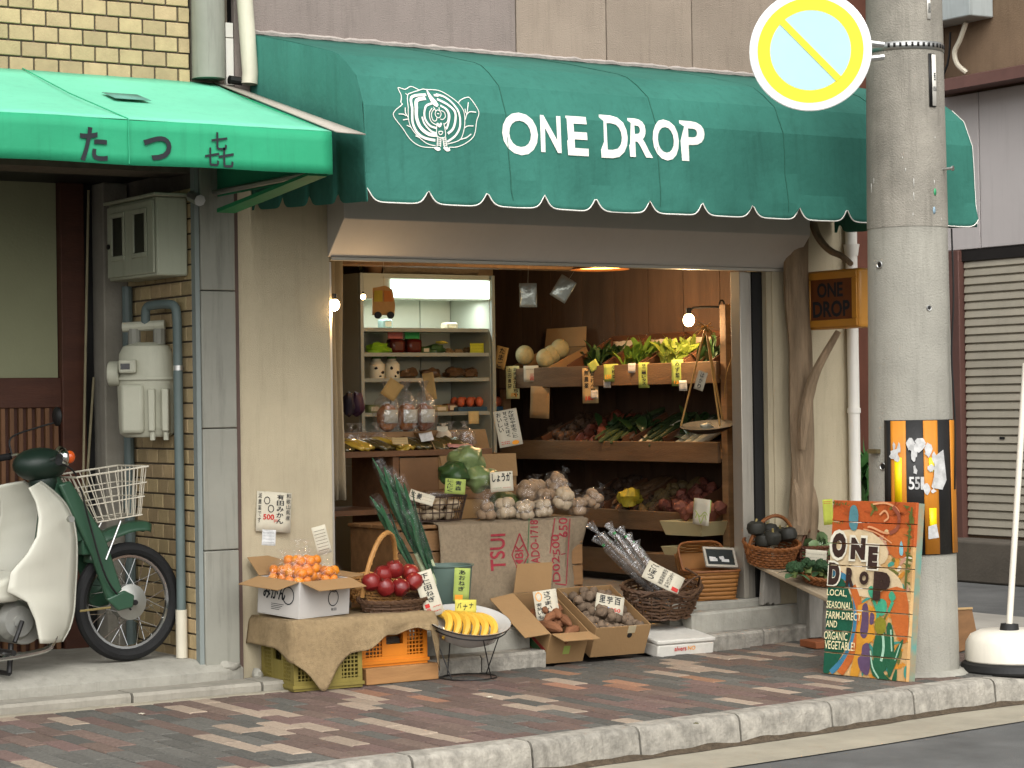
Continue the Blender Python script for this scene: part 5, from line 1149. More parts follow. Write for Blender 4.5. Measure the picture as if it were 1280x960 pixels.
# sloping crates of leaves
m_crate = mat('red_crate_wood', '#54341f', .65, .25, 4, .2, 30, rnd=.15)
m_lf = [mat('leaf_dark', '#2c4520', .5, .35, 12, .2, 40, coat=.15), mat('leaf_mid', '#5c7a2a', .5, .35, 12, .2, 40, coat=.1), mat('leaf_lime', '#7f8f36', .5, .3, 12, .2, 40)]
m_news = mat('newsprint', '#b5aa96', .9, .2, 40, .1, 40)
LB = ['bunch of dark green leaves on the top tier of the rack', 'bunch of yellow-green leafy greens on the top tier', 'bunch of pale lime greens under the bulb', 'few leaves beside the hanging scale']
for i, (px, w) in enumerate(((738,.42), (788,.46), (832,.44), (880,.30))):
    tl = tier(0, px, .04); t = thing('slatted_crate', ['shallow crate of dark leaves sloping on the top tier', 'shallow crate of yellow-green leaves sloping on the top tier', 'shallow crate lined with newspaper sloping on the top tier', 'half-empty crate at the end of the top tier'][i], 'crate', (tl.x, tl.y, tl.z+.012), rot=Ry(math.radians(-27)))
    b = MB(); b.bx(0, .42, -w/2, w/2, 0, .012); b.build('floor', m_crate, t)
    for s_ in (-1, 1): b = MB(); b.bx(0, .42, s_*(w/2-.006)-.006, s_*(w/2-.006)+.006, .0125, .11); b.build('side', m_crate, t)
    b = MB(); b.bx(.41, .42, -w/2+.013, w/2-.013, .0125, .12); b.build('end', m_crate, t)
    b = MB(); b.grid(lambda u, v: (.03+.40*u, (w-.04)*(v-.5), .02+.015*nz((u*5, v*5, i))+.09*max(0, u-.85)/.15), 8, 8); b.build('newspaper', m_news, t, solid=.001)
    one('leafy_bunch', LB[i], 'vegetables', m_lf[(0,1,2,0)[i]], lambda b: greens(b, (0,0,0), .10, (260,270,250,80)[i], .17, .045, i+3, (.45,-.1,.75)), (tl.x+.10, tl.y, tl.z+.09))
one('film_packet', 'crinkled clear packet lying between melons and greens', 'packet', mat('clear_crinkle', '#9a8f7c', .15, .5, 30, .6, 40, coat=.8), lambda b: b.ball((0,0,0), (.05,.09,.03), 14, 8, jit=.9), tier(0, 708, .06)+Vector((0,0,.05)))
# middle tier: dark roots, aubergine, long radishes
m_root = mat('dark_root', '#4a3828', .8, .3, 14, .3, 40, rnd=.2); m_org = mat('carrot', '#b3542a', .6, .2, 12, .2, 40); m_dk = mat('radish_white', '#b9b39c', .5, .15, 8, .1, 30)
r0 = None; q = random.Random(11)
for i in range(22):
    tl = tier(1, 690+(i % 8)*11+q.uniform(-3,3), .06+.09*(i//8)); M = Tr(tl+Vector((0,0,.055+.01*(i//8)))) @ rr_(q)
    if r0 is None: r0 = one('taro_root', 'brown root in the heap on the middle tier', 'vegetables', m_root, lambda b: b.ball((0,0,0), (.04,.05,.045), 10, 7, jit=.4), tl+Vector((0,0,.05)), group='roots on the middle tier')
    else: again(r0, M)
c0 = one('carrot', 'orange carrot end showing on the middle tier', 'carrot', m_org, lambda b: b.tube([(0,0,0),(.05,0,.02),(.16,0,.06)], [.012,.027,.02], 10), tier(1, 715, .01)+Vector((0,0,.05)), group='carrots on the middle tier')
for px in (728, 740): again(c0, Tr(tier(1, px, .02)+Vector((0,0,.05))) @ Rz(q.uniform(-.5,.5)))
d0 = None
for i, px in enumerate((783, 790, 800, 822, 838, 848, 858)):
    tl = tier(1, px, .02)+Vector((0,0,.05)); M = Tr(tl) @ Rz(-.35+q.uniform(-.2,.2)) @ Ry(-.5)
    if d0 is None:
        d0 = one('long_radish', 'pale long radish pointing out of the middle tier', 'radish', m_dk, lambda b: b.tube([(-.02,0,0),(.0,0,0),(.1,0,.0),(.3,0,.01),(.38,0,.01)], [.008,.022,.03,.032,.02], 10), tl, group='long radishes on the middle tier'); d0.matrix_basis = M
    else: again(d0, M)
for i, px in enumerate((770, 812, 870)):
    one('leaf_heap', ['dark leaves behind the radishes', 'dark leaves heaped between the radishes', 'dark leaves under the hanging scale'][i], 'vegetables', m_lf[0], lambda b: greens(b, (0,0,0), .10, 50, .18, .07, 20+i, (.5,0,.5)), tier(1, px, .20)+Vector((0,0,.06)))
for i, px in enumerate((770, 850)): one('plastic_sheet', ['clear plastic sheet draped over the middle tier leaves', 'clear plastic sheet draped behind the hanging scale'][i], 'plastic sheet', clear('sheet_film', '#dfe6e6', .1, .35, 7), lambda b: b.grid(lambda u, v: (.30*u, .34*(v-.5), .10+.16*u+.03*nz((u*4, v*4, i))), 10, 10), tier(1, px, .06), group=None)
# lower tier: cream trays, sweet potatoes, yellow bag
m_tray = mat('cream_tray', '#b3a67c', .6, .08, 5, .04, 20); m_sp = mat('sweet_potato', '#7a4a3c', .7, .25, 12, .2, 40, rnd=.15)
for i, (px, py) in enumerate(((868,658), (870,690))):
    p = at(px, py, x=8.56); t = thing('produce_tray', ['upper cream tray heaped with roots by the rack', 'lower cream tray stacked below the upper one'][i], 'tray', (p.x, p.y, p.z-.05), rz=math.radians(-90+8))
    b = MB(); w, d, h = .36, .24, .085
    o_ = [(-w/2,-d/2),(w/2,-d/2),(w/2,d/2),(-w/2,d/2)]; ii = [(a*.84, c*.8) for a, c in o_]
    b.add([(a, c, 0) for a, c in ii]+[(a, c, h) for a, c in o_], [(3,2,1,0)]+[(k, (k+1) % 4, (k+1) % 4+4, k+4) for k in range(4)]); b.build('tray', m_tray, t, solid=.006, smooth=0)
    if i == 0:
        for k in range(7):
            p2 = at(852+k*8, 635+6*(k % 2), x=8.60); one('sweet_potato', 'reddish root heaped on the cream tray', 'sweet potato', m_sp, lambda b: b.ball((0,0,0), (.06,.04,.04), 12, 8, jit=.4, seed=k), p2, rr_(q), 'roots on the cream tray')
rq('tray_stand', m_rack, lambda b: b.bx(8.40, 8.655, .45, .95, .251, .48))
p = at(788, 622, x=8.70); one('yellow_bag', 'yellow printed bag on the lower tier of the rack', 'bag', mat('yellow_print', '#a8992c', .6, .3, 40, .2, 30), lambda b: b.ball((0,0,0), (.09,.075,.065), 14, 9, jit=.5), p)
for i in range(12):
    tl = tier(2, 752+i*8, .08+.05*(i % 3)); one('dark_squash', 'dark knobbly root in the heap on the lowest tier', 'vegetables', m_root, lambda b: b.ball((0,0,0), (.055,.06,.05), 12, 8, jit=.5, seed=i), tl+Vector((0,0,.07)), rr_(q), 'roots on the lowest tier')
one('plastic_sheet', 'clear plastic sheet over the lowest tier', 'plastic sheet', MATS['sheet_film'], lambda b: b.grid(lambda u, v: (.34*u, .8*(v-.5), .10+.16*u+.03*nz((u*4, v*6, 3))), 10, 12), tier(2, 760, .05))
price(877, 640, 24, 33, .6, 'green and white printed bag hung on the cream trays', [([stroke([(.15+.7*t/8, .25+.18*math.sin(t*1.2)) for t in range(9)], .05), stroke([(.1+.8*t/8, .42+.1*math.cos(t)) for t in range(9)], .04)], m_cardg)], m_card, -70, 6, x=8.38, name='printed_leaflet')
price(878, 632, 26, 16, .6, 'lime header of the printed bag on the trays', [], m_cardg, -70, 6, x=8.385, name='printed_leaflet')
# hanging scale
sp_ = at(885, 535, x=8.50); sc_ = thing('hanging_scale', 'shallow black weighing pan hung on straw ropes beside the rack', 'scale', sp_)
b = MB(); b.M = Ry(math.radians(-8)) @ Rx(.1); b.lathe([(0,-.03),(.10,-.02),(.16,.01),(.17,.02),(.155,.02),(.10,-.008),(0,-.018)], 28); b.build('pan', mat('black_pan', '#1c1713', .5, .2, 10, .2, 30), sc_)
top = at(882, 408, x=8.58)-sp_
for a in (.3, 2.4, 4.5): b = MB(); b.tube([(.165*math.cos(a), .165*math.sin(a), .015), top], .006, 5); b.build('rope', mat('straw_rope', '#a8834a', .8, .2, 20), sc_)
b = MB(); qq = random.Random(5)
for i in range(18): b.tube([top+Vector((0,0,.0)), top+Vector((qq.uniform(-.07,.07), qq.uniform(-.06,.06), qq.uniform(-.08,.03)))], .004, 4)
b.build('knot', MATS['straw_rope'], sc_)
b = MB(); b.tube(catmull([top+Vector((.12,-.1,.25)), top+Vector((.13,-.12,-.1)), top+Vector((.06,-.12,-.3)), top+Vector((.06,-.1,-.44))], 5), .003, 5); b.build('cord', MATS['straw_rope'], sc_)
one('ginger_root', 'pale ginger piece lying in the hanging pan', 'vegetables', m_dk, lambda b: b.ball((0,0,0), (.05,.03,.02), 10, 6, jit=.6), sp_+Vector((-.02,-.01,.012)))
# price cards on the rack
def rc(px, py, w, h, label, cols, m=None, roll=0, dx=-.03): return price(px, py, w, h, 0, label, cols, m, -90+30, roll, 0, x=8.68+dx)
J = lambda s, x0=.3, x1=.7, y0=.05, y1=.95, mm=None: (vcol(s, x0, x1, y0, y1), mm or m_ink)
rc(641, 478, 19, 41, 'long green-white card hung at the far end of the top board', [J('北海道かぼちゃ', .55, .9), J('山田農園', .15, .4, .3, .95), (vcol('円', .4, .8, .04, .18), m_orink)], mat('card_pale_green', '#b9b98a', .85))
rc(626, 447, 17, 28, 'tilted tan card on the fridge corner', [J('たまご', .3, .75)], mat('kraft_card', '#a98a55', .85), 14)
rc(664, 467, 21, 20, 'square white card below the melons', [(scrib(1,.15,.85,.6,.95,5), m_ink), (vcol('三百', .4, .7, .05, .5), m_red)], None)
rc(738, 482, 22, 44, 'long tan card below the dark leaves', [J('ほうれん草', .5, .85, .3, .97), J('無農薬', .12, .4, .4, .95), ([fit(text('180', 1, .02), .2, .7, .08, .2)], m_red)], mat('card_tan', '#b79f72', .85))
rc(743, 493, 10, 10, 'tiny white tag stuck on the long tan card', [(scrib(2,.1,.9,.1,.9,6), m_ink)], m_paper, 0, -.04)
rc(742, 457, 14, 12, 'small lime tag tilted above the long tan card', [], m_cardg, -30)
rc(764, 466, 20, 22, 'square green card below the yellow-green leaves', [J('小松菜', .55, .85, .15, .95), ([fit(text('150', 1, .02), .1, .5, .15, .4)], m_orink)], m_cardg)
rc(759, 480, 10, 10, 'tiny white tag under the square green card', [(scrib(2,.1,.9,.1,.9,7), m_ink)], m_paper)
rc(790, 460, 11, 12, 'small white tag between two green cards', [(scrib(2,.1,.9,.1,.9,8), m_ink)], m_paper)
rc(805, 469, 15, 32, 'narrow green card in the middle of the top board', [J('サニーレタス', .3, .7, .1, .95)], m_cardg)
rc(847, 466, 16, 33, 'narrow lime card near the bulb end of the board', [J('みず菜', .3, .7, .3, .95), ([fit(text('120', 1, .02), .2, .8, .08, .2)], m_orink)], m_cardg)
rc(854, 482, 11, 13, 'tiny white tag under the narrow lime card', [(scrib(2,.1,.9,.1,.9,9), m_ink)], m_paper)
price(876, 476, 13, 24, 0, 'white card tied to the scale rope', [J('はかり', .3, .7)], None, -60, 18, 0, x=8.46)
rc(675, 503, 27, 40, 'dim brown paper card hung below the melons', [], mat('dim_card', '#8d7350', .85), 3)

# more stock: shallow boxes and heaps that fill the dim middle and lower tiers
q = random.Random(31)
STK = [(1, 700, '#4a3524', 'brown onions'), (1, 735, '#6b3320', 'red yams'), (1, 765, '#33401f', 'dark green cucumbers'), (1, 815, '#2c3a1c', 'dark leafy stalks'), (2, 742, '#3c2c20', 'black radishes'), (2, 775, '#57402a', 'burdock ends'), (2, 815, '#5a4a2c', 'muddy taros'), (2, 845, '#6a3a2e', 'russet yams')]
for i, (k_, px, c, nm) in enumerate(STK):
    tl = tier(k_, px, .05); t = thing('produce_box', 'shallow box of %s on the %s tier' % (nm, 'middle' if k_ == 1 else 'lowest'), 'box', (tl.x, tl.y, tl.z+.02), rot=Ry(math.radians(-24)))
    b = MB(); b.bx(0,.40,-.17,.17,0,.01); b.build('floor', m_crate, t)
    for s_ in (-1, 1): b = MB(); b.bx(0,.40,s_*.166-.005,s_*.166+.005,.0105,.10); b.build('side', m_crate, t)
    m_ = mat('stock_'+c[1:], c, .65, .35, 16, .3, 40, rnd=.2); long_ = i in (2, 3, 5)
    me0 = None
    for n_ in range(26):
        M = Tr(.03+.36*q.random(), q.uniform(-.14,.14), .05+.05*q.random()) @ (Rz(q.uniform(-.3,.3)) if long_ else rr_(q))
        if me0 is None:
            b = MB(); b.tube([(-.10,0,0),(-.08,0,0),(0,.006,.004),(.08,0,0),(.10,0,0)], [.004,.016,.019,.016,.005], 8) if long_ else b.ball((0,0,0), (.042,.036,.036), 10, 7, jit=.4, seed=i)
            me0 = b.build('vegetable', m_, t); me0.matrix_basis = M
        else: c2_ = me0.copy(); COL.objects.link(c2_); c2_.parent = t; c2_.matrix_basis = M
# more bagged goods on the counter
for i, px in enumerate((430, 446, 462, 560, 572)):
    p = at(px, 540, y=1.1); bg_ = thing('snack_bag', 'clear crinkled bag of brown rice crackers on the counter', 'packet', (p.x, 1.02+.05*(i % 2), 1.166), group='cracker bags on the counter')
    b = MB(); b.ball((0,0,.045), (.055,.05,.045), 12, 8, jit=.5, seed=i); b.build('crackers', mat('crackers', '#7a5630', .6, .35, 20, .3, 40), bg_)
    b = MB(); bag(b, .068, .16, seed=i*7); b.build('bag', m_film2, bg_)
price(500, 551, 20, 10, .82, 'small tan card on the front edge of the counter', [(scrib(2,.1,.9,.2,.8,33), m_ink)], mat('card_tan', '#b79f72', .85), -15, 3, -30)

# extra stock in the refrigerated case
for i, (px, k_, c, nm, w, h) in enumerate(((462,3,'#6e7a52','olive tofu pack',.05,.06), (476,3,'#b5ad98','white tofu pack',.05,.05), (545,3,'#8f8458','straw-coloured noodle pack',.06,.05), (560,3,'#6b4a3a','brown bean pack',.05,.06), (470,4,'#4f5f4a','dark green pickle pack',.07,.08), (560,4,'#8a7a60','beige pickle pack',.07,.07), (600,4,'#3f3a34','black seaweed pack',.08,.09), (527,1,'#35552f','leaf green herb pack',.035,.05), (480,0,'#7a8f8a','pale blue milk pack',.04,.07), (560,0,'#a39a86','pale cream pack',.05,.05))):
    x, y, z = onsh(px, k_); t = thing('chilled_pack', '%s standing in the refrigerated case' % nm, 'packet', (x, y-.02, z))
    b = MB(); b.bx(-w,w,-.04,.05,0,h); b.build('pack', mat('chilled_'+c[1:], c, .35, .35, 14, .2, 30, coat=.4), t, bevel=.015)
    b = MB(); b.bx(-w*.6,w*.6,-.0425,-.0405,h*.25,h*.75); b.build('label', m_card, t)
# ================================================================ TABLE WITH BURLAP
tb_ = thing('display_table', 'rough wooden crate table behind the hanging burlap sack', 'table', (6.9, .35, .25))
def tq(name, m, fn, **k): return part(name, m, fn, tb_, **k)
m_tw = mat('table_wood', '#84623f', .75, .25, 3, .25, 30, st=(1,6,6), rnd=.1)
for i in range(4): tq('top_plank', m_tw, lambda b: b.bx(6.20, 7.46, .20+i*.14, .20+i*.14+.135, .745, .765), bevel=.003)
for i in range(4): tq('side_plank', m_tw, lambda b: b.bx(6.21, 7.44, .215, .235, .26+i*.12, .26+i*.12+.112), bevel=.003)
for x in (6.21, 7.42): tq('leg', m_tw, lambda b: b.bx(x, x+.03, .236, .74, .25, .744))
def sagf(u, h): return -.026*math.sin(u*9+1)*min(1, h*3)*.6+.022*nz((u*5, h*4, 2))*min(1, h*6)+.008*nz((u*14, h*9, 5))*min(1, h*6)
def sack(b):
    def fn(u, v):
        x = 6.445+1.015*u; s_ = v*1.15
        if s_ < .52: y = .70-s_; z = .772+.004*nz((u*6, v*6, 1))
        else:
            h = s_-.52; cv = min(h, .03); y = .18-.012-h*.02; z = .772-h
            y += sagf(u, h)
            if u > .82: y += (u-.82)*.5*min(1, h*4)
        if .48 < s_ < .56: z -= .006
        return (x-(.02*v if u > .9 else 0), y, z)
    b.grid(fn, 70, 70)
sk = thing('burlap_sack', 'burlap sack with red stencilled lettering hung over the table front', 'cloth', (6.95, .2, .77))
part('cloth', m_burl, sack, sk, solid=.004, smooth=60)
m_rst = mat('red_stencil', '#8f2f38', .9, .3, 60, 0)
def sf(px, py): p = at(px, py, y=.15); return (p.x, p.z)
def onsack(x, z): u = (x-6.445)/1.015; h = max(.772-z, 0); return (x, .18-.012-h*.02+sagf(u, h)+((u-.82)*.5*min(1, h*4) if u > .82 else 0)-.006, z)
def sten(s, px0, px1, py0, py1, bold=.01):                   # rotated lettering reading upward
    v, f = fit(text(s, 1, bold, 3), 0, 1, 0, 1); a = sf(px0, py1); c = sf(px1, py0)
    return ([(a[0]+(c[0]-a[0])*(1-q), a[1]+(c[1]-a[1])*p) for p, q in v], f)
bb = MB(); bb.flat([sten('TSUI', 616, 634, 667, 714, .015)], onsack); bb.build('stencil', m_rst, sk, world=True, smooth=0)
bb = MB(); bb.flat([stroke([sf(651,667),sf(643,694),sf(651,716),sf(662,694),sf(651,667)], .008)], onsack); bb.build('stencil_frame', m_rst, sk, world=True, smooth=0)
bb = MB(); bb.flat([sten('MBK', 647, 656, 680, 710)], onsack); bb.build('stencil', m_rst, sk, world=True, smooth=0)
bb = MB(); bb.flat([sten('ANADO-1718', 665, 674, 650, 722)], onsack); bb.build('stencil', m_rst, sk, world=True, smooth=0)
bb = MB(); bb.flat([sten('D02', 688, 698, 695, 727), sten('500', 690, 700, 668, 694), sten('650', 700, 711, 647, 672)], onsack); bb.build('stencil', m_rst, sk, world=True, smooth=0)
bb = MB(); bb.flat([stroke([sf(695,648),sf(680,728)], .007), stroke([sf(714,648),sf(706,730)], .007), stroke([sf(680,728),sf(706,731)], .007), stroke([sf(690,695),sf(709,692)], .006), stroke([sf(693,670),sf(711,667)], .006)], onsack); bb.build('stencil_frame', m_rst, sk, world=True, smooth=0)
bb = MB(); bb.flat([stroke([sf(663,648), sf(660,716)], .006)], onsack); bb.build('green_stripe', mat('green_thread', '#4f6a48', .9), sk, world=True, smooth=0)
# big cartons behind
P0 = at(634, 590, y=.62); stn = thing('produce_crate', 'plain wooden crate standing behind the burlap table', 'crate', (7.2, .95, .25))
part('crate', m_tw, lambda b: b.bx(6.75, 7.6, .80, 1.2, .25, .93), stn, bevel=.004)
carton('cardboard_carton', 'large open cardboard carton on the crate behind the table', (7.13, .98, .932), .50, .36, .20, m_cb, Rz(math.radians(-8)), (('f', .14, -72), ('b', .15, 70), ('l', .15, 62)))
price(635, 535, 30, 46, .74, 'tall white handwritten card leaning on the large carton', [J('かぼちゃまるごと', .62, .85, .2, .96), J('甘くてほくほく', .38, .56, .25, .96), J('おいしい', .1, .3, .4, .95), (scrib(2,.1,.5,.06,.16,2), m_red), ([fit(text('●', 1), .55, .85, .02, .14)], m_orink)], None, -20, -9, -6)
# goods on the table
ZT = .778
m_cab = mat('cabbage_leaf', '#4c5f34', .4, .45, 5, .5, 18, coat=.35, col2='#7d8d5e', bdist=.02)
for i, (px, py, r) in enumerate(((583,576,.105), (566,592,.08), (600,598,.085))):
    p = at(px, py, y=.42 if i == 0 else .34); one('cabbage', ['large glossy wrapped cabbage on top of the table heap', 'smaller dark cabbage behind the green card', 'film-wrapped cabbage with a twisted neck'][i], 'cabbage', m_cab if i != 1 else m_lf[0], lambda b: b.ball((0,0,0), (r*1.1,r,r*.85), 28, 18, jit=.3, seed=i), p)
one('produce_carton', 'low carton propping up the cabbages', 'box', m_cbi, lambda b: b.bx(-.2,.2,-.12,.12,0,.11), (6.73, .52, ZT), bevel=.004)
wb = thing('wire_basket', 'rusty wire basket of bagged garlic on the table', 'basket', (at(553, 648, y=.22).x, .30, ZT+.002))
m_rw = mat('rusty_wire', '#3a2a20', .6, .3, 20)
b = MB(); 
for k, z in enumerate((.0, .045, .09, .135)): b.tube([((.13+.03*k/3)*math.cos(a)*1.25, (.13+.03*k/3)*.62*math.sin(a), z+.004) for a in [2*PI*i/28 for i in range(28)]], .0035 if k < 3 else .006, 5, closed=True)
for i in range(26): a = 2*PI*i/26; b.tube([(.13*1.25*math.cos(a), .13*.62*math.sin(a), .004), (.16*1.25*math.cos(a), .16*.62*math.sin(a), .139)], .0028, 4)
b.build('wires', m_rw, wb)
m_gar = mat('garlic', '#a08f76', .55, .16, 12, .1, 30, rnd=.1)
def heap(name, label, cat, m, r, pts, group, jit=.15, n=(12,8), flat_=1):
    o0 = None; q = random.Random(len(pts))
    me = MB(); me.ball((0,0,0), (r, r*.95, r*.88*flat_), n[0], n[1], jit=jit)
    for p in pts:
        if o0 is None: o0 = me.build(name, m); o0.matrix_basis = Tr(p); tag(o0, label, cat, group)
        else: again(o0, Tr(p) @ rr_(q) @ Matrix.Scale(q.uniform(.85, 1.12), 4))
q = random.Random(4)
heap('garlic_bulb', 'pale garlic bulb in the rusty wire basket', 'garlic', m_gar, .034, [(wb.location.x+q.uniform(-.13,.13), .30+q.uniform(-.06,.06), ZT+.04+.055*(i//8)) for i in range(16)], 'garlic in the wire basket')
def bagged(name, label, loc, r, h, m, fr, n, seed, group=None, film=None, part_='bulb'):
    t = thing(name, label, 'vegetables', loc, group=group); q = random.Random(seed)
    me = MB(); me.ball((0,0,0), (fr,fr,fr*.9), 12, 8, jit=.12); o0 = None
    for i in range(n):
        a = i*2.4; lay = i//6; rr = (r-fr)*(.85 if i % 6 else .1); M = Tr(rr*math.cos(a), rr*math.sin(a), fr*.95+lay*fr*1.45) @ rr_(q)
        if o0 is None: o0 = me.build(part_, m, t); o0.matrix_basis = M
        else: c = o0.copy(); COL.objects.link(c); c.parent = t; c.matrix_basis = M
    b = MB(); bag(b, r*1.05, h, seed=seed); b.build('bag', film or m_film, t); return t
GP = 'clear bags of pale bulbs on the table'
m_brt = mat('brown_root', '#8a7258', .6, .2, 12, .15, 30, rnd=.1)
for i, (px, y, dz, rx_, rz_) in enumerate(((634,.24,0,-.3,.4), (656,.22,.0,.5,-.6), (679,.24,0,-.2,1.0), (701,.22,.0,.6,.2), (722,.26,.0,.1,-.8), (735,.30,-.0,.9,.9), (655,.33,.045,.9,2.0), (682,.34,.055,.3,.0), (704,.35,.06,-.8,.7), (668,.42,.09,.2,1.2), (690,.43,.10,1.0,.5))):
    p = at(px, 640, y=y); t = bagged('bulb_bag', 'clear bag of pale bulbs heaped on the burlap' if i < 4 else 'clear bag of brownish roots heaped behind the pale bulbs', (p.x, y, ZT+dz), .066, .15, m_gar if i < 4 else m_brt, .03 if i % 3 else .036, 12, i, GP if i < 4 else 'clear bags of roots behind the bulbs')
    t.matrix_basis = Tr(p.x, y, ZT+dz+.05*(abs(rx_) > .5)) @ Rz(rz_) @ Rx(rx_*.7)
p = at(610, 640, y=.22); bagged('bulb_bag', 'long-necked clear bag of brown onions beside the wire basket', (p.x, .24, ZT), .065, .25, m_brt, .03, 9, 33)
one('green_melon', 'dark striped green squash half hidden behind the bulbs', 'squash', mat('striped_green', '#47512a', .5, .35, 5, .1, 20, st=(5,5,.5)), lambda b: b.ball((0,0,0), (.10,.08,.075), 18, 12), (at(632, 630, y=.4).x, .42, ZT+.075))
tubp = at(540, 608, y=.42); tu = thing('mushroom_tub', 'clear lidded tub of brown mushrooms behind the wire basket', 'tub', (tubp.x, .44, ZT))
b = MB(); b.bx(-.09,.09,-.07,.07,0,.16); b.build('tub', m_film2, tu, bevel=.015)
for i in range(12): b = MB(); b.ball((-.06+.04*(i % 4), -.03+.045*((i//4) % 2), .04+.05*(i//8)), .026, 10, 7, jit=.3, seed=i); b.build('mushroom', mat('mushroom', '#6b543c', .7, .2, 10), tu)
price(569, 608, 26, 19, .18, 'green handwritten card in the wire basket', [J('にんにく', .1, .4, .1, .95), J('青森', .5, .8, .2, .9)], m_cardg, -20, 5)
price(527, 622, 32, 15, .16, 'long white card lying slanted on the wire basket', [(vcol('生', .05, .25, .2, .9), m_ink), (vcol('姜', .3, .5, .2, .9), m_ink), (scrib(2,.55,.95,.2,.8,12), m_ink)], None, -20, 22, -30)
price(627, 602, 29, 25, .20, 'white card with big brushed characters beside the bagged bulbs', [([fit(text('しょうが', 1, .03), .08, .92, .5, .95)], m_ink), (scrib(1,.1,.5,.1,.3,3), MATS['green_cap']), (scrib(1,.55,.9,.1,.3,4), m_red)], None, -20, -3)
# ================================================================ GOODS ON THE PAVEMENT
def plast_crate(name, label, loc, w, d, h, m, rz=0):
    t = thing(name, label, 'crate', loc, rz)
    b = MB(); b.bx(-w/2, w/2, -d/2, d/2, .0, .012); b.build('floor', m, t)
    for (ax, s_) in (('x',-1), ('x',1), ('y',-1), ('y',1)):
        b = MB(); L_ = (d if ax == 'x' else w)/2-(.0 if ax == 'y' else .016)
        M = (Tr(s_*(w/2-.007),0,0) @ Rz(PI/2)) if ax == 'x' else Tr(0,s_*(d/2-.007),0)
        b.M = M; T = .007
        b.bx(-L_, L_, -T, T, .013, .05); b.bx(-L_, L_, -T, T, h-.05, h); b.bx(-L_, L_, -T-.006, T+.006, h-.012, h+.001)
        for x in (-L_+.012, L_-.012): b.bx(x-.012, x+.012, -T+.0005, T-.0005, .0505, h-.0505)
        b.bx(-.05, .05, -T+.0007, T-.0007, .0505, h*.42); b.bx(-.075, -.05, -T, T, .0505, h-.0505); b.bx(.05, .075, -T, T, .0505, h-.0505)
        b.bx(-.05, .05, -T+.0007, T-.0007, h*.62, h-.0505)
        k = int((L_-.1)/.02)
        for s2 in (-1, 1):
            for i in range(k): x = s2*(.087+i*.02); b.bx(x-.003, x+.003, -.004, .004, .0505, h-.0505)
            for j in range(int((h-.1)/.02)): z = .06+j*.02; x0, x1 = sorted((s2*.0755, s2*(L_-.0245))); b.bx(x0, x1, -.003, .0032, z-.003, z+.003)
        b.build('side', m, t, smooth=0)
    b = MB(); b.bx(-w/2-.008, w/2+.008, -d/2-.008, d/2+.008, .0135, .03); b.build('foot_rim', m, t)
    return t
m_yc = mat('yellow_crate', '#7d7034', .55, .16, 5, .06, 30, streak=.3); m_oc = mat('orange_crate', '#d07a1c', .5, .12, 5, .05, 30)
plast_crate('plastic_crate', 'faded olive-yellow plastic crate under the burlap cloth', (5.435, -.235, .003), .38, .40, .345, m_yc, math.radians(-3))
one('wooden_block', 'plain wooden block propping up the orange crate', 'block', mat('block_wood', '#9a7146', .75, .2, 4, .2, 40, st=(1,6,6)), lambda b: b.bx(-.215,.215,-.13,.09,0,.085), (5.866, -.29, .002), bevel=.004)
plast_crate('plastic_crate', 'bright orange plastic crate with latticed sides on a wooden block', (5.84, -.235, .088), .39, .30, .262, m_oc)
bb = MB(); bb.flat([fit(text('SOV', 1, .03), -.035, .03, .215, .24)], lambda a, c: (5.84+a, -.3985, .088+c)); tag(bb.build('crate_stencil', m_ink, smooth=0), 'dark stencilled letters on the orange crate', 'lettering')
# cloth over the crates
m_burl2 = mat('burlap_tan', '#9a8462', .95, .2, 40, 1.0, 280, bdist=.008)
def drape(b):
    def fn(u, v):
        x = 5.215+.835*u; s_ = v*.95
        drop = .085+.21*math.exp(-((u-.16)/.22)**2)+.05*math.exp(-((u-.2)/.06)**2)+.05*math.exp(-((u-.5)/.15)**2)+.22*max(0, (u-.93)/.07)+.02*nz((u*9,0,4))
        if v < .5: y = .0-.445*(v/.5); z = .358+.006*nz((u*6, v*6, 4)); k = 0
        else:
            k = (v-.5)/.5; y = -.445-.018*math.sin(min(k*4, 1)*PI/2)-.02*k+(.014*math.sin(u*17+k*2)+.02*nz((u*6, k*2, 5)))*k; z = .358-drop*k-.008*nz((u*8, k, 9))
        if u < .03: x += .0
        return (x+.01*nz((u*3, v*9, 2)), y, z)
    b.grid(fn, 70, 36)
    def fs(u, v):                                             # flank that hangs down on the left
        k = v; fp_ = Vector(fn(0, .5+k/2)); w_ = min(1, u/.35); w_ = w_*w_*(3-2*w_); y = -.445+.44*u; q_ = Vector((5.215-.014*math.sin(min(k*4, 1)*PI/2)-.012*k+.008*math.sin(u*11)*k, y, .358-.14*k+.005*nz((u*5, k, 3)))); a_ = fp_+Vector((-.014*math.sin(min(u*12, 1)*PI/2), .44*u, 0)); return a_.lerp(q_, w_)
    b.grid(fs, 24, 12)
cl_ = thing('burlap_cloth', 'tan burlap cloth thrown over the two plastic crates', 'cloth', (5.6, -.2, .35))
part('cloth', m_burl2, drape, cl_, solid=.004, smooth=60)
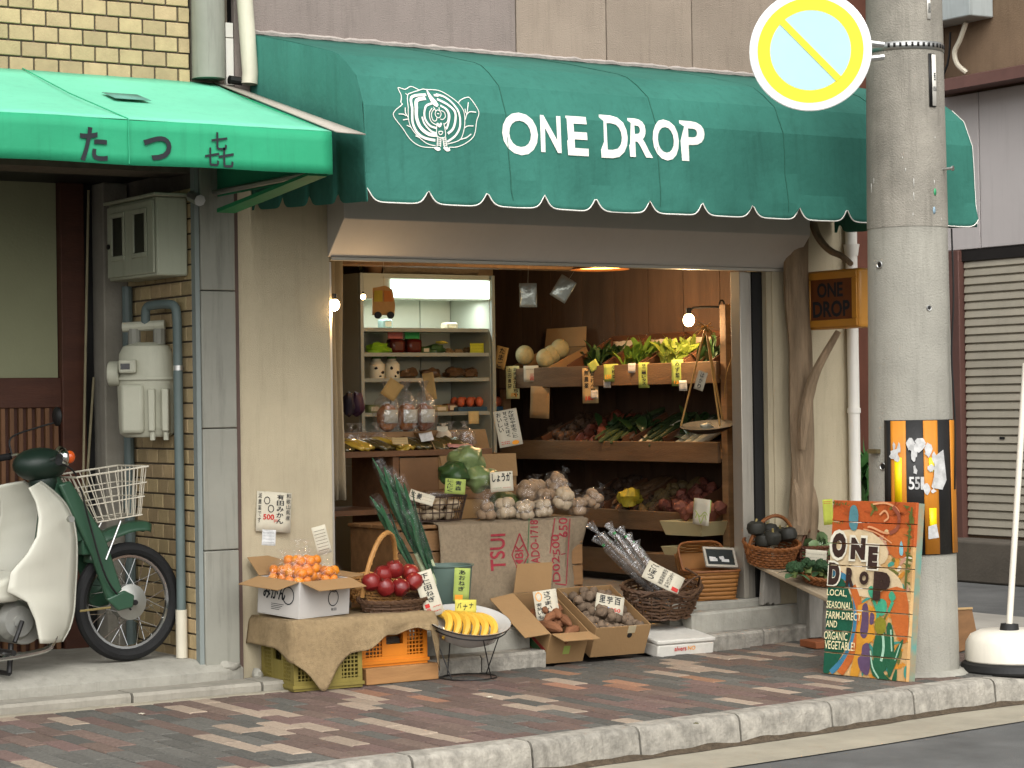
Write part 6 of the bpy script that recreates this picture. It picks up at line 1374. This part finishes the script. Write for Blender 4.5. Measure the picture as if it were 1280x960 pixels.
# mandarins in a white carton
m_wcb = mat('white_carton', '#bdb9b3', .8, .05, 4, .06, 40)
mc = at(365, 770, y=-.40); mcx = thing; MR = Rz(math.radians(38)) @ Matrix()
mo = Vector((5.405, -.21, .372))
mbx = carton('mandarin_carton', 'white printed carton with open flaps full of mandarins', mo, .36, .30, .185, m_wcb, Rz(math.radians(17)) @ Rx(math.radians(4)), (('f', .13, -14), ('b', .13, 40), ('l', .15, -12), ('r', .13, 2)), mi=m_cb)
def onface(sd_, polys, m, name='print'):
    bb = MB(); w, d = .36, .30
    fn = {'f': lambda a, c: (a, -d/2-.0015, c), 'l': lambda a, c: (-w/2-.0015, -a, c)}[sd_]; bb.flat(polys, fn); bb.build(name, m, mbx, smooth=0)
circ = lambda cx, cy, r, n=16: [(cx+r*math.cos(2*PI*i/n), cy+r*1.1*math.sin(2*PI*i/n)) for i in range(n+1)]
onface('f', [stroke(circ(.06,.09,.036), .005), stroke([(.03,.13),(.07,.12),(.09,.14)], .005), fit(text('ありだ', 1, .01), -.02, .05, .138, .162), fit(text('有田', 1, .01), .045, .085, .025, .04)], m_ink)
onface('l', [stroke(circ(.07,.11,.04), .006), fit(text('みかん', 1, .03), -.11, .05, .08, .15)]+[stroke([(-.05,.06-.009*i), (.04-.01*i,.06-.009*i)], .003) for i in range(4)], m_ink)
m_man = mat('mandarin', '#cf7a08', .42, .1, 10, .12, 160, rnd=.08, hue=.008, coat=.1); m_or2 = m_man
for i, (a, c) in enumerate(((-.095,-.06), (.09,-.065), (-.08,.07), (.09,.06), (0,-.02), (-.05,.0))):
    p = mbx.matrix_basis @ Vector((a, c, .11 if i < 4 else .165)); bagged('mandarin_bag', 'clear tied bag of bright mandarins in the white carton', p, .085, .215, m_man, .028, 16, i+50, 'bags of mandarins in the carton', part_='mandarin')
price(342, 640, 46, 50, -.02, 'large white card about mandarins standing against the cream pillar', [J('有田みかん', .58, .78, .2, .95), (vcol('和歌山県産', .85, .97, .3, .98, .0), m_ink), (vcol('減農薬です', .04, .14, .2, .97, 0), m_ink), ([stroke(circ(.3,.78,.08,12), .02), stroke(circ(.42,.58,.08,12), .02)], m_ink), ([fit(text('500', 1, .03), .2, .52, .3, .44)], m_red), (vcol('円', .52, .62, .22, .32), m_red)], None, -5, 5, -5)
price(336, 672, 17, 20, -.25, 'small grey printed label on a mandarin bag', [(scrib(4,.1,.9,.1,.9,22), m_ink)], m_paper, -20, 5, -15)
price(402, 675, 18, 36, -.22, 'crumpled white printed receipt stuck on a mandarin bag', [(scrib(7,.1,.9,.1,.9,23), m_ink)], m_card, -15, -14)
# apples in a wicker basket
ab = basket('wicker_basket', 'tan wicker basket with tall hoop handle holding red apples', (5.88, -.13, .40), .20, .14, .10, 7, m_wick, 1.35, .0065, 44, rot=Rz(math.radians(8)) @ Rx(math.radians(14)), handle=(.37, math.radians(28), .013), rag=.003)
m_app = mat('apple_red', '#5e0a14', .3, .3, 7, .05, 20, col2='#8a2c22', coat=.2, rnd=.06)
def apple(b): 
    b.lathe([(0,-.030),(.014,-.034),(.028,-.026),(.038,-.004),(.037,.016),(.026,.032),(.012,.034),(.004,.026),(0,.024)], 18)
a0 = None
for px, py, y in ((464,728,-.30), (482,735,-.33), (500,734,-.33), (517,727,-.31), (493,712,-.26), (512,716,-.24), (478,718,-.25)):
    p = at(px, py, y=y); M = Tr(p) @ rr_(q) @ Matrix.Scale(1.28, 4)
    if a0 is None: a0 = thing('apple', 'shiny red apple in the hooped wicker basket', 'apple', p, group='apples in the wicker basket'); b = MB(); apple(b); b.build('fruit', m_app, a0); b = MB(); b.tube([(0,0,.022),(.003,0,.042)], .002, 5); b.build('stem', m_wickd, a0); a0.matrix_basis = M
    else: dup(a0, M)
ab2 = basket('twig_tray', 'low dark twig tray under the apples', (at(490, 745, y=-.30).x, -.30, .366), .20, .10, .055, 4, m_wickd, 1.2, .006, 40, rot=Rx(math.radians(8)), rag=.006)
# bucket of leeks
bu = at(562, 707, y=.0); bk2 = thing('bucket', 'grey-green plastic bucket holding wrapped leeks', 'bucket', (bu.x, .02, .206))
b = MB(); b.lathe([(0,.0),(.10,.0),(.105,.01),(.135,.34),(.143,.345),(.143,.352),(.128,.35),(.098,.02),(0,.012)], 30); b.build('body', mat('bucket_green', '#5c6f66', .4, .08, 4, .03, 20), bk2)
m_leek = mat('leek_leaf', '#2f5a3c', .5, .3, 8, .2, 30, st=(1,1,.3), coat=.2); m_leekw = mat('leek_shaft', '#b9c29a', .5, .15, 8)
for i, (ex, ey, w) in enumerate(((474,580,1), (488,590,1), (500,600,1), (470,625,.9), (510,640,.8))):
    e = at(ex, ey, y=.0-.02*i); s0 = Vector((bu.x-.03+.03*(i % 3), .0+.02*(i % 2), .235)); t = thing('leek', 'long leek in clear film leaning out of the bucket', 'leek', s0, group='leeks in the bucket')
    d = e-s0; b = MB(); b.tube([(0,0,0), d*.45], [.014,.013], 8); b.build('shaft', m_leekw, t)
    b = MB()
    for k in range(7): o_ = Vector((.012*math.cos(k*1.3), .012*math.sin(k*1.3), 0)); leaf(b, d*(.36+.02*k)+o_*.5, d+Vector((.05*math.cos(k*2.1), .05*math.sin(k*2.1), 0)), (math.cos(k), math.sin(k), .3), d.length*(.5+.05*(k % 3)), .034, .12, .5)
    b.build('leaves', m_leek, t)
    b = MB(); b.tube([d*.3, d*.5, d*.8, d*1.0, d*1.03], [.022,.028,.034,.036,.030], 10, cap=False); b.build('film', m_film, t)
price(536, 742, 24, 58, -.36, 'tall white card standing in front of the leek bucket', [J('下仁田ねぎ', .35, .75, .3, .95), (vcol('一袋', .1, .35, .1, .3), m_red), (scrib(2,.5,.9,.05,.25,31), m_red)], None, -20, -16, -8)
price(577, 731, 20, 42, -.2, 'green card clipped to the bucket rim', [J('あおねぎ', .3, .7, .3, .95), ([stroke([(.1,.12),(.6,.12)], .16)], m_orink)], m_cardg, -20, 4)
# enamel bowl of bananas on a wire stand
bs = thing('bowl_stand', 'thin black wire stand holding the enamel bowl', 'stand', (6.235, -.47, 0))
m_bw = mat('black_wire', '#161514', .45, .1, 9)
b = MB(); b.tube([(.145*math.cos(a), .145*math.sin(a), .006) for a in [2*PI*i/32 for i in range(32)]], .0036, 6, closed=True); b.build('foot_ring', m_bw, bs)
BT = Tr(0,0,.30) @ Rz(math.radians(-27)) @ Ry(math.radians(6)) @ Rx(math.radians(16))
b = MB(); b.M = BT @ Tr(0,0,-.028); b.tube([(.205*math.cos(a), .205*math.sin(a), 0) for a in [2*PI*i/40 for i in range(40)]], .0035, 6, closed=True); b.build('top_ring', m_bw, bs)
for i in range(4):
    a = math.radians(20+90*i); tp = BT @ Vector((.205*math.cos(a), .205*math.sin(a), -.028)); b = MB(); b.tube([(.145*math.cos(a), .145*math.sin(a), .006), tp], .0032, 6); b.build('leg', m_bw, bs)
bw = thing('enamel_bowl', 'white enamel bowl with a dark rim full of bananas', 'bowl', (6.235, -.47, 0), rot=Matrix()); bw.matrix_basis = Tr(6.235,-.47,0) @ BT
b = MB(); b.lathe([(0,-.125),(.08,-.122),(.155,-.085),(.205,-.005),(.222,.0),(.223,.006),(.20,.0),(.145,-.06),(.08,-.092),(0,-.095)], 44); b.build('bowl', mat('enamel', '#b9b7b2', .18, .03, 4, .02, 20, coat=.4), bw)
b = MB(); b.tube([(.224*math.cos(a), .224*math.sin(a), .003) for a in [2*PI*i/44 for i in range(44)]], .0035, 6, closed=True); b.build('rim', m_bw, bw)
bn = thing('banana_bunch', 'bunch of ripe yellow bananas lying in the enamel bowl', 'bananas', (0,0,0)); bn.matrix_basis = Tr(6.235,-.47,0) @ BT @ Tr(-.065,-.0,-.06)
m_ban = mat('banana_peel', '#cda23a', .5, .15, 6, .06, 30, rnd=.06, streak=.12)
for i in range(6):
    b = MB(); x0 = -.10+.036*i; sp = .35+.13*i
    cp = [(x0-.01, .085, .045), (x0+.004+.03*sp, .06, .066), (x0+.03+.06*sp, .01, .070), (x0+.035+.085*sp, -.045, .052), (x0+.02+.09*sp, -.095, .018), (x0+.0+.085*sp, -.125, -.004)]
    pts = catmull(cp, 3); rad = [.008,.013,.018,.0205,.022,.0225,.023,.023,.0225,.022,.021,.019,.016,.012,.008,.006]
    b.tube(pts, rad[:len(pts)], 6); o = b.build('banana', m_ban, bn, smooth=25)
    b = MB(); b.tube([pts[-1], Vector(pts[-1])+Vector((-.002,-.007,-.003))], [.006,.004], 6); b.build('tip', m_wickd, o)
b = MB(); b.tube([(-.12,.09,.045), (.0,.098,.05), (.10,.09,.045)], .013, 8); b.build('crown', mat('banana_crown', '#8f8a3a', .6), bn)
price(582, 758, 27, 17, -.40, 'yellow card tucked behind the bananas', [(vcol('バ', .1, .3, .3, .8), m_ink), (vcol('ナ', .38, .58, .15, .7), m_ink), (vcol('ナ', .66, .86, .3, .8), m_ink)], m_cardy, -20, 3, -10)
# two cardboard cartons tipped against the step
TIL = Rx(math.radians(25))
c1 = carton('potato_carton', 'open carton of sweet potatoes with splayed flaps tipped on the step', (6.985, -.055, .105), .245, .46, .185, m_cb, Rz(math.radians(-4)) @ TIL, (('f', .13, 12), ('b', .17, 78), ('l', .15, -8)))
bb = MB(); bb.bx(-.03,.0,-.0015,0,-.02,.02); bb.M = Matrix()
b = MB(); b.bx(-.02, .02, -.2320, -.2305, .055, .105); b.build('label', m_cardg, c1)
b = MB(); b.bx(-.1242, -.1228, -.20, .1, .02, .06); b.build('green_band', mat('carton_green', '#3a5a35', .8), c1); b = MB(); b.bx(-.1242, -.1228, -.21, .02, .064, .082); b.build('red_band', mat('carton_red', '#8f2f2a', .8), c1)
c2 = carton('potato_carton', 'plain carton of small round potatoes tipped on the step', (7.36, -.03, .115), .36, .46, .185, m_cb, Rz(math.radians(-3)) @ TIL)
b = MB(); b.tube([(.05,-.2312,.125),(.05,-.2285,.125)], .016, 12); b.build('hand_hole', m_dark, c2); b = MB(); b.bx(.03,.08,-.2325,-.2308,.14,.186); b.build('tape', mat('pale_tape', '#b9ab8c', .4), c2)
m_pot = mat('round_potato', '#6e5d4c', .85, .25, 14, .3, 50, rnd=.16); m_swp = mat('sweet_potato_skin', '#7d5236', .8, .25, 10, .3, 40, rnd=.14)
q = random.Random(8); pts = []
for i in range(7):
    for j in range(8): pts.append(c2.matrix_basis @ Vector((-.145+.048*i+q.uniform(-.01,.01), -.195+.055*j+q.uniform(-.01,.01), .135+.012*math.sin(i*1.3+j)+q.uniform(-.008,.012))))
for i in range(16): pts.append(c2.matrix_basis @ Vector((q.uniform(-.13,.13), q.uniform(-.17,.19), .175+q.uniform(0,.015))))
heap('potato', 'small round brown potato in the plain carton', 'potato', m_pot, .029, pts, 'potatoes in the plain carton', .2)
s0 = None
for i in range(22):
    M = c1.matrix_basis @ Tr(q.uniform(-.08,.08), -.17+.35*i/22+q.uniform(-.02,.02), .11+.055*(i % 3)*.6) @ Rz(q.uniform(-.9,.9)+1.2) @ Ry(q.uniform(-.25,.25))
    if s0 is None: s0 = one('sweet_potato', 'tapered sweet potato in the splayed carton', 'sweet potato', m_swp, lambda b: b.tube([(-.075,0,0),(-.065,0,.0),(-.03,.004,.004),(.02,0,.0),(.06,-.004,.0),(.085,0,.004)], [.004,.014,.027,.030,.018,.004], 9), group='sweet potatoes in the splayed carton'); s0.matrix_basis = M
    else: again(s0, M @ Matrix.Scale(q.uniform(.75, 1.1), 4))
price(683, 756, 30, 37, -.12, 'white card standing among the sweet potatoes', [([stroke(circ(.22,.8,.13,12), .03)], m_orink), J('さつまいも', .45, .72, .15, .96), (vcol('安納いも', .08, .3, .05, .6), m_ink), ([stroke([(.5,.1),(.95,.12)], .12)], m_orink)], None, -20, -6, -8)
price(762, 755, 36, 24, -.10, 'white card lying on the round potatoes', [(vcol('里', .12, .34, .45, .95), m_ink), (vcol('芋', .38, .6, .45, .95), m_ink), (vcol('百', .65, .88, .45, .95), m_ink), ([stroke([(.1,.2),(.5,.2)], .22)], m_bluei), ([fit(text('350', 1, .02), .55, .9, .1, .3)], m_red)], None, -20, 14, -25)
# foam box
fo = thing('foam_box', 'white foam fish box with small red and yellow print', 'box', (7.80, -.10, .012), rot=Rz(math.radians(-4)) @ Rx(math.radians(7)))
m_foam = mat('foam_white', '#c6c2b8', .85, .06, 30, .3, 120, streak=.12)
b = MB(); b.bx(-.20,.18,-.21,.23,0,.075); b.build('box', m_foam, fo, bevel=.01)
b = MB(); b.bx(-.205,.185,-.215,.235,.076,.102); b.build('lid', m_foam, fo, bevel=.008)
bb = MB(); bb.flat([fit(text('alvers', 1, .02), -.09, -.01, .035, .062)], lambda a, c: (a, -.2125, c)); bb.build('print', m_red, fo, smooth=0)
bb = MB(); bb.flat([fit(text('NO', 1, .02), .0, .05, .036, .06)], lambda a, c: (a, -.2125, c)); bb.build('print', m_orink, fo, smooth=0)
# twig basket of burdock
bp = at(822, 757, y=.0); tw_ = basket('twig_basket', 'rustic dark twig basket full of wrapped burdock roots', (bp.x, -.02, .20), .245, .16, .165, 9, m_wickd, 1.3, .0075, 46, rot=Rz(math.radians(-8)) @ Rx(math.radians(12)), rag=.022)
b = MB(); b.tube(catmull([(-.2,-.12,.15),(-.1,-.19,.20),(.05,-.2,.16),(.16,-.14,.18),(.24,.0,.21),(.2,.1,.24)], 4), .007, 5); b.build('stray_twig', m_wickd, tw_); b = MB(); b.tube(catmull([(.0,-.17,.18),(.08,-.19,.26),(.17,-.12,.25),(.22,-.02,.17)], 4), .006, 5); b.build('stray_twig', m_wickd, tw_)
m_bur = mat('burdock', '#6b5642', .8, .3, 8, .3, 40, st=(1,1,.3))
for i, (ex, ey) in enumerate(((760,655), (752,668), (764,664), (775,660), (785,668), (795,676), (737,655), (744,672), (770,676), (800,690))):
    e = at(ex, ey, y=.02+.02*(i % 3)); s0_ = Vector((bp.x+.02+.018*(i % 5)-.03, -.05+.02*(i % 3), .29)); d = e-s0_; t = thing('burdock_pack', 'bag of long brown burdock roots with a green tie', 'vegetables', s0_, group='burdock packs in the twig basket')
    b = MB()
    for k in range(3): o_ = Vector((.010*math.cos(k*2.1), .010*math.sin(k*2.1), 0)); b.tube([o_, d*.5+o_*1.2, d*.84+o_*.8], [.010,.009,.006], 6)
    b.build('roots', m_bur, t)
    b = MB(); b.tube([d*-.03, d*.1, d*.5, d*.82, d*.88, d*.95, d*1.0], [.02,.036,.036,.026,.009,.02,.028], 9, cap=False); b.build('film', m_film2, t)
    if i != 6: b = MB(); b.tube([d*.87, d*.89], .010, 7); b.build('tie', mat('green_tie', '#2f9a4f', .5), t)
price(829, 722, 50, 26, -.17, 'white card slanted across the burdock packs', [(vcol('ごぼう', .1, .3, .1, .95), m_ink), (vcol('京都産無農薬', .42, .55, .1, .95, 0), m_ink), (vcol('ふるさとの味', .6, .73, .1, .95, 0), m_ink), ([stroke([(.8,.2),(.97,.2)], .2)], m_red)], None, -20, 32, -25)
# two woven baskets, chalkboard
wv_ = at(905, 735, y=.22); m_chip = mat('chip_wood', '#8a5c2c', .6, .2, 6, .15, 30, rnd=.1)
def chipbasket(name, label, loc, w, d, h, rot):
    t = thing(name, label, 'basket', loc, rot=rot); n = 7
    for k in range(n):
        z0 = h*k/n; s_ = 1+.18*k/n; b = MB(); v = []
        N = 48
        for j in range(N):
            a = 2*PI*j/N; cx = math.copysign(abs(math.cos(a))**.45, math.cos(a))*w/2*s_; cy = math.copysign(abs(math.sin(a))**.45, math.sin(a))*d/2*s_; o_ = .003*(1 if (j//2+k) % 2 else -1); v += [(cx*(1+o_*4), cy*(1+o_*4), z0+.002), (cx*(1+o_*4)*1.01, cy*(1+o_*4)*1.01, z0+h/n)]
        b.add(v, [(2*j, 2*((j+1) % N), 2*((j+1) % N)+1, 2*j+1) for j in range(N)]); b.build('splint', m_chip, t, solid=.003)
    b = MB(); b.bx(-w/2*.97, w/2*.97, -d/2*.97, d/2*.97, 0, .004); b.build('base', m_chip, t)
    b = MB(); b.tube([(math.copysign(abs(math.cos(a))**.45, math.cos(a))*w/2*1.19, math.copysign(abs(math.sin(a))**.45, math.sin(a))*d/2*1.19, h) for a in [2*PI*i/48 for i in range(48)]], .007, 6, closed=True); b.build('rim', m_wickb, t)
    return t
chipbasket('chip_basket', 'brown splint basket standing on the shop sill', (8.30, .13, .252), .27, .20, .17, Rz(math.radians(-12)))
chipbasket('chip_basket', 'second splint basket tipped on its side above the first', (8.32, .30, .43), .25, .19, .12, Rz(math.radians(-12)) @ Rx(math.radians(62)))
cb_ = thing('chalkboard', 'small framed blackboard leaning in the splint basket', 'blackboard', at(900, 697, y=.12), rot=Rz(math.radians(-15)) @ Rx(math.radians(-38)) @ Ry(math.radians(5)))
b = MB(); b.bx(-.085,.085,-.004,.004,-.055,.055); b.build('slate', mat('slate', '#1f2422', .7, .2, 12), cb_)
for x0, x1, z0, z1 in ((-.10,.10,.0555,.07), (-.10,.10,-.07,-.0555), (-.10,-.0855,-.055,.055), (.0855,.10,-.055,.055)): b = MB(); b.bx(x0,x1,-.008,.006,z0,z1); b.build('frame_rail', mat('frame_grey', '#a39c8e', .7), cb_)
bb = MB(); bb.flat(scrib(2,-.07,.07,-.03,.0,41), lambda a, c: (a, -.0055, c)); bb.build('chalk', m_paper, cb_, smooth=0)
# slanting bench and its baskets
B0 = at(948, 712, y=.0); B1 = at(1052, 752, y=-.5)
bn_ = thing('plank_bench', 'weathered sloping plank bench on short grey legs', 'bench', (8.55, -.25, .0))
m_bench = mat('bench_wood', '#a3937a', .85, .25, 3, .4, 30, st=(5,1,5), streak=.2); m_bleg = mat('bench_leg', '#8f8b82', .85, .3, 4, .4, 30, st=(5,5,1), streak=.3)
def slope(y): return .475+(y-.0)*.30
part('seat_plank', m_bench, lambda b: b.add([(x, y, slope(y)+dz) for dz in (-.028, 0) for x, y in ((8.50,.02),(8.78,.03),(8.86,-.60),(8.56,-.62))], [(3,2,1,0),(4,5,6,7),(0,1,5,4),(1,2,6,5),(2,3,7,6),(3,0,4,7)]), bn_, bevel=.006)
for (x, y, w, zf) in ((8.62,-.035,.11,.206), (8.68,-.52,.10,.042)):
    zt_ = slope(y)-.03
    part('leg', m_bleg, lambda b: b.prism([(x-w/2,zt_),(x+w/2,zt_),(x+w/2+.01,zf+.01),(x+w*.2,zf),(x+w*.05,zf+.018),(x-w*.15,zf),(x-w*.3,zf+.02),(x-w/2-.02,zf+.004)], y-.02, y+.02, 'y'), bn_, bevel=.004)
one('wooden_slab', 'reddish wooden slab under the front bench leg', 'slab', mat('red_slab', '#8a4f2e', .75, .2, 4, .2, 40), lambda b: b.bx(-.14,.14,-.09,.09,0,.04), (8.64, -.53, .001), Rz(math.radians(-10)), bevel=.004)
sq = basket('wicker_basket', 'round reddish-brown basket with arched handle holding dark squashes', (8.60, -.06, slope(-.06)+.004), .17, .155, .12, 8, m_wickb, 1.3, .0065, 44, rot=Rz(math.radians(-15)) @ Rx(math.radians(14)), handle=(.29, math.radians(12), .011), rag=.002)
m_sq = mat('dark_squash', '#2b2a24', .55, .2, 9, .15, 30, rnd=.1)
z0_ = None
for px, py, y in ((945,660,-.10), (965,672,-.16), (955,675,-.12), (975,668,-.06), (985,668,-.13), (962,664,-.02)):
    p = at(px, py, y=y)
    if z0_ is None:
        z0_ = thing('squash', 'small black-green squash in the arched handle basket', 'squash', p, group='squashes in the basket')
        b = MB(); v = []
        b.lathe([(0,-.038),(.02,-.042),(.045,-.032),(.056,-.002),(.05,.026),(.03,.040),(.012,.036),(0,.03)], 20); b.build('fruit', m_sq, z0_)
        b = MB(); b.tube([(0,0,.03),(.006,0,.055)], [.008,.006], 7); b.build('stalk', mat('stalk', '#8a7a4a', .8), z0_)
    else: dup(z0_, Tr(p) @ Rx(rng.uniform(-.5,.3)) @ Rz(rng.uniform(0,6)))
bsk2 = basket('wicker_basket', 'small dark brown basket with low hoop holding bagged greens', (8.90, -.10, .40), .12, .10, .14, 8, mat('wicker_umber', '#5a3420', .6, .25, 12), 1.2, .006, 36, rot=Rz(math.radians(-10)), handle=(.25, math.radians(20), .008), rag=.002)
one('leafy_bunch', 'pale green leaves spilling from the small dark basket', 'vegetables', mat('leaf_pale', '#7c9466', .5, .3, 10, .2, 40, coat=.4), lambda b: greens(b, (0,0,0), .07, 50, .12, .06, 77, (.2,-.3,.8)), (8.92, -.10, .50))
one('crate_stack', 'upturned grey box supporting the small dark basket', 'box', m_bleg, lambda b: b.bx(-.13,.13,-.10,.10,0,.192), (8.93, -.09, .206), bevel=.006) if False else None
one('wooden_box', 'plain wooden box behind the bench under the dark basket', 'box', m_bleg, lambda b: b.bx(-.11,.11,-.07,.07,0,.39), (8.92, -.12, .008), Rz(math.radians(-8)), bevel=.006)
fb_ = basket('shallow_basket', 'shallow brown basket of broccoli on the lower bench end', (8.70, -.40, slope(-.40)+.004), .15, .13, .05, 5, m_wickb, 1.5, .006, 40, rot=Rx(math.radians(15)))
m_bro = mat('broccoli', '#2f4a2c', .8, .35, 40, .6, 60, bdist=.02); m_brs = mat('broccoli_stem', '#86995a', .6, .15, 9)
for i, (px, py) in enumerate(((993,712), (1010,708), (1026,710), (1034,716))):
    p = at(px, py, y=-.42); t = thing('broccoli', 'head of broccoli with loose leaves in the shallow basket', 'broccoli', p, group='broccoli heads in the shallow basket', rot=Rz(rng.uniform(0,6)) @ Rx(rng.uniform(-.6,.6)))
    b = MB(); qq = random.Random(i)
    for k in range(26):
        d = Vector((qq.gauss(0,1), qq.gauss(0,1), abs(qq.gauss(0,1))+.1)).normalized(); b.ball(d*.036, .018, 8, 6, jit=.5, seed=k)
    b.build('crown', m_bro, t)
    b = MB(); b.tube([(0,0,.01),(0,0,-.045)], [.028,.018], 10); b.build('stem', m_brs, t)
    b = MB()
    for k in range(4): leaf(b, (0,0,-.03), (math.cos(k*1.6), math.sin(k*1.6), .3), (0,0,1), .11, .045, .8)
    b.build('leaves', mat('broccoli_leaf', '#45613f', .6, .25, 10), t)
price(1020, 695, 28, 15, -.30, 'white card standing behind the broccoli', [(scrib(2,.1,.9,.2,.8,51), m_ink)], None, -20, 6)
price(1035, 640, 13, 32, -.22, 'tall lime leaflet beside the painted board', [(scrib(2,.1,.9,.8,.95,52), m_red)], mat('lime_card2', '#b9c04e', .8), -20, -3)
one('clear_tub', 'clear plastic bag standing by the driftwood post', 'bag', m_film2, lambda b: bag(b, .065, .17, seed=61), (8.98, -.10, .60)) if False else None
# ================================================================ DRIFTWOOD AND THE HANGING BOX SIGN
m_drift = mat('driftwood', '#8a765e', .85, .4, 4, .9, 20, st=(4,4,.6), streak=.3)
dt = thing('driftwood_post', 'gnarled driftwood trunk standing against the right cream pillar', 'post', (8.84, -.07, .1))
def trunk(b):
    pts = [(8.80,-.07,.62),(8.83,-.075,.72),(8.86,-.07,1.0),(8.85,-.075,1.35),(8.845,-.07,1.7),(8.83,-.07,2.05),(8.84,-.07,2.45)]
    P_ = catmull(pts, 6); n = 16; v = []
    for i, p in enumerate(P_):
        for j in range(n):
            a = 2*PI*j/n; r = .078*(1+.22*nz((math.cos(a)*2, math.sin(a)*2, p.z*2.0))+.18*math.sin(a*4+p.z*1.3)*.5); v.append((p.x+r*math.cos(a), p.y+min(r*.75*math.sin(a), .062), p.z))
    b.add(v, [(i*n+j, i*n+(j+1) % n, (i+1)*n+(j+1) % n, (i+1)*n+j) for i in range(len(P_)-1) for j in range(n)]+[tuple(range(n-1,-1,-1))])
part('trunk', m_drift, trunk, dt)
part('root_spur', m_drift, lambda b: b.tube(catmull([(8.78,-.08,.95),(8.79,-.09,.80),(8.80,-.085,.66),(8.81,-.08,.52)], 4), [.006,.018,.03,.038,.042,.042,.042,.04,.035,.03,.025,.02,.012], 9), dt)
part('root_spur', m_drift, lambda b: b.tube(catmull([(8.90,-.08,.95),(8.905,-.09,.78),(8.90,-.085,.62),(8.89,-.08,.48)], 4), [.006,.018,.03,.038,.042,.042,.042,.04,.035,.03,.025,.02,.012], 9), dt)
XS = 8.905
e1 = [at(p, q_, y=y_) for p, q_, y_ in ((1003,562,-.150), (1005,525,-.16), (1011,492,-.17), (1022,460,-.22), (1048,414,-.30))]
part('branch', m_drift, lambda b: b.tube(catmull(e1, 5), [.018+.017*min(1, (20-i)/9) if i > 8 else .02+.018*min(1, i/5) for i in range(21)], 9), dt)
e2 = [at(p, q_, x=XS+.05) for p, q_ in ((1013,268), (1022,295), (1036,312), (1052,320), (1064,330))]
part('branch', m_drift, lambda b: b.tube(catmull(e2, 5), [.026-.0005*i for i in range(21)], 9), dt)
sgp = at(1005, 375, x=XS); sge = at(1072, 374, x=XS)
yA, yB_ = sgp.y, sge.y; zA, zB_ = at(1040, 411, x=XS).z, at(1040, 337, x=XS).z
hsn = thing('hanging_sign', 'amber box sign with dark cut-out letters hung on driftwood branches', 'sign', (XS+.06, (yA+yB_)/2, zA))
m_amb = mat('amber_box', '#bf8430', .45, .1, 4, .05, 20, coat=.2)
yl, yh = min(yA, yB_), max(yA, yB_); fw = .055
part('case', m_amb, lambda b: b.bx(XS+.012, XS+.13, yl, yh, zA, zB_), hsn, bevel=.02, seg=3)
part('face_rail', m_amb, lambda b: b.bx(XS, XS+.011, yl+.012, yh-.012, zB_-fw, zB_-.012), hsn, bevel=.004); part('face_rail', m_amb, lambda b: b.bx(XS, XS+.011, yl+.012, yh-.012, zA+.012, zA+fw), hsn, bevel=.004)
part('face_stile', m_amb, lambda b: b.bx(XS+.001, XS+.0115, yl+.012, yl+fw, zA+fw+.001, zB_-fw-.001), hsn, bevel=.004); part('face_stile', m_amb, lambda b: b.bx(XS+.001, XS+.0115, yh-fw, yh-.012, zA+fw+.001, zB_-fw-.001), hsn, bevel=.004)
part('panel', mat('copper_panel', '#6a3a1c', .5, .2, 12, .1, 30), lambda b: b.bx(XS+.0065, XS+.0118, yl+fw, yh-fw, zA+fw, zB_-fw), hsn)
iy, jy_ = yh-fw-.02, yl+fw+.02; zm = (zA+zB_)/2
bb = MB(); bb.flat([fit(text('ONE', 1, .03), 0, 1, zm+.012, zB_-fw-.02)], lambda a, c: (XS+.005, iy+(jy_-iy)*(.12+a*.7), c)); bb.build('lettering', m_ink, hsn, world=True, smooth=0)
bb = MB(); bb.flat([fit(text('DROP', 1, .03), 0, 1, zA+fw+.015, zm-.008)], lambda a, c: (XS+.005, iy+(jy_-iy)*a, c)); bb.build('lettering', m_ink, hsn, world=True, smooth=0)
# plant beside the far corner
pp_ = at(1078, 640, x=9.75); pt_ = thing('potted_plant', 'leafy green pot plant round the corner behind the pole', 'plant', (9.72, pp_.y, -.002))
b = MB(); b.lathe([(0,0),(.11,0),(.15,.26),(.16,.27),(.14,.27),(0,.24)], 20); b.build('pot', mat('clay_pot', '#8a8478', .8), pt_)
b = MB(); greens(b, (0,0,.85), .22, 220, .26, .06, 91, (0,0,1.0)); b.build('leaves', mat('pot_leaf', '#3f6a35', .5, .35, 10, .2, 40, rnd=.1), pt_)
b = MB()
for i in range(6): b.tube([(0,0,.25), (.1*math.cos(i), .1*math.sin(i), .95)], .006, 5)
b.build('stems', m_wickd, pt_)
# small litter on the paving
for i, (px, py) in enumerate(((177,893), (870,905), (612,872))):
    p = at(px, py, z=.004); one('paper_scrap', ['tiny white paper scrap on the paving before the motorbike', 'tiny dry leaf on the paving by the kerb', 'tiny crumpled scrap on the paving below the bowl'][i], 'litter', m_card if i != 1 else mat('dry_leaf', '#5c5a35', .7), lambda b: b.grid(lambda u, v: (.03*(u-.5), .022*(v-.5), .004+.006*nz((u*3, v*3, i))), 4, 4), p, Rz(i*1.1), solid=.001)
